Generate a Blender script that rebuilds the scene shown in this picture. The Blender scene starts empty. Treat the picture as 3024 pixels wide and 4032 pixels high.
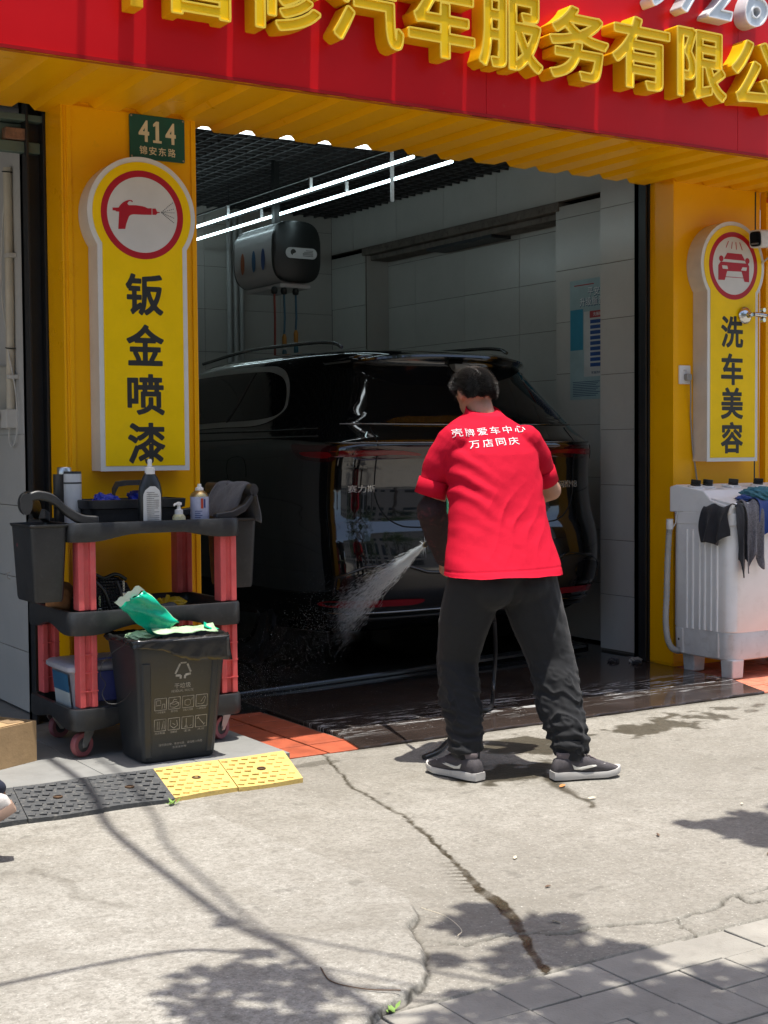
import bpy, bmesh, math, random
import numpy as np
from mathutils import Vector, Matrix
from mathutils.bvhtree import BVHTree
random.seed(7)
SC = bpy.context.scene
COL = SC.collection

# ------------------------------------------------------------------ camera
def make_camera():
    yaw, pit, rol = math.radians(32.10), math.radians(2.523), math.radians(-0.434)
    F = Vector((math.sin(yaw)*math.cos(pit), math.cos(yaw)*math.cos(pit), -math.sin(pit)))
    R0 = Vector((math.cos(yaw), -math.sin(yaw), 0)); U0 = R0.cross(F)
    R = math.cos(rol)*R0 + math.sin(rol)*U0
    U = -math.sin(rol)*R0 + math.cos(rol)*U0
    cd = bpy.data.cameras.new('camera'); cd.sensor_fit = 'VERTICAL'; cd.sensor_height = 36; cd.sensor_width = 27
    cd.lens = 5620/4032*36; cd.clip_start = 0.05; cd.clip_end = 500
    o = bpy.data.objects.new('camera', cd); COL.objects.link(o)
    m = Matrix.Identity(4)
    for i in range(3):
        m[i][0] = R[i]; m[i][1] = U[i]; m[i][2] = -F[i]
    m[0][3], m[1][3], m[2][3] = 0, 0, 1.30
    o.matrix_world = m
    SC.camera = o
make_camera()

# ------------------------------------------------------------------ sky, sun, exposure
SUN = Vector((-0.035, 0.0986, -1.0)).normalized()
w = bpy.data.worlds.new('World'); SC.world = w; w.use_nodes = True
nt = w.node_tree; nt.nodes.clear()
sky = nt.nodes.new('ShaderNodeTexSky'); sky.sky_type = 'NISHITA'; sky.sun_disc = False
sky.sun_elevation = math.asin(-SUN.z); sky.sun_rotation = math.atan2(-SUN.x, -SUN.y)
sky.air_density = 1.0; sky.dust_density = 2.5; sky.ozone_density = 1.0
bg = nt.nodes.new('ShaderNodeBackground'); bg.inputs[1].default_value = 0.128
wo = nt.nodes.new('ShaderNodeOutputWorld')
nt.links.new(sky.outputs[0], bg.inputs[0]); nt.links.new(bg.outputs[0], wo.inputs[0])
sl = bpy.data.lights.new('sun', 'SUN'); sl.energy = 4.0; sl.angle = math.radians(0.5); sl.color = (1.0, 0.955, 0.88)
so = bpy.data.objects.new('sun', sl); COL.objects.link(so)
so.rotation_euler = SUN.to_track_quat('-Z', 'Y').to_euler()
so.location = (2, 2, 12)
SC.view_settings.view_transform = 'Standard'; SC.view_settings.look = 'None'
SC.view_settings.exposure = 0.90; SC.view_settings.gamma = 1.0
SC.view_settings.use_curve_mapping = False
SC.render.engine = 'CYCLES'
SC.cycles.max_bounces = 8; SC.cycles.diffuse_bounces = 4; SC.cycles.glossy_bounces = 4
SC.cycles.transparent_max_bounces = 12
SC.cycles.use_denoising = True
SC.cycles.sample_clamp_indirect = 6.0

# ------------------------------------------------------------------ materials
def s2l(c):
    return tuple((x/12.92 if x <= 0.04045 else ((x+0.055)/1.055)**2.4) for x in c)
class NT:
    """small node-tree writer"""
    def __init__(s, name):
        s.m = bpy.data.materials.new(name); s.m.use_nodes = True
        s.t = s.m.node_tree; s.t.nodes.clear()
        s.out = s.n('ShaderNodeOutputMaterial'); s.b = s.n('ShaderNodeBsdfPrincipled')
        s.l(s.b.outputs[0], s.out.inputs[0])
    def n(s, k, **kw):
        x = s.t.nodes.new(k)
        for a, b in kw.items(): setattr(x, a, b)
        return x
    def l(s, a, b): s.t.links.new(a, b)
    def set(s, **kw):
        for k, v in kw.items():
            i = s.b.inputs[k.replace('_', ' ')]
            if hasattr(v, 'links'): s.l(v, i)
            else: i.default_value = (*v, 1) if isinstance(v, tuple) and len(v) == 3 else v
    def coord(s, kind='Object', scale=(1, 1, 1)):
        c = s.n('ShaderNodeTexCoord'); mp = s.n('ShaderNodeMapping'); mp.inputs['Scale'].default_value = scale
        s.l(c.outputs[kind], mp.inputs[0]); return mp.outputs[0]
    def geo(s, scale=(1, 1, 1)):
        c = s.n('ShaderNodeNewGeometry'); mp = s.n('ShaderNodeMapping'); mp.inputs['Scale'].default_value = scale
        s.l(c.outputs['Position'], mp.inputs[0]); return mp.outputs[0]
    def noise(s, vec, scale, detail=4, rough=0.55, dist=0.0):
        x = s.n('ShaderNodeTexNoise'); x.inputs['Scale'].default_value = scale; x.inputs['Detail'].default_value = detail
        x.inputs['Roughness'].default_value = rough; x.inputs['Distortion'].default_value = dist
        s.l(vec, x.inputs['Vector']); return x.outputs['Fac']
    def voro(s, vec, scale, out='Distance', feature='F1'):
        x = s.n('ShaderNodeTexVoronoi'); x.feature = feature; x.inputs['Scale'].default_value = scale
        s.l(vec, x.inputs['Vector']); return x.outputs[out]
    def ramp(s, fac, *stops):
        x = s.n('ShaderNodeValToRGB'); e = x.color_ramp.elements
        while len(e) < len(stops): e.new(0.5)
        for i, (p, c) in enumerate(stops):
            e[i].position = p; e[i].color = (c, c, c, 1) if not isinstance(c, tuple) else (*c, 1)
        s.l(fac, x.inputs[0]); return x.outputs[0]
    def mix(s, fac, a, b, mode='MIX'):
        x = s.n('ShaderNodeMix'); x.data_type = 'RGBA'; x.blend_type = mode
        for i, v in ((0, fac), (6, a), (7, b)):
            if hasattr(v, 'links'): s.l(v, x.inputs[i])
            else: x.inputs[i].default_value = (*v, 1) if isinstance(v, tuple) else v
        return x.outputs[2]
    def math(s, op, a, b=0.0):
        x = s.n('ShaderNodeMath', operation=op)
        for i, v in ((0, a), (1, b)):
            if hasattr(v, 'links'): s.l(v, x.inputs[i])
            else: x.inputs[i].default_value = v
        return x.outputs[0]
    def attr(s, name):
        x = s.n('ShaderNodeAttribute'); x.attribute_name = name; return x.outputs['Fac']
    def bump(s, h, strength=0.3, dist=0.01, prev=None):
        x = s.n('ShaderNodeBump'); x.inputs['Strength'].default_value = strength; x.inputs['Distance'].default_value = dist
        s.l(h, x.inputs['Height'])
        if prev is not None: s.l(prev, x.inputs['Normal'])
        return x.outputs[0]
MATS = {}
def mat(name, col, rough=0.5, metal=0.0, var=0.12, vscale=6.0, bump=0.0, bscale=80.0, coat=0.0, spec=0.5,
        dirt=0.0, dirtcol=(0.10, 0.085, 0.065), rvar=0.1, trans=0.0, sheen=0.0, emit=None, alpha=None, space='geo'):
    """painted / moulded surface: base colour with blotches, grime, roughness change and fine relief"""
    t = NT(name); v = t.geo() if space == 'geo' else t.coord()
    n1 = t.noise(v, vscale, 5, 0.6)
    lo = tuple(c*(1-var) for c in col); hi = tuple(min(1, c*(1+var)) for c in col)
    c = t.mix(t.ramp(n1, (0.3, 0.0), (0.7, 1.0)), lo, hi)
    if dirt > 0:
        n2 = t.noise(v, vscale*2.7, 8, 0.7, 0.6)
        c = t.mix(t.math('MULTIPLY', t.ramp(n2, (0.52, 0.0), (0.75, 1.0)), dirt), c, dirtcol)
    r = t.math('ADD', t.math('MULTIPLY', t.math('SUBTRACT', n1, 0.5), rvar*2), rough)
    t.set(Base_Color=c, Roughness=r, Metallic=metal)
    t.b.inputs['Specular IOR Level'].default_value = spec
    if coat: t.set(Coat_Weight=coat, Coat_Roughness=0.06)
    if sheen: t.set(Sheen_Weight=sheen, Sheen_Roughness=0.5)
    if trans: t.set(Transmission_Weight=trans)
    if emit: t.set(Emission_Color=emit[0], Emission_Strength=emit[1])
    if alpha is not None: t.set(Alpha=alpha)
    if bump: t.set(Normal=t.bump(t.noise(v, bscale, 4, 0.6), bump, 0.004))
    MATS[name] = t.m
    return t.m

# ------------------------------------------------------------------ objects
def tag(o, label=None, cat=None, group=None, kind=None):
    if label: o['label'] = label
    if cat: o['category'] = cat
    if group: o['group'] = group
    if kind: o['kind'] = kind
    return o
def thing(name, loc, label, cat, group=None):
    o = bpy.data.objects.new(name, None); COL.objects.link(o); o.location = loc
    o.empty_display_size = 0.1
    return tag(o, label, cat, group)
def wmat(p):
    """world matrix of a parent chain, without waiting for a depsgraph update"""
    if p is None: return Matrix.Identity(4)
    return wmat(p.parent) @ (p.matrix_parent_inverse if p.parent else Matrix.Identity(4)) @ p.matrix_basis
def link(name, me, m=None, parent=None, smooth=None, bevel=0, sub=0):
    if m is not None:
        me.materials.clear(); me.materials.append(m)
    if smooth is not None:
        me.polygons.foreach_set('use_smooth', [True]*len(me.polygons))
        if smooth < 180: me.set_sharp_from_angle(angle=math.radians(smooth))
    o = bpy.data.objects.new(name, me); COL.objects.link(o)
    if parent is not None:
        o.parent = parent
        o.matrix_parent_inverse = wmat(parent).inverted()
    if bevel:
        b = o.modifiers.new('bevel', 'BEVEL'); b.width = bevel; b.segments = 2; b.limit_method = 'ANGLE'
        b.angle_limit = math.radians(40); b.harden_normals = False
    if sub:
        s = o.modifiers.new('sub', 'SUBSURF'); s.levels = sub; s.render_levels = sub
    return o
class MB:
    def __init__(s): s.v = []; s.f = []
    def add(s, v, f):
        k = len(s.v); s.v += [tuple(p) for p in v]; s.f += [tuple(i+k for i in q) for q in f]; return s
    def box(s, x0, x1, y0, y1, z0, z1):
        return s.add([(x0,y0,z0),(x1,y0,z0),(x1,y1,z0),(x0,y1,z0),(x0,y0,z1),(x1,y0,z1),(x1,y1,z1),(x0,y1,z1)],
                     [(0,3,2,1),(4,5,6,7),(0,1,5,4),(1,2,6,5),(2,3,7,6),(3,0,4,7)])
    def obox(s, c, size, rz=0, rx=0, ry=0):
        M = Matrix.Translation(c) @ Matrix.Rotation(rz, 4, 'Z') @ Matrix.Rotation(ry, 4, 'Y') @ Matrix.Rotation(rx, 4, 'X')
        a, b, d = (q/2 for q in size)
        vs = [M @ Vector(p) for p in ((-a,-b,-d),(a,-b,-d),(a,b,-d),(-a,b,-d),(-a,-b,d),(a,-b,d),(a,b,d),(-a,b,d))]
        return s.add(vs, [(0,3,2,1),(4,5,6,7),(0,1,5,4),(1,2,6,5),(2,3,7,6),(3,0,4,7)])
    def loft(s, rings, cap=True, closed=True):
        n = len(rings[0]); k = len(s.v); f = []
        for r in rings: s.v += [tuple(p) for p in r]
        for i in range(len(rings)-1):
            for j in range(n if closed else n-1):
                a = k+i*n+j; b = k+i*n+(j+1) % n
                f.append((a, b, b+n, a+n))
        if cap and closed:
            f.append(tuple(k+j for j in reversed(range(n)))); f.append(tuple(k+(len(rings)-1)*n+j for j in range(n)))
        s.f += f; return s
    def tube(s, pts, r, n=8, cap=True):
        pts = [Vector(p) for p in pts]
        rs = r if isinstance(r, (list, tuple)) else [r]*len(pts)
        rings = []; up = None
        for i, p in enumerate(pts):
            d = (pts[min(i+1, len(pts)-1)]-pts[max(i-1, 0)]).normalized()
            if up is None:
                up = Vector((0, 0, 1)) if abs(d.z) < 0.9 else Vector((1, 0, 0))
            a = d.cross(up).normalized(); up = a.cross(d).normalized()
            rings.append([p+(a*math.cos(t)+up*math.sin(t))*rs[i] for t in (2*math.pi*j/n for j in range(n))])
        return s.loft(rings, cap)
    def lathe(s, prof, c=(0, 0, 0), n=20, axis='Z', cap=True):
        rings = []
        for r, h in prof:
            ring = []
            for j in range(n):
                t = 2*math.pi*j/n; a, b = r*math.cos(t), r*math.sin(t)
                p = {'Z': (a, b, h), 'Y': (a, h, -b), 'X': (h, a, b)}[axis]
                ring.append((c[0]+p[0], c[1]+p[1], c[2]+p[2]))
            rings.append(ring)
        return s.loft(rings, cap)
    def prism(s, poly, y0, y1):
        """poly in (x,z), extruded along Y; front is y0"""
        n = len(poly); k = len(s.v)
        s.v += [(x, y0, z) for x, z in poly]+[(x, y1, z) for x, z in poly]
        s.f.append(tuple(k+i for i in range(n))); s.f.append(tuple(k+n+i for i in reversed(range(n))))
        s.f += [(k+(i+1) % n, k+i, k+n+i, k+n+(i+1) % n) for i in range(n)]
        return s
    def prismz(s, poly, z0, z1):
        n = len(poly); k = len(s.v)
        s.v += [(x, y, z1) for x, y in poly]+[(x, y, z0) for x, y in poly]
        s.f.append(tuple(k+i for i in range(n))); s.f.append(tuple(k+n+i for i in reversed(range(n))))
        s.f += [(k+(i+1) % n, k+i, k+n+i, k+n+(i+1) % n) for i in range(n)]
        return s
    def xf(s, M):
        s.v = [tuple(M @ Vector(p)) for p in s.v]; return s
    def mesh(s, name='m', fix=True):
        me = bpy.data.meshes.new(name); me.from_pydata(s.v, [], s.f)
        if fix:
            bm = bmesh.new(); bm.from_mesh(me); bmesh.ops.recalc_face_normals(bm, faces=bm.faces); bm.to_mesh(me); bm.free()
        me.update(); return me
    def obj(s, name, m=None, parent=None, smooth=None, bevel=0, sub=0):
        return link(name, s.mesh(name), m, parent, smooth, bevel, sub)
def circ(cx, cz, r, n=40, a0=0, a1=2*math.pi, close=False):
    k = n if not close else n
    return [(cx+r*math.cos(a0+(a1-a0)*i/k), cz+r*math.sin(a0+(a1-a0)*i/k)) for i in range(k if not close else k+1)]
def rrect(x0, x1, z0, z1, r, n=5):
    p = []
    for cx, cz, a in ((x1-r, z1-r, 0), (x0+r, z1-r, 90), (x0+r, z0+r, 180), (x1-r, z0+r, 270)):
        p += [(cx+r*math.cos(math.radians(a+90*i/n)), cz+r*math.sin(math.radians(a+90*i/n))) for i in range(n+1)]
    return p
def catmull(pts, k=8):
    P = [Vector(p) for p in pts]; P = [2*P[0]-P[1]]+P+[2*P[-1]-P[-2]]; out = []
    for i in range(1, len(P)-2):
        for j in range(k):
            t = j/k; a, b, c, d = P[i-1:i+3]
            out.append(0.5*((2*b)+(c-a)*t+(2*a-5*b+4*c-d)*t*t+(-a+3*b-3*c+d)*t**3))
    out.append(P[-2]); return out
def textmesh(s, size=1.0, depth=0.0, bold=0.0, fill='BOTH', shear=0.0, res=3, bev=0.0, bres=0):
    """lettering as a mesh lying in XY, centred on its own box; returns (mesh, width, height)"""
    cu = bpy.data.curves.new('t', 'FONT'); cu.body = s; cu.size = 1; cu.extrude = depth/2/size; cu.offset = bold
    cu.resolution_u = res; cu.fill_mode = fill; cu.shear = shear
    if bev: cu.bevel_depth = bev/size; cu.bevel_resolution = bres
    o = bpy.data.objects.new('t', cu); COL.objects.link(o)
    dg = bpy.context.evaluated_depsgraph_get()
    me = bpy.data.meshes.new_from_object(o.evaluated_get(dg))
    bpy.data.objects.remove(o); bpy.data.curves.remove(cu)
    n = len(me.vertices); co = np.empty(n*3); me.vertices.foreach_get('co', co); co = co.reshape(-1, 3)*size
    if n:
        lo, hi = co.min(0), co.max(0)
        co[:, :2] -= (lo[:2]+hi[:2])/2
        wd, ht = hi[0]-lo[0], hi[1]-lo[1]
    else: wd = ht = 0
    me.vertices.foreach_set('co', co.ravel()); me.update()
    return me, wd, ht
def placetext(me, origin, right=(1, 0, 0), up=(0, 0, 1), fitw=None, fith=None, wd=1, ht=1):
    """moves a text mesh on to a plane: right, up in world; front faces right x up"""
    r = Vector(right).normalized(); u = Vector(up).normalized(); n = r.cross(u)
    sx = fitw/wd if fitw else 1; sz = fith/ht if fith else 1
    k = len(me.vertices); co = np.empty(k*3); me.vertices.foreach_get('co', co); co = co.reshape(-1, 3)
    A = np.array([r*sx, u*sz, n]); co = co @ A + np.array(origin)
    me.vertices.foreach_set('co', co.ravel()); me.update(); return me
def text(s, origin, name, m, parent, fitw=None, fith=None, size=1.0, depth=0.001, bold=0.0, right=(1,0,0), up=(0,0,1), res=3, shear=0.0):
    me, a, b = textmesh(s, size, depth, bold, shear=shear, res=res)
    placetext(me, origin, right, up, fitw, fith, a, b)
    return link(name, me, m, parent)
def remeshed(mb, voxel, smooth=6, m=None, name='body', parent=None, post=None, factor=0.5):
    """union of overlapping volumes into one continuous skin"""
    me = mb.mesh('tmp')
    o = bpy.data.objects.new('tmp', me); COL.objects.link(o)
    r = o.modifiers.new('r', 'REMESH'); r.mode = 'VOXEL'; r.voxel_size = voxel; r.use_smooth_shade = True
    if smooth:
        q = o.modifiers.new('s', 'SMOOTH'); q.factor = factor; q.iterations = smooth
    dg = bpy.context.evaluated_depsgraph_get()
    out = bpy.data.meshes.new_from_object(o.evaluated_get(dg))
    bpy.data.objects.remove(o); bpy.data.meshes.remove(me)
    if post is not None:
        n = len(out.vertices); co = np.empty(n*3); out.vertices.foreach_get('co', co); co = co.reshape(-1, 3)
        no = np.empty(n*3); out.vertices.foreach_get('normal', no); no = no.reshape(-1, 3)
        co = post(co, no); out.vertices.foreach_set('co', np.ascontiguousarray(co).ravel()); out.update()
    return link(name, out, m, parent, smooth=180)
def hash2(i, j, seed):
    h = (i*374761393+j*668265263+seed*1442695041) & 0xffffffff
    h = ((h ^ (h >> 13))*1274126177) & 0xffffffff
    return ((h ^ (h >> 16)) & 0xffff)/65535.0
def vnoise(x, y, seed=0, octv=3):
    """value noise on numpy arrays, about -1..1"""
    out = 0; amp = 1; tot = 0
    for o in range(octv):
        xi = np.floor(x).astype(np.int64); yi = np.floor(y).astype(np.int64); fx = x-xi; fy = y-yi
        fx = fx*fx*(3-2*fx); fy = fy*fy*(3-2*fy)
        a = hash2(xi, yi, seed+o); b = hash2(xi+1, yi, seed+o); c = hash2(xi, yi+1, seed+o); d = hash2(xi+1, yi+1, seed+o)
        out = out+amp*((a*(1-fx)+b*fx)*(1-fy)+(c*(1-fx)+d*fx)*fy); tot += amp; amp *= 0.5; x = x*2.03; y = y*2.03
    return out/tot*2-1
def polydist(x, y, pts):
    """distance to a polyline, and fraction along it"""
    best = np.full(x.shape, 1e9); frac = np.zeros(x.shape); n = len(pts)-1
    for i in range(n):
        ax, ay = pts[i]; bx, by = pts[i+1]; dx, dy = bx-ax, by-ay; L = dx*dx+dy*dy
        t = np.clip(((x-ax)*dx+(y-ay)*dy)/L, 0, 1)
        d = np.hypot(x-ax-t*dx, y-ay-t*dy); k = d < best
        best = np.where(k, d, best); frac = np.where(k, (i+t)/n, frac)
    return best, frac
def copy_tree(o, dloc, parent=None):
    c = o.copy(); COL.objects.link(c)
    if parent is None: c.location = Vector(o.location)+Vector(dloc)
    else: c.parent = parent; c.matrix_parent_inverse = o.matrix_parent_inverse.copy()
    for ch in list(o.children): copy_tree(ch, dloc, c)
    return c
# ------------------------------------------------------------------ heavy lettering: glyph outlines grown by a distance field
_G = {}
def glyph_field(ch, res=128):
    """signed distance (em units, negative inside) of one glyph on a grid, plus the grid's origin and step"""
    if ch in _G: return _G[ch]
    me, wd, ht = textmesh(ch, 1, 0.0, 0.0, fill='FRONT', res=6)
    n = len(me.vertices); co = np.empty(n*3); me.vertices.foreach_get('co', co); co = co.reshape(-1, 3)[:, :2]
    me.calc_loop_triangles(); tri = np.array([t.vertices[:] for t in me.loop_triangles])
    cnt = {}
    for p in me.polygons:
        for a, b in p.edge_keys: cnt[(a, b)] = cnt.get((a, b), 0)+1
    # merge doubled vertices so only the true outline edges stay single
    key = {}; rep = []
    for i, c in enumerate(co): rep.append(key.setdefault((round(c[0], 5), round(c[1], 5)), i))
    c2 = {}
    for (a, b), k in cnt.items():
        q = tuple(sorted((rep[a], rep[b]))); c2[q] = c2.get(q, 0)+k
    pts = []
    for (a, b), k in c2.items():
        if k != 1: continue
        L = np.hypot(*(co[a]-co[b])); m = max(2, int(L/0.010)+1)
        pts.append(co[a]+(co[b]-co[a])*np.linspace(0, 1, m)[:, None])
    pts = np.concatenate(pts).astype(np.float32)
    pad = 0.10; x0, y0 = co.min(0)-pad; x1, y1 = co.max(0)+pad; st = max(x1-x0, y1-y0)/res
    gx = np.arange(x0, x1+st, st); gy = np.arange(y0, y1+st, st)
    X, Y = np.meshgrid(gx, gy); x = X.ravel().astype(np.float32); y = Y.ravel().astype(np.float32)
    d = np.full(x.shape, 9.0, np.float32)
    for k in range(0, len(pts), 200):
        q = pts[k:k+200]; dx = np.abs(x[:, None]-q[None, :, 0]); dy = np.abs(y[:, None]-q[None, :, 1])
        mx = np.maximum(dx, dy); mn = np.minimum(dx, dy)
        d = np.minimum(d, (mx+0.22*mn*mn/np.maximum(mx, 1e-6)).min(1))   # squarish norm keeps corners crisp
    ins = np.zeros(x.shape, bool)
    for t in tri:
        a, b, c = co[t[0]], co[t[1]], co[t[2]]
        bb = (x >= min(a[0], b[0], c[0])) & (x <= max(a[0], b[0], c[0])) & (y >= min(a[1], b[1], c[1])) & (y <= max(a[1], b[1], c[1]))
        i = np.nonzero(bb)[0]
        if not len(i): continue
        u, v = x[i], y[i]
        s1 = (b[0]-a[0])*(v-a[1])-(b[1]-a[1])*(u-a[0]); s2 = (c[0]-b[0])*(v-b[1])-(c[1]-b[1])*(u-b[0]); s3 = (a[0]-c[0])*(v-c[1])-(a[1]-c[1])*(u-c[0])
        ins[i] |= ((s1 >= 0) & (s2 >= 0) & (s3 >= 0)) | ((s1 <= 0) & (s2 <= 0) & (s3 <= 0))
    f = np.where(ins, -d, d).reshape(X.shape)
    bpy.data.meshes.remove(me)
    _G[ch] = (f, gx, gy, st, wd, ht); return _G[ch]
def contours(f, lev, gx, gy, st):
    """marching squares, closed loops, thinned"""
    g = f-lev; ny, nx = g.shape; g = np.where(np.abs(g) < 1e-7, 1e-7, g)
    nxt = {}
    def ex(j, i): t = g[j, i]/(g[j, i]-g[j, i+1]); return (gx[i]+t*st, gy[j])
    def ey(j, i): t = g[j, i]/(g[j, i]-g[j+1, i]); return (gx[i], gy[j]+t*st)
    pos = {}
    sg = g < 0
    case = sg[:-1, :-1]*1+sg[:-1, 1:]*2+sg[1:, 1:]*4+sg[1:, :-1]*8
    T = {1: [('L','B')], 2: [('B','R')], 3: [('L','R')], 4: [('R','T')], 5: [('L','T'),('R','B')], 6: [('B','T')], 7: [('L','T')], 8: [('T','L')], 9: [('T','B')], 10: [('B','L'),('T','R')], 11: [('T','R')], 12: [('R','L')], 13: [('R','B')], 14: [('B','L')]}
    for j, i in zip(*np.nonzero((case > 0) & (case < 15))):
        K = {'B': ('x', j, i), 'T': ('x', j+1, i), 'L': ('y', j, i), 'R': ('y', j, i+1)}
        for a, b in T[int(case[j, i])]: nxt[K[a]] = K[b]
    loops = []
    while nxt:
        s = next(iter(nxt)); k = s; lp = []
        while k in nxt:
            lp.append(ex(k[1], k[2]) if k[0] == 'x' else ey(k[1], k[2])); k = nxt.pop(k)
        if len(lp) < 6: continue
        P = np.array(lp)
        def rdp(P):
            if len(P) < 3: return P
            a, b = P[0], P[-1]; e = b-a; L = np.hypot(*e)
            d = np.abs(e[0]*(P[:, 1]-a[1])-e[1]*(P[:, 0]-a[0]))/L if L > 1e-9 else np.hypot(*(P-a).T)
            m = int(d.argmax())
            if d[m] < 0.0022: return np.array([a, b])
            return np.concatenate([rdp(P[:m+1])[:-1], rdp(P[m:])])
        h = len(P)//2; P = np.concatenate([rdp(P[:h+1])[:-1], rdp(np.concatenate([P[h:], P[:1]]))[:-1]])
        if len(P) >= 3: loops.append(P)
    return loops
def loopmesh(loops, depth):
    """filled extruded mesh from closed loops (even-odd), lying in XY, z from -depth/2 to depth/2"""
    cu = bpy.data.curves.new('c', 'CURVE'); cu.dimensions = '2D'; cu.fill_mode = 'BOTH'; cu.extrude = depth/2
    for P in loops:
        sp = cu.splines.new('POLY'); sp.points.add(len(P)-1)
        for q, p in zip(sp.points, P): q.co = (p[0], p[1], 0, 1)
        sp.use_cyclic_u = True
    o = bpy.data.objects.new('c', cu); COL.objects.link(o)
    dg = bpy.context.evaluated_depsgraph_get(); me = bpy.data.meshes.new_from_object(o.evaluated_get(dg))
    bpy.data.objects.remove(o); bpy.data.curves.remove(cu); return me
def movemesh(me, fn):
    n = len(me.vertices); co = np.empty(n*3); me.vertices.foreach_get('co', co); co = fn(co.reshape(-1, 3))
    me.vertices.foreach_set('co', np.ascontiguousarray(co).ravel()); me.update(); return me
def heavy(ch, origin, name, m, parent, w, h, bold=0.03, depth=0.0012, right=(1, 0, 0), up=(0, 0, 1), shear=0.0):
    f, gx, gy, st, wd, ht = glyph_field(ch); L = contours(f, bold, gx, gy, st)
    me = loopmesh(L, 1.0); sx = w/(wd+2*bold); sy = h/(ht+2*bold)
    r = Vector(right).normalized(); u = Vector(up).normalized(); n = r.cross(u)
    A = np.array([r, u, n])
    def fn(c):
        q = np.stack([c[:, 0]*sx+shear*c[:, 1]*sy, c[:, 1]*sy, c[:, 2]*depth], 1); return q @ A+np.array(origin)
    return link(name, movemesh(me, fn), m, parent)
# ================================================================== ground
def concrete_mat():
    t = NT('concrete'); v = t.geo()
    big = t.noise(v, 1.1, 6, 0.6, 0.4); mid = t.noise(v, 9, 6, 0.65); fine = t.math('ADD', t.math('MULTIPLY', t.noise(v, 48, 4, 0.75), 0.6), t.math('MULTIPLY', t.noise(v, 150, 3, 0.7), 0.4)); agg = t.voro(v, 85)
    slab = t.attr('slab'); wet = t.attr('wet'); dirt = t.attr('dirt')
    a = t.mix(t.ramp(big, (0.3, 0.0), (0.7, 1.0)), (0.205, 0.192, 0.163), (0.315, 0.298, 0.260))
    b = t.mix(t.ramp(big, (0.3, 0.0), (0.7, 1.0)), (0.25, 0.237, 0.206), (0.36, 0.345, 0.308))
    c = t.mix(slab, a, b)
    c = t.mix(t.math('MULTIPLY', t.ramp(mid, (0.35, 1.0), (0.62, 0.0)), 0.5), c, (0.165, 0.15, 0.122))
    sp = t.math('MULTIPLY', t.ramp(fine, (0.42, 1.0), (0.54, 0.0)), 0.60)
    c = t.mix(sp, c, (0.13, 0.12, 0.10))
    lt = t.math('MULTIPLY', t.math('MULTIPLY', t.ramp(agg, (0.10, 1.0), (0.26, 0.0)), t.ramp(fine, (0.48, 0.0), (0.58, 1.0))), 0.7)
    c = t.mix(lt, c, (0.56, 0.54, 0.49))
    c = t.mix(dirt, c, (0.05, 0.045, 0.035))
    c = t.mix(wet, c, t.mix(1.0, c, (0.25, 0.225, 0.175), 'MULTIPLY'))
    r = t.math('SUBTRACT', 0.88, t.math('MULTIPLY', wet, 0.58))
    t.set(Base_Color=c, Roughness=r)
    h = t.math('ADD', t.math('MULTIPLY', fine, 0.6), t.math('ADD', t.math('MULTIPLY', mid, 0.8), t.math('MULTIPLY', agg, -0.35)))
    t.set(Normal=t.bump(h, 0.85, 0.006))
    return t.m
M_CONC = concrete_mat()

SLAB_EDGE = [(2.24,4.86),(2.207,4.77),(2.165,4.621),(2.195,4.282),(2.228,3.929),(2.235,3.657),(2.232,3.47),(2.16,3.275),(2.146,3.255),(2.075,3.19),(2.048,3.118),(2.03,3.06),(2.011,3.018),(1.965,2.95),(1.928,2.879),(1.88,2.83),(1.819,2.791),(1.70,2.735),(1.62,2.68),(1.50,2.60),(1.32,2.38)]
WET_LINE = [(2.985,5.255),(2.86,4.9),(2.784,4.686),(2.745,4.4),(2.72,4.226),(2.65,3.98),(2.578,3.759),(2.511,3.56),(2.436,3.361),(2.417,3.245),(2.365,3.111),(2.289,2.96),(2.235,2.871),(2.188,2.728),(2.161,2.6)]
CRACK = [(2.03,3.10),(2.083,3.1),(2.137,3.009),(2.247,3.022),(2.323,2.989),(2.427,2.929),(2.509,2.942),(2.615,2.899),(2.726,2.849),(2.80,2.86),(2.906,2.868),(2.96,2.91),(3.013,2.917),(3.144,2.908),(3.4,2.93),(4.2,2.9)]
CRACK2 = [(2.726,2.849),(2.70,2.80),(2.705,2.777),(2.69,2.735)]
CRACK3 = [(3.013,2.917),(3.02,2.85),(3.10,2.83),(3.3,2.80)]
TRICKLE = [(3.52,4.42),(3.46,4.25),(3.40,4.05),(3.36,3.93)]
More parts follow.
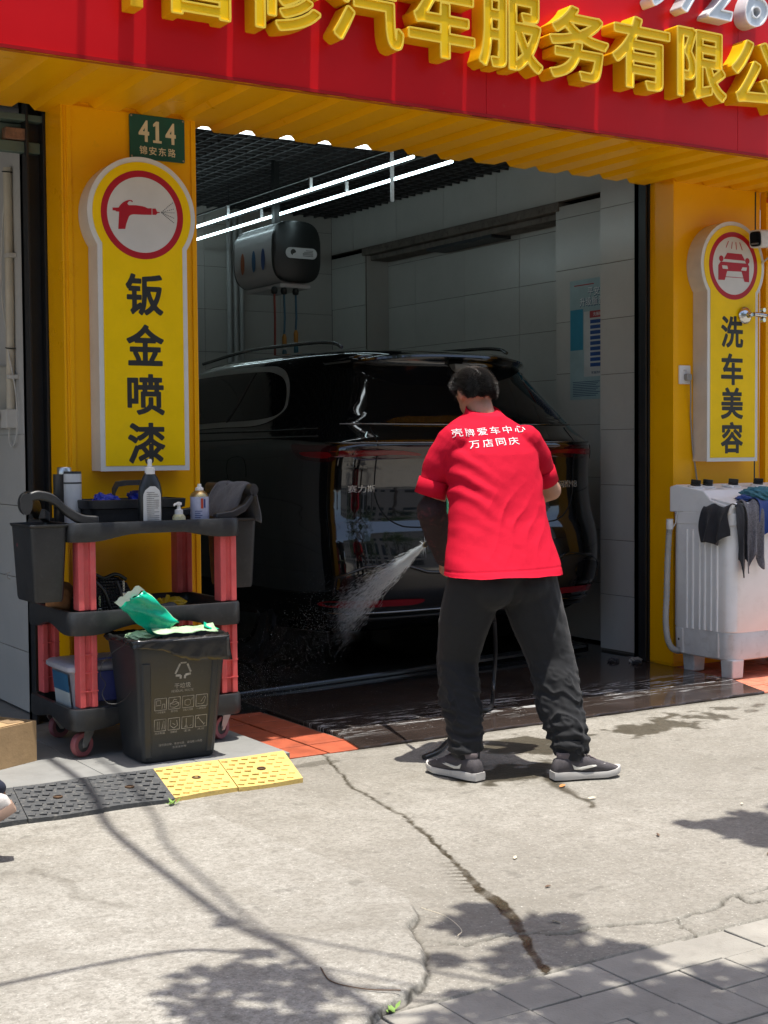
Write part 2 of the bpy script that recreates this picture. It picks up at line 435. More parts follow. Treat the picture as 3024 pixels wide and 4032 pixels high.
def sidewalk():
    def patch(x0, x1, y0, y1, st):
        nx = int((x1-x0)/st)+1; ny = int((y1-y0)/st)+1
        X, Y = np.meshgrid(np.linspace(x0, x1, nx), np.linspace(y0, y1, ny))
        x = X.ravel(); y = Y.ravel()
        wx = x+0.012*vnoise(x*22, y*22, 3, 3); wy = y+0.012*vnoise(x*22, y*22, 9, 3)
        # left slab: a little higher, with a broken lip where the pavers begin
        d, f = polydist(wx, wy, SLAB_EDGE)
        ex = np.interp(y, [p[1] for p in SLAB_EDGE][::-1], [p[0] for p in SLAB_EDGE][::-1])+0.012*vnoise(x*22, y*22, 3, 3)
        inside = (x < ex).astype(float)
        lip = np.clip((3.45-y)/0.25, 0, 1)
        step = 0.0006+0.022*lip
        rise = np.clip((ex-x)/0.012, 0, 1)*(1-0.5*np.exp(-np.clip(ex-x, 0, 9)/0.02)*lip)
        z = rise*step-0.001
        slab = inside
        dirt = np.exp(-(d/0.005)**2)*np.clip(vnoise(x*6, y*6, 4, 2)*1.2-0.35+1.5*lip, 0, 1)
        z -= 0.005*np.exp(-(d/0.005)**2)*np.clip(vnoise(x*5, y*5, 14, 2)*2-0.4+lip, 0, 1)
        # open cracks
        for C, wd, dp in ((CRACK, 0.0072, 0.016), (CRACK2, 0.0065, 0.014), (CRACK3, 0.0075, 0.012)):
            dd, ff = polydist(x+0.014*vnoise(x*30, y*30, 21, 3), y+0.014*vnoise(x*30, y*30, 22, 3), C)
            wv = wd*(0.75+0.6*np.clip(vnoise(x*4, y*4, 5, 2), -0.8, 1))
            g = np.exp(-(dd/wv)**2); z -= dp*g; dirt = np.maximum(dirt, np.clip(1.5*g-.2, 0, 1))
            z += 0.004*np.exp(-(dd/0.03)**2)*(vnoise(x*9, y*9, 8, 2) > 0.1)
        dd, ff = polydist(x, y, [(2.03,3.07),(2.25,2.99),(2.38,2.985)])
        g = np.exp(-((dd+0.004*vnoise(x*40, y*40, 2))/0.004)**2); dirt = np.maximum(dirt, 0.45*g); z -= 0.003*g
        # joint with water running along it
        dw, fw = polydist(x+0.010*vnoise(x*35, y*35, 31, 3), y+0.010*vnoise(x*35, y*35, 32, 3), WET_LINE)
        width = 0.0065+0.0085*np.interp(fw, [0, .2, .48, .58, .68, .76, .85, .95, 1], [0, .1, .25, 1.2, 1.7, .8, .5, .7, .3])
        wet = np.clip((1.25-dw/width)*3, 0, 1)*(0.65+0.45*np.clip(vnoise(x*18, y*18, 6, 3)+0.6, 0, 1))
        z -= 0.004*np.exp(-(dw/0.006)**2)
        # feathered run-off on the left of the joint
        lx = np.interp(y, [p[1] for p in WET_LINE][::-1], [p[0] for p in WET_LINE][::-1])
        fe = np.clip(1-(lx-x)/0.11, 0, 1)*(x < lx)*np.exp(-((y-3.50)/0.17)**2)
        comb = np.clip(np.sin((y*1.0+x*0.5)*150+2*vnoise(x*10, y*10, 41))*1.4+vnoise(x*20, y*20, 42)*1.0, 0, 1)
        wet = np.maximum(wet, np.clip(fe*comb*1.3-0.1, 0, 1)*0.9)
        # splashes behind and between the feet, and along the step
        n1 = vnoise(x*4.5+y*2, y*5.5, 51, 4); n2 = vnoise(x*13, y*17, 52, 3)
        def blob(cx, cy, rx, ry, th, k=6.0):
            m = np.exp(-(((x-cx)/rx)**2+((y-cy)/ry)**2))
            return np.clip((m*1.2+0.55*n1+0.55*n2-th)*k, 0, 1)
        wet = np.maximum(wet, 0.9*blob(3.45, 4.55, 0.36, 0.26, 0.75))
        wet = np.maximum(wet, 0.9*blob(3.85, 4.95, 0.34, 0.28, 0.70))
        wet = np.maximum(wet, 0.85*blob(4.55, 4.95, 0.75, 0.26, 0.90))
        wet = np.maximum(wet, 0.8*blob(5.4, 5.05, 0.8, 0.2, 0.95))
        wet = np.maximum(wet, 0.5*blob(2.95, 5.12, 0.45, 0.07, 0.95))
        wet = np.maximum(wet, 0.55*np.clip(1-(5.26-y)/0.05, 0, 1)*(x > 3.1)*np.clip(n2+0.9, 0, 1))
        dt, ft = polydist(x+0.03*vnoise(x*14, y*14, 61, 3), y+0.02*vnoise(x*14, y*14, 62, 3), TRICKLE)
        wet = np.maximum(wet, 0.9*np.clip(1.3-dt/(0.028*(1.25-0.8*ft)), 0, 1))
        # old faint dribble on the left slab, oil blots
        dt, ft = polydist(x+0.02*vnoise(x*14, y*14, 71, 3), y+0.02*vnoise(x*14, y*14, 72, 3), [(1.40,4.30),(1.45,4.12),(1.42,3.95),(1.52,3.80)])
        wet = np.maximum(wet, 0.30*np.clip(1.3-dt/0.02, 0, 1))
        sp = vnoise(x*16, y*16, 81, 2); dirt = np.maximum(dirt, 0.30*np.clip((sp-0.62)*9, 0, 1))
        sp = vnoise(x*38, y*38, 82, 2); dirt = np.maximum(dirt, 0.5*np.clip((sp-0.74)*9, 0, 1)*(1-0.5*inside))
        z += 0.0022*vnoise(x*2.0, y*2.0, 91, 3)+0.0006*vnoise(x*40, y*40, 92, 2)
        z = np.where((y < 2.7405) & (inside < .5), -0.030, z)
        i = np.arange(nx*ny).reshape(ny, nx)
        q = np.stack([i[:-1, :-1], i[:-1, 1:], i[1:, 1:], i[1:, :-1]], -1).reshape(-1, 4)
        return np.stack([x, y, z], 1), q, wet, slab, np.clip(dirt, 0, 1)
    A = patch(0.55, 4.5, 2.42, 3.9, 0.0065); B = patch(0.55, 9.0, 3.9, 5.258, 0.0125)
    V = np.concatenate([A[0], B[0]]); Q = np.concatenate([A[1], B[1]+len(A[0])])
    me = bpy.data.meshes.new('sidewalk'); me.vertices.add(len(V)); me.vertices.foreach_set('co', V.ravel())
    me.loops.add(Q.size); me.loops.foreach_set('vertex_index', Q.ravel().astype(np.int32))
    me.polygons.add(len(Q)); me.polygons.foreach_set('loop_start', np.arange(0, Q.size, 4, dtype=np.int32))
    me.polygons.foreach_set('loop_total', np.full(len(Q), 4, dtype=np.int32))
    me.polygons.foreach_set('use_smooth', np.ones(len(Q), dtype=bool))
    me.update(calc_edges=True)
    for k, nm in ((2, 'wet'), (3, 'slab'), (4, 'dirt')):
        at = me.attributes.new(nm, 'FLOAT', 'POINT'); at.data.foreach_set('value', np.concatenate([A[k], B[k]]).astype(np.float32))
    o = link('sidewalk', me, M_CONC); tag(o, kind='structure')
    # the rest of the footway and the street beyond the camera
    b = MB(); b.box(-40, 40, -6, 60, -0.5, -0.03)
    tag(b.obj('ground', mat('ground_concrete', (0.225, 0.21, 0.183), 0.9, var=0.2, vscale=3, bump=0.5, bscale=120, dirt=.3)), kind='structure')
    b = MB(); b.box(-40, 0.56, -0.9, 5.2, -0.029, -0.001); b.box(4.48, 40, -0.9, 3.91, -0.029, -0.003); b.box(8.98, 40, 3.9, 5.2, -0.028, -0.002)
    tag(b.obj('footway', MATS['ground_concrete']), kind='structure')
    b = MB(); b.box(-40, 40, -13, -5.9, -0.4, -0.12)
    tag(b.obj('road', mat('asphalt', (0.06, 0.06, 0.058), 0.9, var=0.25, vscale=2, bump=0.5)), kind='structure')
    b = MB(); b.box(-40, 40, -6.05, -5.9, -0.3, -0.01)
    tag(b.obj('kerb', MATS['ground_concrete'], bevel=0.015), kind='structure')
    b = MB(); b.box(-40, 40, -19, -13.0, -0.4, -0.01)
    tag(b.obj('far_pavement', MATS['ground_concrete']), kind='structure')
sidewalk()

def pavers():
    m = mat('paver', (0.27, 0.255, 0.222), 0.85, var=0.16, vscale=5, bump=0.7, bscale=140, dirt=0.3, space='geo')
    bed = MB(); bed.box(0.5, 4.6, -1.0, 2.70, -0.06, -0.022)
    base = tag(bed.obj('paver_bed', mat('paver_sand', (0.10, 0.09, 0.075), 0.95, bump=0.6)), kind='structure')
    p = 0.1555; rnd = random.Random(3); mesh = {}
    for sx in (1, 2):
        w = p*sx/2-0.0022; h = p/2-0.0022
        b = MB(); b.box(-w, w, -h, h, -0.03, 0.0); mesh[sx] = b.mesh('paver'); mesh[sx].materials.append(m)
    n = 0
    for j in range(6):
        y = 2.738-p*(j+0.5); i = 0; row = []
        while i < 27:
            two = rnd.random() < 0.22 and i < 26
            x = 0.4545+p*(i+(1 if two else 0.5)); sx = 2 if two else 1
            o = bpy.data.objects.new('paver', mesh[sx]); COL.objects.link(o); o.parent = base
            o.location = (x+rnd.uniform(-.001, .001), y+rnd.uniform(-.001, .001), -0.002+rnd.uniform(-.0025, .0025))
            o.rotation_euler = (rnd.uniform(-.009, .009), rnd.uniform(-.009, .009), rnd.uniform(-.006, .006))
            bv = o.modifiers.new('bevel', 'BEVEL'); bv.width = 0.003; bv.segments = 2
            i += sx; n += 1
pavers()

# ------------------------------------------------------------------ raised tile platform, red tiles, wet threshold, garage floor
def platform():
    b = MB(); b.box(-6, 2.795, 5.21, 9, -0.1, 0.0335)
    base = tag(b.obj('tile_platform', mat('platform_grout', (0.12, 0.115, 0.105), 0.95)), kind='structure')
    m = mat('grey_floor_tile', (0.215, 0.215, 0.205), 0.62, var=0.13, vscale=4, bump=0.25, bscale=60, dirt=0.35, dirtcol=(0.10, 0.095, 0.085))
    xs = [-0.4, 0.2, 0.8, 1.4, 2.0, 2.4, 2.797]
    ys = [5.207, 5.62, 6.22, 6.82, 7.42, 8.02]
    for i in range(len(xs)-1):
        for j in range(len(ys)-1):
            q = MB(); q.box(xs[i]+.0015, xs[i+1]-.0015, ys[j]+.0015, ys[j+1]-.0015, 0.015, 0.040); q.obj('floor_tile', m, base, bevel=0.002)
    b = MB(); b.box(2.80, 3.235, 5.262, 6.30, -0.1, -0.006)
    base = tag(b.obj('red_paving', mat('red_grout', (0.10, 0.085, 0.07), 0.95)), kind='structure')
    mr = mat('red_tile', (0.36, 0.075, 0.030), 0.6, var=0.25, vscale=9, bump=0.35, bscale=70, dirt=0.45, dirtcol=(0.16, 0.055, 0.03))
    for i, (x0, x1) in enumerate(((2.80, 2.822), (2.828, 3.015), (3.026, 3.213), (3.222, 3.235))):
        if x1-x0 < 0.05: continue
        for j in range(6):
            y = 5.275+j*0.197; q = MB(); q.box(x0, x1, y, y+0.186, -0.02, 0.0015+random.uniform(-.001, .001)); q.obj('red_tile', mr, base, bevel=0.003)
    b = MB(); b.box(5.60, 9, 5.262, 6.19, -0.1, -0.006)
    base = tag(b.obj('red_paving', MATS['red_grout']), kind='structure')
    mr2 = mat('worn_red_tile', (0.50, 0.15, 0.085), 0.7, var=0.3, vscale=14, bump=0.6, bscale=50, dirt=0.6, dirtcol=(0.42, 0.30, 0.24))
    for i in range(6):
        for j in range(5):
            x = 5.66+i*0.197+0.05*j; y = 5.28+j*0.185
            q = MB(); q.box(x, x+0.191, y, y+0.18, -0.02, 0.002+random.uniform(-.0015, .0015)); q.obj('red_tile', mr2, base, bevel=0.003)
platform()
def wet_floor_mat(name, base, wet_r, foam=0.0, soap=(0.55, 0.56, 0.56)):
    t = NT(name); v = t.geo()
    n = t.noise(v, 2.2, 6, 0.6, 0.5); n2 = t.noise(v, 14, 5, 0.65); vs = t.voro(v, 48)
    c = t.mix(t.ramp(n, (0.3, 0.0), (0.7, 1.0)), tuple(x*0.7 for x in base), tuple(x*1.35 for x in base))
    r = t.math('ADD', t.math('MULTIPLY', t.ramp(n2, (0.5, 0.0), (0.75, 1.0)), 0.12), wet_r)
    if foam:
        sep = t.n('ShaderNodeSeparateXYZ'); t.l(v, sep.inputs[0])
        yb = t.math('ABSOLUTE', t.math('SUBTRACT', sep.outputs[1], 5.72))
        band = t.ramp(yb, (0.0, 1.0), (0.32, 0.0))
        st = t.noise(t.geo((3.2, 26, 1)), 1.0, 6, 0.75, 1.2)
        f1 = t.math('MULTIPLY', t.ramp(st, (0.54, 0.0), (0.59, 1.0)), band)
        dots = t.math('MULTIPLY', t.ramp(vs, (0.06, 1.0), (0.11, 0.0)), t.ramp(t.noise(v, 3.5, 3), (0.5, 0.0), (0.6, 1.0)))
        f = t.math('MULTIPLY', t.math('MAXIMUM', f1, dots), foam)
        c = t.mix(f, c, soap); r = t.math('ADD', r, t.math('MULTIPLY', f, 0.4))
    t.set(Base_Color=c, Roughness=r)
    t.set(Normal=t.bump(t.math('ADD', n2, t.math('MULTIPLY', t.noise(v, 60, 3), 0.4)), 0.06, 0.006))
    return t.m
M_THR = wet_floor_mat('wet_threshold', (0.038, 0.028, 0.024), 0.09, 1.0)
M_FLOOR = wet_floor_mat('wet_garage_floor', (0.016, 0.017, 0.018), 0.04, 0.3)
def floors():
    # threshold slab with a slightly ragged front edge
    xs = np.linspace(3.16, 5.66, 90); b = MB()
    front = [(x, 5.262+0.006*math.sin(x*21)+0.004*math.sin(x*57)) for x in xs]
    poly = front+[(5.72, 5.42), (5.80, 5.60), (5.88, 6.3), (5.98, 6.62), (3.255, 6.62), (3.24, 5.6)]
    b.prismz(poly, -0.08, 0.012)
    tag(b.obj('threshold', M_THR, bevel=0.006), kind='structure')
    b = MB(); b.box(2.2, 8.0, 6.29, 12.5, -0.1, 0.006)
    tag(b.obj('garage_floor', M_FLOOR), kind='structure')
    # raised wash pad whose front edge runs slightly askew, with its drain grating
    b = MB(); b.prismz([(3.0, 6.66), (6.0, 7.08), (6.0, 12), (3.0, 12)], 0.0, 0.035)
    tag(b.obj('wash_pad', wet_floor_mat('pad_concrete', (0.022, 0.020, 0.018), 0.08, 0.15), bevel=0.012), kind='structure')
floors()
g = thing('drain_grating', (5.0, 6.9, 0.03), 'narrow metal drain grating in the wet floor behind the washer', 'drain')
mg = mat('drain_steel', (0.16, 0.16, 0.155), 0.4, metal=0.8)
for k in range(26):
    x = 4.72+k*0.045; b = MB(); b.obox((x, 6.86+(x-4.7)*0.14, 0.041), (0.022, 0.10, 0.012), 0.14); b.obj('grate_bar', mg, g)
b = MB(); b.obox((5.28, 6.99, 0.040), (1.17, 0.012, 0.014), 0.139); b.obox((5.30, 6.89, 0.040), (1.17, 0.012, 0.014), 0.139); b.obj('grate_frame', mg, g)

# ================================================================== building
YF = 6.19
def yellow_metal():
    t = NT('yellow_metal'); v = t.geo()
    n = t.noise(v, 3, 4, 0.6); n2 = t.noise(v, 24, 6, 0.7)
    c = t.mix(t.ramp(n, (0.3, 0.0), (0.7, 1.0)), (0.88, 0.41, 0.0), (0.94, 0.46, 0.0))
    c = t.mix(t.math('MULTIPLY', t.ramp(n2, (0.60, 0.0), (0.78, 1.0)), 0.22), c, (0.36, 0.17, 0.02))
    t.set(Base_Color=c, Roughness=t.math('ADD', t.math('MULTIPLY', n, 0.16), 0.22), Specular_IOR_Level=0.28)
    t.set(Normal=t.bump(t.noise(v, 5, 3), 0.06, 0.05))
    return t.m
M_YEL = yellow_metal()
M_DARK = mat('dark_void', (0.012, 0.012, 0.013), 0.9)
M_BLACKSTEEL = mat('black_steel', (0.02, 0.021, 0.023), 0.45, metal=0.2)
def tile_mat(name, col, rough):
    t = NT(name); v = t.geo(); oi = t.n('ShaderNodeObjectInfo')
    n = t.noise(v, 5, 6, 0.65); n2 = t.noise(v, 30, 5, 0.7)
    c = t.mix(t.ramp(n, (0.3, 0.0), (0.7, 1.0)), tuple(q*0.93 for q in col), col)
    c = t.mix(t.math('MULTIPLY', t.ramp(n2, (0.58, 0.0), (0.8, 1.0)), 0.22), c, (0.30, 0.26, 0.20))
    c = t.mix(t.math('MULTIPLY', oi.outputs['Random'], 0.10), c, (0.25, 0.23, 0.20))
    t.set(Base_Color=c, Roughness=t.math('ADD', t.math('MULTIPLY', n2, 0.15), rough))
    t.set(Normal=t.bump(t.noise(v, 18, 4), 0.08, 0.01)); return t.m
M_TILE = tile_mat('glazed_wall_tile', (0.56, 0.545, 0.505), 0.16)
M_GROUT = mat('wall_grout', (0.16, 0.14, 0.115), 0.9)
BLD = thing('car_wash_shop', (4.4, 6.4, 0), 'yellow clad car wash shop with tiled wash bay open to the street', 'building')
def tiled(name, axis, pos, a0, a1, z0, z1, aj, zj, face=-1, m=None, back=0.05):
    """wall of wall tiles, 6 mm proud of their grout bed. axis X: the wall lies in x=pos and runs along y"""
    b = MB()
    lo, hi = (pos+0.006, pos+back) if face < 0 else (pos-back, pos-0.006)
    if axis == 'X': b.box(lo, hi, a0, a1, z0, z1)
    else: b.box(a0, a1, lo, hi, z0, z1)
    wall = b.obj(name, M_GROUT, BLD)
    aa = [a0]+[q for q in aj if a0+0.02 < q < a1-0.02]+[a1]; zz = [z0]+[q for q in zj if z0+0.02 < q < z1-0.02]+[z1]
    t0, t1 = (pos, pos+0.012) if face < 0 else (pos-0.012, pos)
    for i in range(len(aa)-1):
        for j in range(len(zz)-1):
            q = MB(); e = 0.0016; d = random.uniform(-.0012, .0012)
            if axis == 'X': q.box(t0+d, t1, aa[i]+e, aa[i+1]-e, zz[j]+e, zz[j+1]-e)
            else: q.box(aa[i]+e, aa[i+1]-e, t0+d, t1, zz[j]+e, zz[j+1]-e)
            q.obj('wall_tile', m or M_TILE, wall, bevel=0.0012)
    return wall
ZJ = [0.02+0.348*k for k in range(1, 12)]
# right jamb, pier, recessed bay and lintel
tiled('jamb_wall', 'X', 6.0, 6.40, 6.97, 0.02, 3.3, [], ZJ)
b = MB(); b.box(6.013, 6.19, 6.41, 6.974, 0, 3.3); b.obj('jamb_core', M_GROUT, BLD)
tiled('pier_wall', 'X', 6.20, 6.98, 7.66, 0.02, 2.93, [7.1], [z+0.04 for z in ZJ])
tiled('upper_wall', 'X', 6.20, 6.98, 10.7, 2.965, 3.45, [7.66, 8.33, 9.0, 9.67, 10.34], [])
tiled('recess_wall', 'X', 6.42, 7.6, 10.5, 0.02, 2.93, [7.66, 8.35, 9.04, 9.73, 10.42], [z+0.02 for z in ZJ])
tiled('pier_wall', 'X', 6.20, 10.15, 10.7, 0.02, 2.93, [], [z+0.04 for z in ZJ])
for y0, y1 in ((7.63, 7.668), (10.14, 10.16)):
    b = MB(); b.box(6.215, 6.42, y0, y1, 0.02, 2.93); b.obj('recess_reveal', M_TILE, BLD)
b = MB(); b.box(6.185, 6.45, 7.62, 10.18, 2.90, 2.962); b.box(6.25, 6.45, 7.62, 10.18, 2.86, 2.90)
b.obj('lintel', mat('rusty_lintel', (0.19, 0.165, 0.14), 0.85, var=0.3, vscale=8, bump=0.6, bscale=30, dirt=0.9, dirtcol=(0.07, 0.045, 0.03)), BLD, bevel=0.006)
b = MB(); b.box(6.24, 6.42, 8.45, 9.3, 2.835, 2.858); b.obj('shutter_rail', M_BLACKSTEEL, BLD)
tiled('back_wall', 'Y', 10.7, 2.6, 6.2, 0.02, 3.45, [2.9, 3.6, 4.3, 5.0, 5.7], ZJ)
tiled('side_wall', 'X', 2.70, 6.9, 10.7, 0.02, 3.45, [7.6, 8.3, 9.0, 9.7, 10.4], ZJ, face=1)
b = MB(); b.box(2.2, 7.2, 6.9, 12, 3.70, 3.78); b.box(6.5, 6.7, 6.4, 12, 0, 3.7); b.box(2.2, 2.6, 6.6, 12, 0, 3.7); b.box(2.2, 7, 10.8, 11, 0, 3.7); b.obj('shell', M_DARK, BLD)
# open cell ceiling
b = MB()
for i in range(35): x = 2.72+i*0.1; b.box(x, x+0.012, 6.95, 10.69, 3.27, 3.31)
for j in range(37): y = 6.97+j*0.1; b.box(2.71, 6.19, y, y+0.012, 3.268, 3.309)
o = b.obj('open_cell_ceiling', mat('black_ceiling', (0.030, 0.030, 0.031), 0.55), BLD); o['kind'] = 'stuff'
# pipes on the back wall
for x in (5.20, 5.255, 5.31):
    b = MB(); b.tube([(x, 10.65, 0.02), (x, 10.65, 3.25)], 0.022, 10); b.obj('pipe', mat('grey_pipe', (0.42, 0.42, 0.41), 0.5), BLD, smooth=40)
# columns: sheet-metal cladding with folded edges, one piece per face
def column(x0, x1, seams):
    b = MB(); b.box(x0+0.004, x1-0.004, YF+0.012, 6.385, 0.0, 2.90); col = b.obj('column', M_YEL, BLD)
    q = MB(); q.box(x0+0.012, x1, YF, YF+0.010, 0.03, 2.845); q.obj('cladding_sheet', M_YEL, col, bevel=0.002)
    q = MB(); q.box(x0, x0+0.0105, YF-0.004, 6.39, 0.02, 2.85); q.obj('cladding_sheet', M_YEL, col, bevel=0.002)
    for s in seams:
        q = MB(); q.box(s-0.011, s+0.011, YF-0.006, YF+0.001, 0.03, 2.846); q.obj('folded_seam', M_YEL, col, bevel=0.002)
    return col
c1 = column(2.20, 2.856, [2.236, 2.840])
c2 = column(5.884, 6.60, [])
q = MB(); q.box(6.553, 6.563, YF-0.0015, YF+0.002, 0.03, 2.84); q.obj('folded_seam', M_BLACKSTEEL, c2)
q = MB(); q.box(6.62, 7.6, YF-0.03, YF+0.02, 0.03, 2.84); q.obj('cladding_sheet', M_YEL, c2, bevel=0.003)
q = MB(); q.box(6.62, 7.6, 5.85, YF-0.031, 2.775, 2.80); q.obj('orange_trim', mat('orange_trim', (0.62, 0.10, 0.02), 0.4), c2)
# roller-shutter guides
for x0, x1, y0 in ((5.845, 5.882, 6.38), (2.11, 2.20, 6.392)):
    b = MB(); b.box(x0, x0+0.012, y0, y0+0.10, 0.015, 2.95); b.box(x1-0.012, x1, y0, y0+0.10, 0.015, 2.95); b.box(x0, x1, y0+0.06, y0+0.10, 0.015, 2.95)
    b.obj('shutter_guide', M_BLACKSTEEL, BLD, bevel=0.002)
# front wall above the openings (behind the fascia)
b = MB(); b.box(-4, 12, 6.95, 7.05, 3.32, 8.5); b.box(-4, 12, 5.46, 6.9, 4.5, 4.6); b.box(-4, 2.1, 6.45, 6.9, 3.0, 4.5); b.box(6.7, 12, 6.3, 6.9, 2.9, 4.5); b.obj('upper_front', mat('grey_render', (0.4, 0.39, 0.37), 0.9), BLD)
# corrugated soffit sheets, ribs running into the building
def soffit():
    prof = []; p = 0.2225; x = -1.2
    while x < 9.5:
        prof += [(x, 2.842), (x+0.115, 2.842), (x+0.140, 2.866), (x+0.197, 2.866)]
        x += p
    b = MB()
    lo = [(a, 5.448, z) for a, z in prof]
    n = len(lo); k = 8; vs = []; fs = []
    for j in range(k+1):
        y = 5.448+(6.345-5.448)*j/k
        vs += [(a, y+(0.012*math.sin(a*9) if j == k else 0), z+0.004*math.sin(a*1.7+y*3)) for a, _, z in lo]
    fs = [(j*n+i, (j+1)*n+i, (j+1)*n+i+1, j*n+i+1) for j in range(k) for i in range(n-1)]
    b.add(vs, fs)
    o = b.obj('corrugated_soffit', M_YEL, BLD)
    s = o.modifiers.new('s', 'SOLIDIFY'); s.thickness = 0.0016; s.offset = 1
    q = MB(); q.box(-1.2, 9.5, 5.4465, 5.4535, 2.8335, 2.8405); q.obj('soffit_trim', mat('orange_edge', (0.55, 0.17, 0.01), 0.4), BLD)
soffit()
# neighbour's bay on the left: jamb wall, green rail, pipe
tiled('neighbour_wall', 'X', 2.165, 6.50, 8.6, 0.05, 1.385, [7.2, 7.9], [0.34, 0.69, 1.04])
b = MB(); b.box(2.172, 2.20, 6.47, 8.6, 1.385, 2.90); b.box(2.185, 2.2, 6.5, 8.6, 0.05, 1.385)
b.obj('rendered_wall', mat('grey_plaster', (0.50, 0.49, 0.465), 0.85, var=0.08, vscale=3, bump=0.25, bscale=40, dirt=0.2), BLD)
vs = MB()
for k in range(46):
    z = 0.05+k*0.062; vs.box(2.150+random.uniform(-.004, .004), 2.172, 6.462, 6.498+random.uniform(-.012, .010), z, z+0.064)
vs.obj('crumbling_plaster', mat('crumbled_plaster', (0.52, 0.48, 0.42), 0.95, var=0.3, vscale=18, bump=0.9, bscale=45, dirt=0.5), BLD, bevel=0.006)
b = MB(); b.box(1.2, 2.19, 6.46, 6.56, 2.70, 2.795); b.box(1.2, 2.185, 6.42, 6.46, 2.66, 2.71); b.box(1.2, 2.2, 6.40, 6.62, 2.80, 2.83)
b.obj('green_beam', mat('green_steel', (0.10, 0.15, 0.125), 0.6, dirt=0.4), BLD, bevel=0.004)
b = MB(); b.box(2.02, 2.115, 6.405, 6.46, 2.715, 2.765); b.obj('rusty_plate', mat('rusty_plate', (0.22, 0.12, 0.075), 0.9, var=0.4, vscale=30, dirt=0.8), BLD, bevel=0.003)
b = MB(); b.box(-4, 2.2, 8.6, 8.7, 0, 2.9); b.box(-4, 2.2, 6.6, 8.7, 2.9, 3.0); b.obj('neighbour_shell', mat('dim_wall', (0.35, 0.34, 0.33), 0.9), BLD)
# ================================================================== fascia sign with channel letters
def red_panel_mat():
    t = NT('red_panel'); v = t.geo()
    n = t.noise(v, 1.3, 4, 0.55)
    c = t.mix(t.ramp(n, (0.3, 0.0), (0.7, 1.0)), (0.55, 0.005, 0.009), (0.64, 0.008, 0.012))
    c = t.mix(t.math('MULTIPLY', t.ramp(t.noise(v, 26, 6, 0.7), (0.62, 0.0), (0.8, 1.0)), 0.15), c, (0.5, 0.2, 0.15))
    t.set(Base_Color=c, Roughness=0.30, Specular_IOR_Level=0.22)
    t.set(Normal=t.bump(n, 0.10, 0.06)); return t.m
FAS = thing('shop_sign', (4.0, 5.43, 2.84), 'long red fascia signboard with raised yellow Chinese letters above the bay', 'sign')
MRED = red_panel_mat()
xs = [-1.2, 0.35, 1.55, 3.985, 5.62, 8.0, 9.5]
for a, b_ in zip(xs[:-1], xs[1:]):
    b = MB(); b.box(a+.0012, b_-.0012, 5.43, 5.445, 2.845, 4.5); b.obj('red_panel', MRED, FAS, bevel=0.001)
b = MB(); b.box(-1.2, 9.5, 5.4455, 5.447, 2.90, 4.5); b.obj('backing', M_BLACKSTEEL, FAS)
b = MB(); b.box(-1.2, 9.5, 5.422, 5.4295, 2.838, 2.852); b.obj('bottom_trim', mat('dark_red_trim', (0.36, 0.008, 0.010), 0.4, spec=.2), FAS)
MLET = mat('letter_yellow', (0.80, 0.43, 0.002), 0.38, var=0.05, spec=0.35)
MFACE = mat('letter_face', (0.88, 0.56, 0.0), 0.42, var=0.05, vscale=10, spec=0.3)
MRIM = mat('letter_rim', (0.90, 0.62, 0.05), 0.4, var=0.03)
MLW = mat('letter_white', (0.62, 0.64, 0.66), 0.45, var=0.05)
MLWR = mat('letter_white_rim', (0.85, 0.85, 0.84), 0.4, var=0.03)
def chan(ch, cx, zb, hgt, wid, ms, depth=0.095, shear=0.0, name='letter', bold=0.034):
    f, gx, gy, st, wd, ht = glyph_field(ch)
    sx = wid/(wd+2*bold); sz = hgt/(ht+2*bold)
    outer = contours(f, bold, gx, gy, st); inner = contours(f, bold-0.021, gx, gy, st)
    def put(me, y0, y1):
        return movemesh(me, lambda c: np.stack([cx+c[:, 0]*sx+shear*c[:, 1]*sz, np.where(c[:, 2] > 0, y0, y1), zb+hgt/2+c[:, 1]*sz], 1))
    o = link(name, put(loopmesh(outer, 1.0), 5.43-depth+0.008, 5.431), ms[0], FAS)
    link('letter_face', put(loopmesh(inner, 1.0), 5.43-depth+0.0075, 5.43-depth+0.012), ms[1], o)
    link('letter_lip', put(loopmesh(outer+inner, 1.0), 5.43-depth, 5.43-depth+0.0085), ms[2], o)
YL = (MLET, MFACE, MRIM)
for ch, x, wd in (('智', 2.482, .36), ('修', 2.874, .37), ('汽', 3.286, .37), ('车', 3.674, .365), ('服', 4.062, .37), ('务', 4.468, .365), ('有', 4.863, .378), ('限', 5.27, .345), ('公', 5.665, .37), ('司', 6.06, .35)):
    chan(ch, x, 3.045 if ch not in '有限公' else 3.056, 0.352, wd, YL)
for ch, x in (('9', 5.03), ('7', 5.25), ('2', 5.455), ('6', 5.70)):
    chan(ch, x-0.02, 3.482, 0.25, 0.165, (MLW, mat('digit_face', (0.60, 0.66, 0.70), 0.45) if 'digit_face' not in MATS else MATS['digit_face'], MLWR), depth=0.085, shear=0.25, name='digit')
b = MB(); b.box(2.19, 2.245, 5.335, 5.43, 3.045, 3.35); b.obj('letter', MLET, FAS, bevel=0.004)

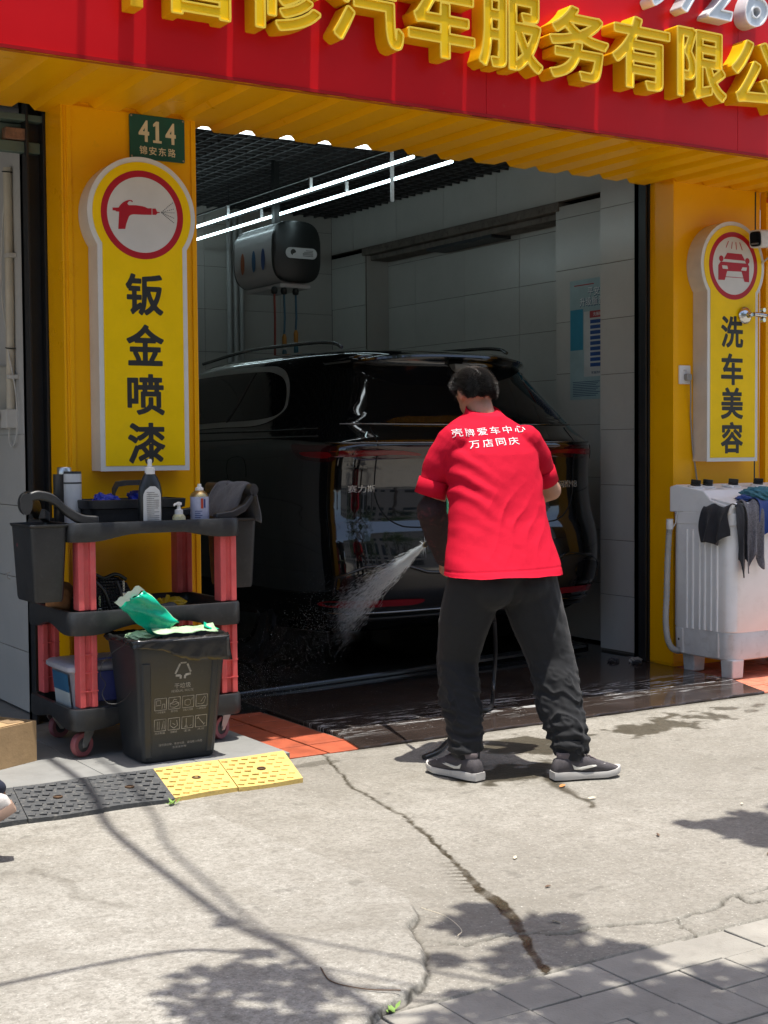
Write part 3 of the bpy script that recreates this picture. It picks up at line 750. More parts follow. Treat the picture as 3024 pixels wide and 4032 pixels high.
# ================================================================== hanging key-hole signs
MWHITE = mat('sign_white', (0.66, 0.645, 0.60), 0.42, var=0.05, dirt=0.10, dirtcol=(0.4, 0.33, 0.24))
MSIDE = mat('sign_side', (0.60, 0.55, 0.48), 0.5, var=0.08, dirt=0.2, dirtcol=(0.4, 0.33, 0.25))
MSY = mat('sign_yellow', (0.90, 0.58, 0.0), 0.36, var=0.05, spec=0.2, dirt=0.06)
MSR = mat('sign_red', (0.42, 0.008, 0.018), 0.4, var=0.06, spec=0.35)
MSK = mat('sign_black', (0.016, 0.017, 0.016), 0.5)
MDISC = mat('sign_disc', (0.62, 0.60, 0.55), 0.42, var=0.05)
def keyhole(cx, cz, r, hw, zb, e=0.0):
    """outline of a disc standing on a panel; e shrinks it"""
    r -= e; hw -= e; zb += e
    a = math.asin(hw/r)
    pts = [(cx+r*math.sin(t), cz+r*math.cos(t)) for t in np.linspace(-math.pi+a, math.pi-a, 60)]
    return [(cx-hw, zb)]+pts+[(cx+hw, zb)]
def keysign(name, cx, cz, r, hw, zb, label, chars, emblem, ez):
    y1 = YF-0.002; y0 = YF-0.115
    t = thing(name, (cx, y1, zb), label, 'sign')
    b = MB(); b.prism(keyhole(cx, cz, r, hw, zb), y0, y1); b.obj('box', MSIDE, t, smooth=30)
    b = MB(); b.prism(keyhole(cx, cz, r, hw, zb, -0.002), y0-0.006, y0-0.0005); b.obj('rim', MWHITE, t, smooth=30)
    b = MB(); b.prism(keyhole(cx, cz, r, hw, zb, 0.021), y0-0.0085, y0-0.004); b.obj('face', MSY, t)
    yy = y0-0.0085
    b = MB(); R = 0.198
    rings = [[(cx+q*math.cos(k), yy-h, cz+q*math.sin(k)) for k in np.linspace(0, 2*math.pi, 65)[:-1]] for q, h in ((R, -.001), (R, .0012), (R-0.029, .0012), (R-0.029, -.001))]
    b.loft(rings, cap=False); b.obj('red_ring', MSR, t)
    b = MB(); b.prism(circ(cx, cz, R-0.0285, 64), yy-0.0008, yy+0.002); d = b.obj('disc', MDISC, t)
    emblem(d, cx, cz, yy-0.0008)
    for i, ch in enumerate(chars):
        heavy(ch, (cx+ez[1], yy-0.0006, ez[0][i]), 'character', MSK, t, 0.180, 0.186, 0.026)
    return t
def spraygun(d, cx, cz, y):
    # drawn in the 1659 px crop of the emblem, scaled to metres
    def P(u, v): return (cx+(u-700-0)*0.338/1010*0.94, cz-(v-905-(u-700)*0.155)*0.338/1190)
    body = [(247,760),(335,765),(365,722),(410,685),(460,662),(505,656),(540,664),(552,685),(548,695),(535,690),(525,672),(500,676),(478,690),(470,715),(490,738),(600,746),(690,765),(740,782),(780,805),(838,808),(838,912),(720,903),(560,885),(520,890),(490,915),(465,980),(445,1040),(432,1105),(328,1098),(345,830),(298,822),(290,808),(247,802)]
    b = MB(); b.prism([P(*q) for q in body], y-0.0012, y+0.0005); b.obj('spray_gun_icon', MSR, d)
    b = MB(); b.prism([P(*q) for q in [(850,815),(900,815),(915,850),(922,872),(965,878),(965,890),(930,890),(905,918),(850,912)]], y-0.0012, y+0.0005); b.obj('nozzle_icon', MSR, d)
    c0 = (985, 885); b = MB()
    for ex, ey in ((1175,738),(1190,842),(1200,905),(1192,993),(1188,1068)):
        L = math.hypot(ex-c0[0], ey-c0[1]); n = int(L/27)
        for k in range(n):
            f = (k+0.5)/n; u = c0[0]+(ex-c0[0])*f; v = c0[1]+(ey-c0[1])*f; p = P(u, v); p2 = P(u+(ex-c0[0])/L*8, v+(ey-c0[1])/L*8)
            a = math.atan2(p2[1]-p[1], p2[0]-p[0]); b.obox((p[0], y-0.0003, p[1]), (0.0052, 0.0012, 0.0026), ry=-a)
    o = b.obj('spray_dashes', MSK, d); o['kind'] = 'stuff'
keysign('paint_sign', 2.533, 2.362, 0.257, 0.213, 1.212, 'yellow keyhole sign with spray gun emblem on the left column', '钣金喷漆', spraygun,
        ((2.005, 1.778, 1.555, 1.335), 0.004))
def carwash(d, cx, cz, y):
    def P(u, v): return (cx+(u-370)*0.338/505, cz-(v-1195-(u-370)*0.03)*0.338/715)
    polys = [[(293,1038),(470,1045),(512,1125),(252,1115)], [(213,1150),(545,1160),(562,1190),(562,1390),(505,1385),(470,1262),(292,1262),(262,1375),(185,1375),(185,1195)],
             [(275,1330),(492,1336),(492,1343),(275,1337)]]
    for i, q in enumerate(polys):
        b = MB(); b.prism([P(*p) for p in q], y-0.0012, y+0.0005); b.obj('car_icon', MSR, d)
    for u, v in ((220, 1112), (540, 1125)):
        b = MB(); c = P(u, v); b.prism(circ(c[0], c[1], 0.0175, 20), y-0.0012, y+0.0005); b.obj('mirror_icon', MSR, d)
    for q in ([(228,1195),(290,1197),(302,1238),(236,1236)], [(478,1207),(535,1207),(525,1250),(462,1246)]):
        b = MB(); b.prism([P(*p) for p in q], y-0.0018, y+0.0005); b.obj('headlight_icon', MDISC, d)
    for a, e in (((307,893),(277,975)), ((353,900),(345,985)), ((397,900),(405,992)), ((443,898),(477,995))):
        p, q = P(*a), P(*e); b = MB(); L = math.hypot(q[0]-p[0], q[1]-p[1])
        b.obox(((p[0]+q[0])/2, y-0.0003, (p[1]+q[1])/2), (0.0045, 0.0016, L), ry=math.atan2(q[0]-p[0], q[1]-p[1])); b.obj('water_jet_icon', MSR, d)
keysign('wash_sign', 6.247, 2.362, 0.257, 0.205, 1.214, 'yellow keyhole sign with car and water jets emblem on the right column', '洗车美容', carwash,
        ((1.975, 1.755, 1.555, 1.352), -0.008))
# house number plate
pl = thing('house_number_plate', (2.658, YF-0.006, 2.64), 'green enamel house number plate with 414 above the spray gun sign', 'sign')
MG = mat('plate_green', (0.004, 0.085, 0.06), 0.35, var=0.12)
MCR = mat('plate_cream', (0.70, 0.62, 0.40), 0.4)
b = MB(); b.prism(rrect(2.522, 2.795, 2.637, 2.838, 0.008), YF-0.012, YF-0.0065); b.obj('plate', MG, pl, bevel=0.001)
for i, ch in enumerate('414'):
    if ch == '1':
        b = MB(); xc = 2.658; b.prism([(xc-.021, 2.716), (xc+.021, 2.716), (xc+.021, 2.727), (xc+.0085, 2.727), (xc+.0085, 2.814), (xc-.006, 2.814), (xc-.020, 2.800), (xc-.020, 2.788), (xc-.0085, 2.793), (xc-.0085, 2.727), (xc-.021, 2.727)], YF-0.0132, YF-0.0118); b.obj('numeral', MCR, pl); continue
    heavy(ch, (2.592+i*0.066, YF-0.0125, 2.765), 'numeral', MCR, pl, 0.052 if ch == '4' else 0.030, 0.098, 0.02)
for i, ch in enumerate('锦安东路'):
    heavy(ch, (2.588+i*0.047, YF-0.0125, 2.678), 'character', MCR, pl, 0.037, 0.038, 0.012)
for x, z in ((2.531, 2.829), (2.786, 2.829), (2.531, 2.646), (2.786, 2.646)):
    b = MB(); b.lathe([(0.005, YF-0.0145), (0.004, YF-0.0155)], (x, 0, z), 10, 'Y'); b.obj('rivet', mat('rivet', (0.35, 0.32, 0.26), 0.5, metal=0.6) if 'rivet' not in MATS else MATS['rivet'], pl)

# ================================================================== security camera, chrome mount, socket
cc = thing('security_camera', (6.62, 6.1, 2.47), 'white bullet security camera above the car wash sign', 'camera')
MCW = mat('camera_white', (0.58, 0.56, 0.52), 0.45, var=0.1, dirt=0.3, dirtcol=(0.2, 0.17, 0.13))
ax = Vector((0.62, 0.72, 0.30)).normalized()
def oriented(prof, c, d, n=24, sq=2.0):
    """lofted body along d with superelliptic section; prof = (along, half-width, half-height)"""
    d = d.normalized(); r = d.cross(Vector((0, 0, 1))).normalized(); u = r.cross(d); b = MB(); rings = []
    for a, hw, hh in prof:
        ring = []
        for k in range(n):
            t = 2*math.pi*k/n; cs, sn = math.cos(t), math.sin(t)
            ring.append(Vector(c)+d*a+r*(hw*math.copysign(abs(cs)**(2/sq), cs))+u*(hh*math.copysign(abs(sn)**(2/sq), sn)))
        rings.append(ring)
    b.loft(rings); return b
cpos = Vector((6.285, 5.93, 2.505)); cdir = Vector((0.95, 0.25, 0.10))
oriented([(0, .040, .048), (.006, .043, .052), (.26, .043, .050), (.265, .038, .045)], cpos, cdir, 28, 5).obj('housing', MCW, cc, smooth=40)
oriented([(-.006, .033, .040), (.001, .036, .044)], cpos, cdir, 28, 5).obj('front_glass', mat('lens_black', (0.006, 0.006, 0.008), 0.12), cc, smooth=40)
b = MB(); oc = cpos+cdir.normalized()*-.0075; b.obox((oc.x, oc.y, oc.z-0.028), (0.004, 0.045, 0.009), 0.25); b.obj('infrared_window', mat('ir_grey', (0.13, 0.13, 0.13), 0.3), cc)
b = MB(); b.tube(catmull([(6.50, 5.985, 2.475), (6.50, 6.0, 2.43), (6.56, 6.05, 2.42), (6.68, 6.13, 2.45)]), 0.018, 10); b.obj('bracket', MCW, cc, smooth=40)
b = MB(); b.lathe([(0.045, 6.12), (0.045, 6.155), (0.04, 6.16)], (6.68, 0, 2.45), 20, 'Y'); b.obj('mounting_base', MCW, cc, smooth=40)
b = MB(); b.lathe([(0.048, 6.130), (0.052, 6.188)], (6.385, 0, 2.50), 24, 'Y'); b.obj('junction_box', MCW, cc, smooth=40)
b = MB(); b.tube(catmull([(6.50, 6.0, 2.44), (6.48, 6.08, 2.38), (6.50, 6.15, 2.34), (6.52, 6.185, 2.30), (6.525, 6.186, 2.0)]), 0.005, 6); b.obj('lead', MCW, cc, smooth=60)
MCH = mat('chrome', (0.62, 0.62, 0.60), 0.12, metal=1.0, var=0.03)
cm = thing('suction_mount', (6.36, 6.07, 2.07), 'chrome suction cup mount holding a rod beside the car wash sign', 'mount')
b = MB(); b.lathe([(0.040, 6.063), (0.052, 6.055), (0.046, 6.045), (0.030, 6.035), (0.018, 6.030), (0.014, 6.005), (0.010, 6.0)], (6.335, 0, 2.075), 28, 'Y'); b.obj('cup', MCH, cm, smooth=50)
b = MB(); b.tube([(6.345, 5.997, 2.078), (6.43, 5.99, 2.072)], [0.013, 0.016], 12); b.obj('clamp', MCH, cm, smooth=40)
for dz in (0.028, -0.03):
    b = MB(); b.lathe([(0.013, 5.975), (0.013, 6.0)], (6.41, 0, 2.075+dz), 10, 'Y'); b.obj('thumb_screw', MCH, cm, smooth=40)
b = MB(); b.tube([(6.42, 5.99, 2.073), (6.95, 5.96, 2.10)], 0.008, 8); b.obj('rod', mat('brass_rod', (0.30, 0.24, 0.15), 0.35, metal=0.9), cm, smooth=60)
sk = thing('wall_socket', (5.945, YF, 1.70), 'white wall socket with a grey plug on the yellow right column', 'socket')
b = MB(); b.prism(rrect(5.925, 6.013, 1.668, 1.778, 0.006), YF-0.012, YF-0.0005); b.obj('socket_plate', mat('socket_white', (0.70, 0.69, 0.66), 0.35), sk, bevel=0.002)
for dx in (-.007, .007):
    b = MB(); b.box(5.968+dx-.0018, 5.968+dx+.0018, YF-.0128, YF-.011, 1.742, 1.753); b.obj('slot', MSK, sk)
b = MB(); b.prism(rrect(5.958, 6.0, 1.688, 1.728, 0.012), YF-0.040, YF-0.0125); b.obj('plug', mat('plug_grey', (0.30, 0.29, 0.27), 0.5), sk, bevel=0.004)
cd_ = MB(); cd_.tube(catmull([(5.995, YF-.03, 1.688), (5.998, YF-.03, 1.60), (6.015, YF-.012, 1.48), (6.035, YF-.01, 1.28), (6.055, YF-.01, 1.18), (6.075, YF-.02, 1.0)]), 0.0045, 6)
tag(cd_.obj('power_cord', MATS['plug_grey'], smooth=60), 'thin grey power cord running from the wall socket down to the washing machine', 'cord')

# ================================================================== lamps in the bay
MT = mat('lit_tube', (0.9, 0.97, 1.0), 0.4, emit=((0.72, 0.95, 1.0), 4.0))
MTH = mat('lamp_white', (0.6, 0.6, 0.6), 0.5)
for i, (x, z, lab) in enumerate(((4.47, 2.945, 'left of two rows of lit tubes under the bay ceiling'), (4.735, 2.945, 'right of two rows of lit tubes under the bay ceiling'))):
    lt = thing('tube_light', (x, 8.5, z), lab, 'light', 'tube lights in the wash bay')
    y = 6.78
    while y < 10.5:
        b = MB(); b.tube([(x, y+0.006, z), (x, y+1.182, z)], 0.0095, 10); b.obj('glass_tube', MT, lt, smooth=60)
        for yy in (y+1.189,):
            b = MB(); b.box(x-.010, x+.010, yy-.006, yy+.006, z-.010, z+.08); b.obj('lamp_holder', MTH, lt)
        b = MB(); b.box(x-.008, x+.008, y, y+1.185, z+.075, z+.085); b.obj('channel', MSK, lt)
        y += 1.196
    b = MB()
    for yy in (7.3, 9.7): b.tube([(x, yy, z+.06), (x, yy, 3.27)], 0.004, 6)
    q = b.obj('suspension_wires', M_BLACKSTEEL, lt); q['kind'] = 'stuff'
lt = thing('added_glow_strip', (3.8, 6.85, 2.96), 'added glowing strip hidden behind the inner edge of the soffit', 'light')
b = MB(); b.box(2.95, 4.30, 6.80, 6.84, 2.968, 2.985); b.obj('glow_bar', mat('notch_glow', (0.9, 0.95, 1), 0.4, emit=((0.85, 0.95, 1.0), 2.2)), lt)  # made-up emitter, added only to brighten the notches along the soffit edge
b = MB(); b.box(2.93, 4.32, 6.795, 6.845, 2.986, 3.01); b.obj('channel', MSK, lt)
hr = MB(); hr.box(4.640, 4.662, 7.29, 7.30, 2.785, 3.27)
tag(hr.obj('hanging_strip', mat('strip_white', (0.42, 0.43, 0.44), 0.6)), 'thin white strip hanging from the bay ceiling beside the tube lights', 'strip')

# ================================================================== hose reel cabinet hung in the bay
hc = thing('hose_reel_cabinet', (4.71, 8.9, 2.43), 'rounded white and black hose reel cabinet hanging in the wash bay', 'cabinet')
def sqring(cx, cz, w, h, y, n=36, e=3.2):
    return [(cx+w*math.copysign(abs(math.cos(t))**(2/e), math.cos(t)), y, cz+h*math.copysign(abs(math.sin(t))**(2/e), math.sin(t))) for t in (2*math.pi*k/n for k in range(n))]
MRW = mat('reel_white', (0.62, 0.62, 0.63), 0.15, var=0.04); MRB = mat('reel_black', (0.012, 0.014, 0.014), 0.35)
b = MB(); b.loft([sqring(4.71, 2.645, .186, .212, y) for y in (8.62, 9.18)]); b.obj('shell', MRW, hc, smooth=40)
for y0, s in ((8.605, -1), (9.195, 1)):
    b = MB(); b.loft([sqring(4.71, 2.645, w, h, y0+s*dy) for w, h, dy in ((.186, .212, -.02), (.184, .21, .008), (.17, .195, .02))]); b.obj('end_cap', MRB, hc, smooth=40)
ey = 8.583
b = MB(); b.prism(rrect(4.615, 4.855, 2.60, 2.672, 0.035, 8), ey-0.003, ey+0.003); lb = b.obj('label', mat('label_grey', (0.45, 0.46, 0.47), 0.4), hc)
b = MB(); b.prism(circ(4.672, 2.640, .021, 24)[0:18]+[(4.668, 2.628)], ey-0.004, ey); b.obj('label_mark', MSK, lb)
for k, (x0, z) in enumerate(((4.77, 2.655), (4.755, 2.645), (4.745, 2.636), (4.745, 2.628), (4.745, 2.619))):
    b = MB(); b.box(x0, 4.825, ey-.0038, ey, z-.0018, z+.0018); b.obj('label_line', MSK, lb)
for k, (y, c) in enumerate(((8.74, (0.02, 0.07, 0.25)), (8.88, (0.02, 0.12, 0.28)), (9.05, (0.40, 0.10, 0.02)))):
    b = MB(); b.add([(4.5225, y+.030*math.cos(t), 2.60+.075*math.sin(t)) for t in (2*math.pi*k2/20 for k2 in range(20))], [tuple(range(20))]); b.obj('pictogram', mat('picto%d' % k, c, 0.4), hc)
b = MB(); b.box(4.60, 4.84, 8.64, 9.15, 2.405, 2.436); b.obj('under_tray', MRW, hc, bevel=0.01)
for x, zl, c in ((4.565, 1.80, (0.22, 0.035, 0.02)), (4.64, 2.09, (0.03, 0.10, 0.16)), (4.73, 2.12, (0.03, 0.10, 0.16))):
    b = MB(); b.lathe([(0.004, -.028), (.020, -.022), (.024, 0), (.018, .02), (.008, .026)], (x, 8.66, 2.385), 16); b.obj('hose_stop', MRB, hc, smooth=60)
    b = MB(); b.tube([(x, 8.66, 2.37), (x+.004, 8.66, 2.2), (x-.002, 8.66, zl)], 0.008, 8); h = b.obj('hose', mat('hose_%d' % int(x*1000), c, 0.5), hc, smooth=60)
    if zl > 2:
        for z0, z1, cc_, nm in ((zl-.085, zl, (0.40, 0.17, 0.02), 'orange_sleeve'), (zl-.10, zl-.085, (0.5, 0.5, 0.48), 'white_band'), (zl-.18, zl-.10, (0.02, 0.09, 0.13), 'blue_sleeve')):
            b = MB(); b.lathe([(0.012, z0), (0.016, z0+.01), (0.016, z1-.02), (0.009, z1)], (x-.001, 8.66, 0), 12); b.obj(nm, mat(nm, cc_, 0.5) if nm not in MATS else MATS[nm], h, smooth=40)
for x, y in ((4.63, 8.75), (4.79, 9.05)):
    b = MB(); b.box(x-.02, x+.02, y-.02, y+.02, 2.845, 3.30); b.obj('hanger', MRB, hc)

# ================================================================== poster on the pier
ps = thing('poster', (6.19, 7.3, 1.63), 'pale blue advertising poster with blue rows on the tiled pier', 'poster')
def pq(y0, y1, z0, z1, lay, nm, m):
    b = MB(); b.box(6.198-0.0012*lay, 6.198-0.0012*lay+0.001, y0, y1, z0, z1); return b.obj(nm, m, ps)
# the poster faces -X; its left edge is the far one (y = 7.51)
pq(6.98+.02, 7.505, 1.62, 2.415, 1, 'paper', mat('poster_paper', (0.33, 0.45, 0.47), 0.6, var=0.15, vscale=4))
pq(6.99+.02, 7.36, 2.10-.33, 2.10+.10, 2, 'white_panel', mat('poster_white', (0.55, 0.56, 0.55), 0.6))
pq(7.37, 7.50, 1.95, 2.22, 2, 'blue_field', mat('poster_cyan', (0.03, 0.24, 0.36), 0.6))
pq(7.02, 7.30, 2.155, 2.20, 3, 'red_banner', mat('poster_red', (0.40, 0.04, 0.04), 0.5))
for k in range(9): pq(7.02, 7.295, 2.118-k*.0355, 2.142-k*.0355, 3, 'blue_row', mat('poster_blue', (0.02, 0.07, 0.26), 0.5) if 'poster_blue' not in MATS else MATS['poster_blue'])
MPW = mat('poster_text', (0.75, 0.77, 0.77), 0.6); MPN = mat('poster_navy', (0.01, 0.06, 0.14), 0.6)
for s, yl, z, h in (('平安好', 7.32, 2.325, .055), ('升级版普', 7.40, 2.262, .055)):
    for i, ch in enumerate(s):
        text(ch, (6.1936, yl-i*.062-.028, z+.004), 'poster_character', MPW, ps, fitw=.052, fith=h, depth=.0006, right=(0, -1, 0))
        text(ch, (6.1944, yl-i*.062-.031, z+.000), 'poster_shadow', MPN, ps, fitw=.058, fith=h+.006, depth=.0006, right=(0, -1, 0))
text('先报销', (6.1935, 7.22, 2.178), 'poster_character', MPW, ps, fitw=.085, fith=.024, depth=.0005, right=(0, -1, 0))
text('客服热线：400', (6.1948, 7.20, 1.795), 'poster_character', MPN, ps, fitw=.17, fith=.018, depth=.0005, right=(0, -1, 0))
for k in range(9): pq(7.20+.02*(k % 3), 7.475, 1.735-k*.0115, 1.739-k*.0115, 2, 'text_line', MPN)
pq(7.26, 7.46, 2.375, 2.382, 2, 'text_line', MATS['poster_red'])

# ================================================================== conduit on the neighbour's wall
cp = thing('conduit_pipe', (2.15, 6.8, 1.4), 'cream plastic conduit with clips running up the grey side wall', 'pipe')
MCP = mat('conduit_cream', (0.55, 0.49, 0.38), 0.5, var=0.1)
b = MB(); b.tube([(2.150, 6.815, 1.50), (2.150, 6.800, 2.0), (2.150, 6.80, 2.66)], 0.021, 12); b.obj('pipe', MCP, cp, smooth=40)
for z in (1.66, 2.24): b = MB(); b.box(2.128, 2.171, 6.75, 6.80, z-.010, z+.010); b.obj('clip', mat('clip_white', (0.6, 0.58, 0.53), 0.5) if 'clip_white' not in MATS else MATS['clip_white'], cp, bevel=.002)
for z in (1.80, 2.64): b = MB(); b.tube([(2.150+.0235*math.cos(t), 6.80+.0235*math.sin(t), z+.004*math.sin(t)) for t in np.linspace(0, 2*math.pi, 18)], 0.003, 5); b.obj('cable_tie', MSK, cp)
bx = thing('junction_box', (2.14, 6.85, 1.40), 'white plastic junction box below the cream conduit', 'box')
b = MB(); b.box(2.115, 2.171, 6.775, 6.875, 1.415, 1.505); b.obj('case', MATS['clip_white'], bx, bevel=.004)
b = MB(); b.lathe([(.012, 0), (.012, .05), (.020, .052), (.020, .075), (.010, .08)], (2.09, 0, 0), 10, 'Z'); b.xf(Matrix.Translation((0, 6.93, 1.47)) @ Matrix.Rotation(math.radians(90), 4, 'X')); b.obj('cable_gland', mat('gland', (0.25, 0.22, 0.19), 0.5), bx)
cw = thing('wall_cable', (2.15, 6.8, 1.3), 'thin white cable looping beside the cream conduit', 'cable')
b = MB(); b.tube(catmull([(2.150, 6.82, 2.64), (2.150, 6.90, 2.35), (2.150, 6.93, 2.1), (2.150, 6.86, 1.88), (2.135, 6.80, 1.80), (2.150, 6.74, 1.6), (2.150, 6.72, 1.45), (2.150, 6.745, 1.36), (2.150, 6.80, 1.325), (2.150, 6.85, 1.36), (2.150, 6.84, 1.42)]), 0.004, 6)
b.obj('strand', mat('cable_white', (0.60, 0.58, 0.53), 0.5), cw, smooth=60)
mb_ = MB(); mb_.box(2.09, 2.170, 6.92, 7.15, 1.42, 1.72)
tag(mb_.obj('meter_box', mat('meter_cream', (0.50, 0.49, 0.43), 0.5), bevel=.008), 'pale meter box on the side wall left of the conduit', 'box')
# ================================================================== service cart
MPL = mat('black_plastic', (0.022, 0.023, 0.024), 0.42, var=0.2, vscale=12, bump=0.12, bscale=300, dirt=0.25, dirtcol=(0.10, 0.10, 0.10))
MPLG = mat('scuffed_plastic', (0.035, 0.036, 0.037), 0.5, var=0.25, vscale=14, bump=0.15, bscale=250, dirt=0.5, dirtcol=(0.13, 0.13, 0.13))
MREDP = mat('red_post', (0.70, 0.105, 0.105), 0.5, var=0.14, vscale=9, bump=0.1, bscale=200, dirt=0.35, dirtcol=(0.60, 0.22, 0.20))
CART = thing('service_cart', (2.37, 5.84, 0.04), 'three tier black plastic service cart with red posts beside the left column', 'cart')
CX0, CX1, CY0, CY1 = 1.985, 2.755, 5.55, 6.12
def rr2(x0, x1, y0, y1, r, n=6): return rrect(x0, x1, y0, y1, r, n)
def tray(z1, zc, arch):
    """shallow tray: rim with drooping corners (zc) and an arched skirt, floor inside"""
    out = rr2(CX0, CX1, CY0, CY1, 0.055, 6)
    # denser outline
    P = []
    for i in range(len(out)):
        a, b = out[i], out[(i+1) % len(out)]; k = max(1, int(math.hypot(b[0]-a[0], b[1]-a[1])/0.04))
        P += [(a[0]+(b[0]-a[0])*j/k, a[1]+(b[1]-a[1])*j/k) for j in range(k)]
    cx, cy = (CX0+CX1)/2, (CY0+CY1)/2
    def low(x, y):
        d = min(math.hypot(x-qx, y-qy) for qx in (CX0, CX1) for qy in (CY0, CY1))
        t = min(1, max(0, (d-0.09)/0.20)); t = t*t*(3-2*t)
        return zc+arch*t
    def sh(p, e): return (cx+(p[0]-cx)*(1-e/(CX1-CX0)*2), cy+(p[1]-cy)*(1-e/(CY1-CY0)*2))
    b = MB()
    rings = [[(*p, low(*p)) for p in P], [(*sh(p, -0.004), low(*p)+0.012) for p in P], [(*sh(p, -0.003), z1-0.008) for p in P], [(*p, z1) for p in P], [(*sh(p, 0.018), z1) for p in P], [(*sh(p, 0.022), z1-0.006) for p in P], [(*sh(p, 0.024), z1-0.045) for p in P]]
    b.loft(rings, cap=False); k = len(b.v)-len(P); b.f.append(tuple(range(k, k+len(P))))
    rings = [[(*p, low(*p)) for p in P], [(*sh(p, 0.02), low(*p)) for p in P], [(*sh(p, 0.02), z1-0.05) for p in P]]
    b.loft(rings, cap=False)
    return b.obj('tray', MPL, CART, smooth=45)
tray(1.008, 0.930, 0.028); tray(0.645, 0.548, 0.034); tray(0.245, 0.158, 0.030)
def post(cx, cy, z0, z1):
    b = MB(); w, d = 0.038, 0.034
    prof = [(-w, -d), (-w*.35, -d), (-w*.28, -d*.62), (w*.28, -d*.62), (w*.35, -d), (w, -d), (w, d), (-w, d)]
    rings = [[(cx+x, cy+y, z) for x, y in prof] for z in (z0, z1)]
    b.loft(rings); b.obj('post', MREDP, CART, bevel=0.004)
    for k in range(3 if z0 < .5 else 0):
        z = z0+(z1-z0)*(0.22+0.25*k)
        q = MB(); q.box(cx-w-.0012, cx+w+.0012, cy-d-.0012, cy-d*.7, z, z+.004); q.obj('post_band', MREDP, CART)
for px_, py_ in ((2.062, 5.605), (2.700, 5.605), (2.062, 6.065), (2.700, 6.065)):
    post(px_, py_, 0.248, 0.550); post(px_, py_, 0.648, 0.936)
# left push handle: two arms rising to a cross bar, right end has a low grip
def arm(y, s):
    pts = catmull([(2.12, y, 1.012), (2.05, y, 1.022), (1.985, y, 1.060), (1.93, y, 1.108), (1.87, y, 1.125), (1.83, y, 1.118)], 6)
    b = MB(); rings = []
    for i, p in enumerate(pts):
        f = i/(len(pts)-1); hw = 0.022; h = 0.022-0.004*f
        rings.append([(p.x+dx*h*0.4, p.y+dy, p.z+dz) for dx, dy, dz in ((0, -hw, -h), (0, hw, -h), (0, hw, h), (0, -hw, h))])
    b.loft(rings); b.obj('handle_arm', MPL, CART, bevel=0.006, smooth=40)
arm(5.60, 1)
hp = catmull([(1.815, 5.575, 1.092), (1.822, 5.63, 1.092), (1.868, 5.76, 1.090), (1.925, 5.90, 1.090), (1.985, 6.02, 1.075), (2.02, 6.08, 1.05)], 5)
b = MB(); b.loft([[(p.x+0.026*math.cos(t), p.y, p.z+0.044*math.sin(t)) for t in (2*math.pi*k/14 for k in range(14))] for p in hp]); b.obj('handle_bar', MPL, CART, smooth=40)
b = MB(); b.loft([[(x, y, z-0.02), (x+.012, y, z+0.02), (x+.03, y, z+.02), (x+.03, y, z-.02)] for x, y, z in ((1.87, 5.60, 1.05), (1.93, 5.72, 1.03), (1.965, 5.84, 1.025), (1.99, 5.96, 1.025))]); b.obj('handle_web', MPL, CART, bevel=.004)
for y in (5.62, 6.05):
    b = MB(); b.loft([[(x, y-.02, z-.018), (x, y+.02, z-.018), (x, y+.02, z+.016), (x, y-.02, z+.016)] for x, z in ((2.66, 1.012), (2.74, 1.022), (2.80, 1.05), (2.835, 1.095), (2.845, 1.13))]); b.obj('handle_arm', MPL, CART, bevel=.006, smooth=40)
b = MB(); b.loft([[(2.842+0.020*math.cos(t), y, 1.125+0.028*math.sin(t)) for t in (2*math.pi*k/12 for k in range(12))] for y in (5.60, 6.07)]); b.obj('handle_bar', MPL, CART, smooth=40)
MWH = mat('pink_wheel', (0.30, 0.085, 0.095), 0.6, var=0.15, dirt=0.4, dirtcol=(0.30, 0.20, 0.20)); MHUB = mat('hub_dark', (0.05, 0.05, 0.05), 0.5)
MZN = mat('zinc', (0.42, 0.41, 0.39), 0.38, metal=0.7, dirt=0.4)
def caster(x, y, a):
    c = MB(); c.box(x-.03, x+.03, y-.03, y+.03, 0.150, 0.158); f = c.obj('caster', MZN, CART, bevel=.002)
    R = Matrix.Translation((x, y, 0.092)) @ Matrix.Rotation(a, 4, 'Z') @ Matrix.Translation((-0.028, 0, 0))
    q = MB(); q.lathe([(.030, -.014), (.048, -.015), (.051, -.010), (.052, 0), (.051, .010), (.048, .015), (.030, .014)], (0, 0, 0), 28, 'Y', cap=False); q.loft([[(r*math.cos(2*math.pi*k/28), h, r*math.sin(2*math.pi*k/28)) for k in range(28)] for r, h in ((.030, -.014), (.030, .014))], cap=False); q.xf(R); q.obj('wheel', MWH, f, smooth=40)
    q = MB(); q.lathe([(.0298, -.011), (.014, -.013), (.008, -.018), (.008, .018), (.014, .013), (.0298, .011)], (0, 0, 0), 20, 'Y'); q.xf(R); q.obj('hub', MHUB, f, smooth=40)
    for s in (-1, 1):
        q = MB(); q.prism([(-.008, -.012), (.010, -.010), (.050, .045), (.052, .060), (.004, .060), (-.010, .010)], s*.019-.0015, s*.019+.0015); q.xf(R); q.obj('fork', MZN, f)
    q = MB(); q.lathe([(.008, -.024), (.008, .024)], (0, 0, 0), 8, 'Y'); q.xf(R); q.obj('axle', MZN, f)
for (x, y, a) in ((2.068, 5.625, math.radians(20)), (2.70, 5.64, math.radians(25)), (2.075, 6.05, math.radians(200)), (2.70, 6.05, math.radians(160))): caster(x, y, a)

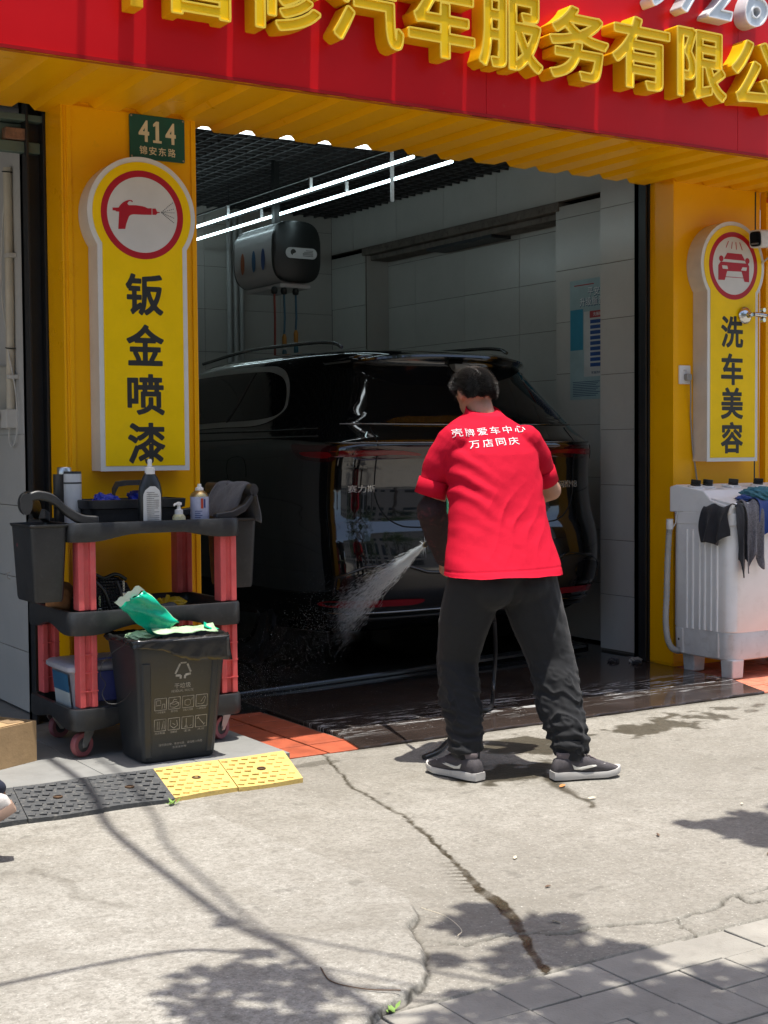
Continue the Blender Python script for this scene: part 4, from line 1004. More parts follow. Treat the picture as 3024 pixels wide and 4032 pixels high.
# ------------------------------------------------------------------ hung bins
def hung_bin(x0, x1, y0, y1, z0, z1, tp, label, m, logo=False):
    t = thing('hanging_bin', ((x0+x1)/2, (y0+y1)/2, z0), label, 'bin')
    b = MB(); rings = []
    def ring(e, z): return [(x, y, z) for x, y in rrect(x0+e, x1-e, y0+e*0.9, y1-e*0.9, 0.022, 4)]
    rings = [ring(tp, z0), ring(tp-.004, z0+.012), ring(0.004, z1-.014), ring(0, z1-.012), ring(-.004, z1-.004), ring(-.003, z1), ring(.003, z1), ring(.007, z1-.02), ring(tp+.003, z0+.015)]
    b.loft(rings); b.obj('shell', m, t, smooth=40)
    b = MB(); b.box((x0+x1)/2-.03, (x0+x1)/2+.03, y0+.05, y1-.05, z1-.05, z1-.046) if False else None
    if logo:
        c = MB(); yy = y1-.075; zz = z1-.088
        ML = mat('logo_red', (0.30, 0.05, 0.075), 0.5)
        # left face is tilted by the taper: logo laid on it
        def on(y, z): f = (z1-z)/(z1-z0); return (x0+0.004+(tp-.004)*f-0.0012, y, z)
        r = [[on(yy+q*math.cos(k), zz+q*math.sin(k)) for k in np.linspace(0, 2*math.pi, 25)[:-1]] for q in (.0125, .0095)]
        c.loft(r, cap=False); c.obj('logo_ring', ML, t)
        me, a, bb = textmesh('brembo', 1, 0.0, 0.0, fill='FRONT'); s = 0.075/a
        movemesh(me, lambda co: np.array([on(yy-.055-q[0]*s, zz+q[1]*s*1.15-.001) for q in co])); link('logo_text', me, ML, t)
        c = MB(); p = on(yy, zz); c.prism([(p[1]-.004, p[2]-.006), (p[1]+.003, p[2]-.006), (p[1]+.003, p[2]+.007), (p[1]-.004, p[2]+.007)], 0, .0006)
        c.v = [(p[0]-v[1], v[0], v[2]) for v in c.v]; c.obj('logo_mark', ML, t)
    return t
hung_bin(1.828, 1.990, 5.575, 5.845, 0.690, 1.006, 0.022, 'black tapered plastic bin hung under the push handle of the cart', MPL, True)
hung_bin(2.770, 2.905, 5.69, 5.96, 0.690, 1.000, 0.020, 'black tapered plastic bin hung on the towel end of the cart', MPL)
b = MB(); b.tube([(1.826, 5.848, 0.80), (1.815, 5.86, 0.795), (1.82, 5.855, 0.775), (1.83, 5.85, 0.77)], 0.003, 6)
tag(b.obj('key_hook', MZN), 'small metal hook clipped to the side of the hanging bin', 'hook')

# ------------------------------------------------------------------ things on the top tray
TZ = 0.966
MWP = mat('white_plastic', (0.70, 0.69, 0.66), 0.4, var=0.05)
def lathe_obj(name, prof, x, y, m, parent, n=24, sx=1, sy=1, smooth=40):
    b = MB(); b.lathe(prof, (0, 0, 0), n); b.v = [(x+p[0]*sx, y+p[1]*sy, p[2]) for p in b.v]; return b.obj(name, m, parent, smooth=smooth)
bt = thing('detergent_bottle', (2.366, 5.63, TZ), 'black squeeze bottle with white label and white cap on the cart', 'bottle')
prof = [(.044, TZ), (.049, TZ+.008), (.050, TZ+.13), (.049, TZ+.165), (.042, TZ+.20), (.030, TZ+.225), (.022, TZ+.238), (.020, TZ+.245)]
lathe_obj('flask', prof, 2.366, 5.63, mat('bottle_black', (0.018, 0.02, 0.02), 0.32), bt, 28, 1.05, 0.62)
lathe_obj('cap', [(.0215, TZ+.236), (.0215, TZ+.262), (.011, TZ+.266), (.009, TZ+.278), (.010, TZ+.292), (.007, TZ+.30)], 2.366, 5.63, MWP, bt, 20)
lab = MB(); zz = np.linspace(TZ+.006, TZ+.185, 12); rows = []
for z in zz:
    hw = 0.040 if z < TZ+.14 else 0.040*math.sqrt(max(0.02, 1-((z-TZ-.14)/.047)**2)); rr = np.interp(z, [p[1] for p in prof], [p[0] for p in prof])+.0008
    rows.append([(2.366+u*hw, 5.63-0.62*rr*math.sqrt(max(0.0, 1-(u*hw/(1.05*rr))**2))-.0006, z) for u in np.linspace(-1, 1, 13)])
lab.loft(rows, cap=False, closed=False); lb = lab.obj('label', mat('label_white', (0.60, 0.60, 0.57), 0.5, var=0.04), bt, smooth=180)
MTX = mat('print_grey', (0.16, 0.16, 0.15), 0.6)
tl = MB(); rnd = random.Random(5)
for k in range(17):
    z = TZ+.158-k*.0082; L = (0.028 if k else 0.02)*rnd.choice((1, 1, .9, .6))
    y = 5.63-0.62*.0508-.0012; tl.box(2.337, 2.337+2*L, y, y+.0004, z, z+.0024)
o = tl.obj('label_print', MTX, lb); o['kind'] = 'stuff'
tl = MB(); tl.box(2.336, 2.362, 5.5976, 5.598, TZ+.010, TZ+.021); tl.obj('label_panel', MTX, lb)
pb = thing('pump_bottle', (2.492, 5.62, TZ), 'small cream pump bottle between the black bottle and spray can', 'bottle')
lathe_obj('flask', [(.026, TZ), (.028, TZ+.005), (.028, TZ+.052), (.022, TZ+.060), (.017, TZ+.064)], 2.492, 5.62, mat('cream_gel', (0.50, 0.47, 0.27), 0.3, var=0.15, vscale=20), pb, 20)
lathe_obj('pump', [(.018, TZ+.062), (.018, TZ+.082), (.009, TZ+.085), (.007, TZ+.10), (.013, TZ+.102), (.013, TZ+.112), (.004, TZ+.116)], 2.492, 5.62, MWP, pb, 18)
b = MB(); b.tube([(2.492, 5.62, TZ+.107), (2.470, 5.61, TZ+.107), (2.464, 5.608, TZ+.100)], 0.0045, 8); b.obj('spout', MWP, pb, smooth=50)
sp = thing('spray_can', (2.603, 5.65, TZ), 'blue white aerosol spray can with brass top on the cart', 'can')
lathe_obj('can', [(.039, TZ), (.041, TZ+.004), (.040, TZ+.125), (.041, TZ+.135)], 2.603, 5.65, mat('can_print', (0.40, 0.42, 0.55), 0.3, var=0.12, vscale=25), sp, 28)
lathe_obj('shoulder', [(.041, TZ+.135), (.036, TZ+.148), (.024, TZ+.158), (.020, TZ+.162)], 2.603, 5.65, mat('brass', (0.45, 0.36, 0.18), 0.3, metal=0.9), sp, 28)
lathe_obj('nozzle', [(.018, TZ+.160), (.018, TZ+.172), (.009, TZ+.178), (.008, TZ+.190)], 2.603, 5.65, MWP, sp, 16)
def canp(a0, a1, z0, z1, nm, m):
    b = MB(); rows = [[(2.603+.0418*math.sin(a), 5.65-.0418*math.cos(a), z) for a in np.linspace(a0, a1, 7)] for z in (z0, z1)]; b.loft(rows, cap=False, closed=False); b.obj(nm, m, sp)
MBRED = mat('can_red', (0.45, 0.05, 0.02), 0.4); MNAVY = mat('can_navy', (0.03, 0.05, 0.18), 0.4)
canp(0.30-.6, 0.55-.6, TZ+.085, TZ+.128, 'can_picture', MBRED); canp(.02, .22, TZ+.088, TZ+.125, 'can_picture', MNAVY)
for k in range(7): canp(-.95, -.15-.2*(k % 2), TZ+.072-k*.009, TZ+.075-k*.009, 'can_text', MNAVY)
cd2 = thing('tool_caddy', (2.36, 5.86, TZ), 'black plastic tool caddy with arched handle on the top tray', 'caddy')
b = MB(); rg = lambda e, z: [(x, y, z) for x, y in rrect(2.16-e, 2.575+e, 5.76-e*.6, 5.97+e*.6, .03, 5)]
b.loft([rg(-.015, TZ), rg(0, TZ+.085), rg(.015, TZ+.09), rg(.018, TZ+.125), rg(.012, TZ+.127), rg(.004, TZ+.09), rg(-.02, TZ+.01)]); b.obj('tub', MPL, cd2, smooth=40)
b = MB(); b.loft([[(x, y-.02, z-.01), (x, y+.02, z-.01), (x, y+.02, z+.012), (x, y-.02, z+.012)] for x, y, z in ((2.30, 5.865, TZ+.04), (2.295, 5.865, TZ+.16), (2.312, 5.865, TZ+.19), (2.35, 5.865, TZ+.195), (2.43, 5.865, TZ+.195), (2.465, 5.865, TZ+.185), (2.475, 5.865, TZ+.15), (2.47, 5.865, TZ+.04))]); b.obj('handle', MPL, cd2, bevel=.006, smooth=50)
def crumple(name, c, r, m, parent=None, seed=0, n=2, amp=0.35, sc=(1, 1, 1), freq=3.0):
    bm = bmesh.new(); bmesh.ops.create_icosphere(bm, subdivisions=4 if n > 2 else 3, radius=1)
    me = bpy.data.meshes.new(name); bm.to_mesh(me); bm.free()
    def fn(co):
        k = vnoise(co[:, 0]*freq+co[:, 2]*2, co[:, 1]*freq-co[:, 2]*1.7+seed*7, seed, 3)+0.5*np.abs(vnoise(co[:, 2]*freq*1.6+5, co[:, 0]*freq*1.4+seed, seed+5, 2))
        q = co*(1+amp*k)[:, None]; return q*np.array(sc)*r+np.array(c)
    movemesh(me, fn); return link(name, me, m, parent, smooth=50)
MBG = mat('blue_glove', (0.008, 0.025, 0.30), 0.5)
tag(crumple('nitrile_glove', (2.245, 5.83, TZ+.118), .05, MBG, seed=3, n=3, amp=.55, sc=(1.1, .8, .6)), 'crumpled blue glove in the left half of the tool caddy', 'glove')
tag(crumple('nitrile_glove', (2.42, 5.90, TZ+.128), .04, MBG, seed=9, n=3, amp=.55, sc=(1, .8, .7)), 'crumpled blue glove behind the handle in the tool caddy', 'glove')
fl = thing('vacuum_flask', (2.125, 5.93, TZ), 'white vacuum flask with steel lid at the back of the cart', 'flask')
lathe_obj('body', [(.036, TZ), (.038, TZ+.01), (.038, TZ+.195)], 2.135, 5.93, mat('flask_white', (0.62, 0.62, 0.60), 0.4, bump=0.15, bscale=260), fl, 28)
lathe_obj('band', [(.0384, TZ+.195), (.0384, TZ+.202)], 2.135, 5.93, MSK, fl, 28)
lathe_obj('lid', [(.038, TZ+.202), (.0375, TZ+.238)], 2.135, 5.93, MATS['flask_white'], fl, 28)
lathe_obj('lid_top', [(.0378, TZ+.238), (.036, TZ+.248)], 2.135, 5.93, MSK, fl, 28)
f2 = thing('vacuum_flask', (2.13, 6.03, TZ), 'dark vacuum flask with bare steel lid standing behind the white one', 'flask')
lathe_obj('body', [(.036, TZ), (.038, TZ+.01), (.038, TZ+.235)], 2.128, 6.045, mat('flask_dark', (0.03, 0.027, 0.025), 0.35), f2, 24)
lathe_obj('lid', [(.031, TZ+.235), (.031, TZ+.262), (.028, TZ+.266)], 2.138, 6.04, mat('steel', (0.5, 0.5, 0.49), 0.28, metal=1.0), f2, 24)

# ------------------------------------------------------------------ cloths: draped sheets
MTER = mat('grey_terry', (0.075, 0.075, 0.082), 0.95, var=0.2, vscale=30, bump=0.9, bscale=500, sheen=0.3)
def sheet(name, rows, m, parent=None, thick=0.006, sub=2, smooth=180, wr=0.0, seed=0, fr=40):
    b = MB(); b.loft(rows, cap=False, closed=False); me = b.mesh(name, fix=True)
    if smooth is not None: me.polygons.foreach_set('use_smooth', [True]*len(me.polygons))
    o = link(name, me, m, parent)
    s = o.modifiers.new('sub', 'SUBSURF'); s.levels = sub; s.render_levels = sub; s.boundary_smooth = 'PRESERVE_CORNERS'
    if wr:
        tx = bpy.data.textures.new(name, 'CLOUDS'); tx.noise_scale = 1/fr
        d = o.modifiers.new('d', 'DISPLACE'); d.texture = tx; d.strength = wr; d.texture_coords = 'LOCAL'
    s = o.modifiers.new('th', 'SOLIDIFY'); s.thickness = thick; s.offset = 0
    return o
rows = []
for v, (x, z) in enumerate(((2.735, .985), (2.745, 1.01), (2.765, 1.06), (2.80, 1.115), (2.835, 1.16), (2.87, 1.155), (2.89, 1.10), (2.898, 1.03), (2.895, .99))):
    rows.append([(x+.010*math.sin(u*2.3+v), 5.64+u*.052-.002*v*(u-3)*.4, z+.006*math.cos(u*1.9+v*.7)-(.018 if u in (0, 6) and v not in (4, 5) else 0)) for u in range(7)])
tag(sheet('hand_towel', rows, MTER, wr=.012, seed=1, fr=22), 'dark grey towel draped over the right end of the cart', 'towel')

# ------------------------------------------------------------------ middle tray: handbag, brown bag, yellow gloves
MZ = 0.602
MLEA = mat('black_leather', (0.012, 0.012, 0.012), 0.34, var=0.2, bump=0.0)
def weave_mat():
    t = NT('woven_leather'); v = t.coord('Object', (1, 1, 1)); g = t.geo((1, 1, 1))
    s = t.n('ShaderNodeSeparateXYZ'); t.l(g, s.inputs[0])
    a = t.math('SINE', t.math('MULTIPLY', t.math('ADD', s.outputs[0], s.outputs[2]), 260)); c = t.math('SINE', t.math('MULTIPLY', t.math('SUBTRACT', s.outputs[0], s.outputs[2]), 260))
    h = t.math('MULTIPLY', a, c)
    t.set(Base_Color=(0.013, 0.013, 0.013), Roughness=0.32, Normal=t.bump(h, 0.8, 0.006)); return t.m
hb = thing('handbag', (2.19, 5.75, MZ), 'black woven leather handbag with metal charms on the middle tray', 'handbag')
b = MB(); rings = []
for z, w, d in ((MZ, .125, .055), (MZ+.03, .135, .065), (MZ+.09, .128, .055), (MZ+.135, .112, .035), (MZ+.155, .09, .016), (MZ+.160, .06, .008)):
    rings.append([(2.195+w*math.copysign(abs(math.cos(t))**.7, math.cos(t)), 5.76+d*math.copysign(abs(math.sin(t))**.8, math.sin(t)), z+.006*math.sin(3*t+z*40)) for t in (2*math.pi*k/32 for k in range(32))])
b.loft(rings); b.obj('body', weave_mat(), hb, smooth=60)
b = MB(); b.tube(catmull([(2.11, 5.70, MZ+.13), (2.13, 5.672, MZ+.155), (2.17, 5.665, MZ+.11), (2.20, 5.672, MZ+.035), (2.235, 5.675, MZ+.03), (2.25, 5.68, MZ+.09), (2.235, 5.69, MZ+.15)]), 0.0075, 8); b.obj('strap', MLEA, hb, smooth=60)
b = MB(); b.tube(catmull([(2.10, 5.76, MZ+.14), (2.15, 5.74, MZ+.178), (2.20, 5.75, MZ+.160), (2.25, 5.74, MZ+.175), (2.30, 5.75, MZ+.15)]), 0.008, 8); b.obj('strap', MLEA, hb, smooth=60)
MSIL = mat('charm_metal', (0.55, 0.54, 0.50), 0.25, metal=1.0)
for x, z in ((2.155, MZ+.085), (2.262, MZ+.145)):
    b = MB()
    for k in range(4): b.tube([(x+.003*math.cos(t), 5.683-.002*(k % 2), z-k*.011+.006*math.sin(t)) for t in np.linspace(0, 2*math.pi, 9)], .0016, 5)
    q = b.obj('charm_chain', MSIL, hb); q['kind'] = 'stuff'
    b = MB(); b.prism(rrect(x-.009, x+.009, z-.068, z-.045, .004, 3), 5.679, 5.684); b.obj('charm', MSIL, hb, bevel=.001)
tag(crumple('cloth_bundle', (2.055, 5.86, MZ+.07), .075, mat('tan_cloth', (0.34, 0.15, 0.055), 0.8, bump=.3), seed=21, n=3, amp=.22, sc=(.85, 1.0, 1.05), freq=1.6), 'tan brown cloth bundle behind the handbag on the middle tray', 'cloth')
yg = thing('work_gloves', (2.50, 5.78, MZ), 'yellow rubber gloves lying on the middle tray', 'gloves')
MYG = mat('yellow_rubber', (0.62, 0.36, 0.01), 0.4)
g_ = crumple('cuff', (2.53, 5.80, MZ+.028), .05, MYG, yg, seed=31, n=3, amp=.3, sc=(1.2, .9, .5))
for (x0, z0, x1, z1) in ((2.47, MZ+.02, 2.455, MZ+.055), (2.485, MZ+.025, 2.498, MZ+.068), (2.455, MZ+.015, 2.435, MZ+.03)):
    b = MB(); b.tube([(x0, 5.77, z0), ((x0+x1)/2+.004, 5.765, (z0+z1)/2), (x1, 5.76, z1)], [.013, .012, .009], 10); b.obj('finger', MYG, yg, smooth=60)
tag(crumple('net_sponge', (2.40, 5.60, MZ+.0), .07, mat('net_black', (0.03, 0.03, 0.03), 0.5, bump=1.0, bscale=300), seed=41, n=3, amp=.25, sc=(1.3, .5, .75)), 'black net scrubbing pad leaning behind the bin liner', 'pad')
# ------------------------------------------------------------------ bottom tray: clear tub
BZ = 0.203
tb = thing('storage_tub', (2.11, 5.80, BZ), 'translucent plastic tub with clouded lid and blue label on the bottom tray', 'tub')
rg = lambda e, z: [(x, y, z) for x, y in rrect(2.015-e, 2.42+e, 5.64-e*.7, 5.93+e*.7, .035, 5)]
MTUB = mat('tub_plastic', (0.40, 0.38, 0.42), 0.35, var=0.2, vscale=7, trans=0.25)
b = MB(); b.loft([rg(-.02, BZ), rg(-.002, BZ+.185)]); b.obj('body', MTUB, tb, smooth=40)
b = MB(); b.loft([rg(.012, BZ+.183), rg(.018, BZ+.190), rg(.018, BZ+.205), rg(.004, BZ+.215), rg(-.03, BZ+.216)]); b.obj('lid', mat('tub_lid', (0.42, 0.42, 0.46), 0.4), tb, smooth=40)
b = MB(); b.box(2.10, 2.42, 5.61, 5.625, BZ+.06, BZ+.185); b.obj('blue_side', mat('tub_blue', (0.03, 0.04, 0.16), 0.45), tb, bevel=.004)
b = MB(); rows = [[(2.013+(BZ+.18-z)*.10-.004, y, z) for y in np.linspace(5.68, 5.87, 5)] for z in np.linspace(BZ+.02, BZ+.172, 6)]; b.loft(rows, cap=False, closed=False); b.obj('label', mat('tub_label', (0.45, 0.50, 0.50), 0.5), tb)
b = MB(); rows = [[(2.013+(BZ+.18-z)*.10-.0052, y, z) for y in np.linspace(5.68, 5.87, 5)] for z in np.linspace(BZ+.095, BZ+.172, 4)]; b.loft(rows, cap=False, closed=False); b.obj('label_band', mat('tub_label_blue', (0.02, 0.11, 0.22), 0.5), tb)
b = MB(); b.tube(catmull([(2.03, 5.63, BZ+.19), (2.10, 5.60, BZ+.235), (2.20, 5.59, BZ+.24), (2.30, 5.60, BZ+.22), (2.41, 5.63, BZ+.19)]), .004, 6); b.obj('wire_handle', MATS['tub_blue'], tb, smooth=60)

# ================================================================== residual waste bin
wb = thing('waste_bin', (2.35, 5.43, 0.04), 'dark grey rectangular residual waste bin standing in front of the cart', 'bin')
def tb_mat():
    t = NT('bin_plastic'); v = t.geo()
    sc = t.noise(t.geo((14, 14, 40)), 3, 8, 0.75, 2.0); n = t.noise(v, 5, 5, 0.65); sp = t.voro(v, 60)
    c = t.mix(t.ramp(n, (0.35, 0.0), (0.7, 1.0)), (0.014, 0.017, 0.020), (0.023, 0.027, 0.031))
    c = t.mix(t.math('MULTIPLY', t.ramp(sc, (0.56, 0.0), (0.72, 1.0)), 0.22), c, (0.13, 0.13, 0.13))
    c = t.mix(t.ramp(sp, (0.03, 1.0), (0.06, 0.0)), c, (0.13, 0.125, 0.115))
    t.set(Base_Color=c, Roughness=t.math('ADD', t.math('MULTIPLY', n, 0.3), 0.32), Normal=t.bump(t.noise(v, 260, 2), 0.12, 0.004)); return t.m
MBIN = tb_mat()
def bring(z, e, r=0.03): # linear taper: base 2.195-2.512 x 5.325-5.56, rim 2.150-2.552 x 5.275-5.60
    f = (z-.04)/.50; return [(x, y, z) for x, y in rrect(2.192-.042*f+e, 2.514+.038*f-e, 5.330-.052*f+e, 5.560+.035*f-e, r, 5)]
b = MB(); b.loft([bring(.044, .006), bring(.040+.012, 0), bring(.46, 0), bring(.47, -.002), bring(.535, -.004), bring(.540, -.002), bring(.540, .006), bring(.5, .008), bring(.06, .010)]); b.obj('body', MBIN, wb, smooth=40)
b = MB(); b.loft([bring(.520, -.006, .034), bring(.524, -.013, .036), bring(.541, -.014, .036), bring(.545, -.010, .034), bring(.545, .004)], cap=False); b.obj('rim', MBIN, wb, smooth=50)
def front(u, z, off=0.0): # point on the tapered front face
    f = (z-.04)/.50; return (2.353+u, 5.330-.052*f-off, z)
# moulded vertical ribs on the front
for u0, u1 in ((-.158, -.122), (.112, .142)):
    b = MB(); b.loft([[front(u0*(1+.16*(z-.04)/.5), z, -.002), front(u0*(1+.16*(z-.04)/.5)+.006, z, .005), front(u1*(1+.16*(z-.04)/.5)-.006, z, .005), front(u1*(1+.16*(z-.04)/.5), z, -.002)] for z in (.065, .452)]); b.obj('rib', MBIN, wb, bevel=.002)
MPR = mat('faded_print', (0.30, 0.30, 0.29), 0.6, var=0.5, vscale=40)
def stroke(pts, wd, nm='print_line', close=False):
    b = MB(); P = pts+([pts[0]] if close else [])
    for (u0, z0), (u1, z1) in zip(P[:-1], P[1:]):
        L = math.hypot(u1-u0, z1-z0); nx, nz = -(z1-z0)/L*wd/2, (u1-u0)/L*wd/2
        b.add([front(u0+nx, z0+nz, .0012), front(u1+nx, z1+nz, .0012), front(u1-nx, z1-nz, .0012), front(u0-nx, z0-nz, .0012)], [(0, 1, 2, 3)])
    o = b.obj(nm, MPR, wb); o['kind'] = 'stuff'; return o
stroke([(-.010, .445), (.016, .445)], .006); stroke([(.020, .440), (.036, .405)], .008); stroke([(-.012, .442), (-.032, .402)], .008)
stroke([(-.030, .394), (-.008, .394), (-.008, .380)], .009); stroke([(.036, .398), (.012, .394), (.010, .380)], .009)
def ptext(s, u, z, w, h, bold=0):
    me, a, bb = textmesh(s, 1, 0, 0, fill='FRONT'); movemesh(me, lambda co: np.array([front(u+q[0]*w/a, z+q[1]*h/bb, .0012) for q in co])); link('print_text', me, MPR, wb)
ptext('干垃圾', .002, .352, .072, .022); ptext('RESIDUAL WASTE', .002, .331, .096, .010)
for r_ in range(2):
    for c_ in range(4):
        u = -.092+c_*.060; z = .282-r_*.086
        stroke([(u-.025, z-.024), (u+.025, z-.024), (u+.025, z+.024), (u-.025, z+.024)], .0022, 'icon_frame', True)
        ic = [[[(-.018, .0), (-.018, .016), (0, .016), (0, 0)], [(.006, -.018), (.008, 0), (.018, 0), (.018, -.018)], [(-.02, -.004), (.002, -.004)]],
              [[(-.018, -.014), (-.018, .0), (.004, .006), (.018, 0), (.018, -.012), (0, -.018), (-.018, -.014)], [(-.008, .004), (-.002, .016), (.010, .012)], [(-.018, 0), (0, -.006), (.018, 0)]],
              [[(-.014, -.012), (-.014, .006), (0, .010), (.010, .006), (.010, -.012), (0, -.016), (-.014, -.012)], [(.016, .004), (.018, .016)]],
              [[(-.018, -.012), (0, -.016), (.012, -.010)], [(-.004, -.006), (.012, .016), (.018, .010), (.010, -.008)]],
              [[(-.012, -.018), (-.012, .016)], [(-.004, -.018), (-.004, .016)], [(.008, -.018), (.014, .018)], [(.018, -.018), (.018, .016)]],
              [[(-.014, .016), (-.016, -.006), (0, -.018), (.016, -.008), (.012, .014)], [(-.006, .002), (.006, -.004)]],
              [[(-.006, .018), (-.006, -.012), (-.012, -.018), (.0, -.018), (-.004, -.012)], [(.010, -.016), (.018, -.012)]],
              [[(-.014, .016), (.014, -.016)], [(-.018, .010), (-.010, .018)], [(.010, -.018), (.018, -.010)]]][r_*4+c_]
        for poly in ic: stroke([(u+p[0], z+p[1]) for p in poly], .0020, 'icon_line')
        ptext(('一次性餐具', '餐巾纸', '卫生间用纸', '一次性杯', '陶瓷制品', '污损纸', '尘土', '大骨')[r_*4+c_], u, z-.033, .044 if (r_*4+c_) not in (1, 5, 6, 7) else .03, .009)
ptext('除可回收物、有害垃圾、湿垃圾以外的', .0, .113, .19, .010); ptext('生活废弃物', -.005, .099, .06, .009)
# liner
MLN = mat('black_film', (0.012, 0.012, 0.012), 0.22, bump=0.5, bscale=30)
ln = thing('bin_liner', (2.35, 5.43, .50), 'shiny black plastic liner folded over the rim of the waste bin', 'liner')
P0 = bring(.545, -.012, .036); rows = []; n = len(P0)
def dense(P, st=.012):
    out = []
    for i in range(len(P)):
        a, b_ = Vector(P[i]), Vector(P[(i+1) % len(P)]); k = max(1, int((b_-a).length/st)); out += [a+(b_-a)*(j/k) for j in range(k)]
    return out
D0 = dense(P0); cxy = Vector((2.352, 5.432, 0))
for lv in range(8):
    row = []
    for k, p in enumerate(D0):
        ang = math.atan2(p.y-cxy.y, p.x-cxy.x); fr = 1.0 if p.y < 5.30 else 0.35
        # drop of the fold: deep in the middle and right of the front, shallow at the left corner
        u = (p.x-2.15)/.40; drop = (.018+.085*min(1, max(0, u*1.25))**1.2*(1.0-.35*max(0, u-.85)*3))*fr+.012
        drop *= 1+.25*math.sin(k*.33)*.5
        d = (p-Vector((cxy.x, cxy.y, p.z))).normalized(); wob = .004*math.sin(k*.9+lv)+.003*math.sin(k*2.3-lv*.8)
        if lv == 0: q = p+Vector((0, 0, -.06))-d*.026
        elif lv == 1: q = p+Vector((0, 0, .002))-d*.018
        elif lv == 2: q = p+Vector((0, 0, .008+wob*.5))-d*.004
        else:
            f = (lv-2)/5; q = p+Vector((0, 0, .006-drop*f))+d*(.004+.004*f-.002+wob*f)
        row.append(q)
    rows.append(row)
b = MB(); b.loft(rows, cap=False); o = b.obj('film', MLN, ln, smooth=180); s = o.modifiers.new('t', 'SOLIDIFY'); s.thickness = .0008
# rubbish
MGRN = mat('green_pack', (0.0, 0.40, 0.24), 0.28, var=0.25, vscale=14, bump=.5, bscale=18); MPALE = mat('pale_green_film', (0.38, 0.56, 0.33), 0.35, var=0.25, vscale=18, bump=.5, bscale=22)
gp = thing('snack_bag', (2.24, 5.38, .545), 'torn green plastic snack bag sticking up out of the waste bin', 'bag')
rows = []
for v in range(9):
    f = v/8; c = Vector((2.32, 5.37, .570)).lerp(Vector((2.160, 5.345, .715)), f)
    ax_ = Vector((.072, -.03, .050)).normalized(); w_ = .060
    rows.append([c+ax_*(u*w_)+Vector((0, -.018*(1-u*u)+.008*math.sin(u*5+v*1.3), .007*math.sin(v*1.9+u*3))) for u in np.linspace(-1, 1, 11)])
sheet('front_film', rows, MGRN, gp, thick=.0012, sub=1, wr=.012, fr=30)
rows = [[p+Vector((.006, .030+.006*math.sin(k), .004)) for k, p in enumerate(r)] for r in rows[:8]]
sheet('back_film', rows, MPALE, gp, thick=.0012, sub=1, wr=.012, fr=25)
b = MB(); rows = [[Vector((2.112, 5.352, .682)).lerp(Vector((2.205, 5.318, .748)), u)+Vector((-.012*k, -.002, .010*k-.004*math.sin(u*20))) for u in np.linspace(0, 1, 16)] for k in range(3)]
b.loft(rows, cap=False, closed=False); b.obj('torn_edge', mat('clear_edge', (0.55, 0.68, 0.58), 0.3), gp, smooth=180)
me, a_, b2 = textmesh('0', 1, 0, 0, fill='FRONT', res=3); bpy.data.meshes.remove(me)
w2 = thing('wrapper', (2.42, 5.38, .55), 'pale green wrapper lying along the top of the waste bin', 'wrapper')
rows = []
for v in range(8):
    f = v/7; c = Vector((2.25, 5.36, .565)).lerp(Vector((2.525, 5.37, .560)), f); rows.append([c+Vector((.004*math.sin(u*4), u*.05, .018*(1-u*u)+.008*math.sin(v*2.1+u*3))) for u in np.linspace(-1, 1, 9)])
sheet('film', rows, MPALE, w2, thick=.001, sub=1, wr=.014, fr=30)
b = MB(); b.add([(2.47, 5.335, .580), (2.545, 5.345, .562), (2.505, 5.41, .588), (2.50, 5.33, .566)], [(0, 1, 2), (0, 3, 1)]); b.obj('green_corner', MGRN, w2)
tag(crumple('plastic_scrap', (2.215, 5.40, .552), .035, MPALE, seed=51, n=3, amp=.5, sc=(1.6, 1, .5)), 'crumpled pale plastic scrap at the left of the bin opening', 'plastic')
wr_ = MB(); wr_.tube(catmull([(2.19, 5.30, .555), (2.12, 5.36, .52), (2.07, 5.42, .46), (2.065, 5.45, .40), (2.09, 5.46, .36), (2.075, 5.46, .32), (2.09, 5.44, .285), (2.13, 5.42, .285), (2.165, 5.38, .33), (2.175, 5.34, .40), (2.165, 5.31, .47)]), .0016, 5)
tag(wr_.obj('loose_wire', MSK, smooth=60), 'thin black wire looping from the bin rim in front of the red post', 'wire')

# ================================================================== cardboard box at the left edge
cb = thing('cardboard_box', (1.63, 5.75, .04), 'battered flat cardboard box with printed side lying at the left edge', 'box')
MCB = mat('cardboard', (0.40, 0.265, 0.135), 0.85, var=0.12, vscale=6, bump=.3, bscale=60, dirt=.25, dirtcol=(.2, .13, .07)); MCBD = mat('cardboard_inner', (0.24, 0.16, 0.085), 0.9)
# front face runs from (1.45,5.45) to (1.86,5.65)
A = Vector((1.40, 5.43, .04)); Bq = Vector((1.862, 5.655, .04)); e1 = (Bq-A).normalized(); e2 = Vector((-e1.y, e1.x, 0)); up = Vector((0, 0, 1)); L1 = (Bq-A).length; H1 = .165; D1 = .30
def cw_(u, v, h): return tuple(A+e1*u+e2*v+up*h)
def slab(nm, P, th, m):
    b = MB(); n_ = (P[1]-P[0]).cross(P[3]-P[0]).normalized(); q = [p+n_*th for p in P]; b.loft([P, q]); return b.obj(nm, m, cb, bevel=.001)
V = lambda *a: Vector(cw_(*a))
slab('front_panel', [V(0, 0, 0), V(L1, 0, 0), V(L1, 0, H1), V(0, 0, H1)], .004, MCB)
slab('end_panel', [V(L1, 0, 0), V(L1, D1, 0), V(L1, D1, H1-.005), V(L1, 0, H1)], -.004, MCB)
slab('back_panel', [V(0, D1, 0), V(L1, D1, 0), V(L1, D1, H1), V(0, D1, H1)], -.004, MCB)
slab('top_flap', [V(0, 0.001, H1), V(L1-.06, .001, H1), V(L1-.10, D1*.45, H1+.004), V(0, D1*.5, H1+.006)], .004, MCB)
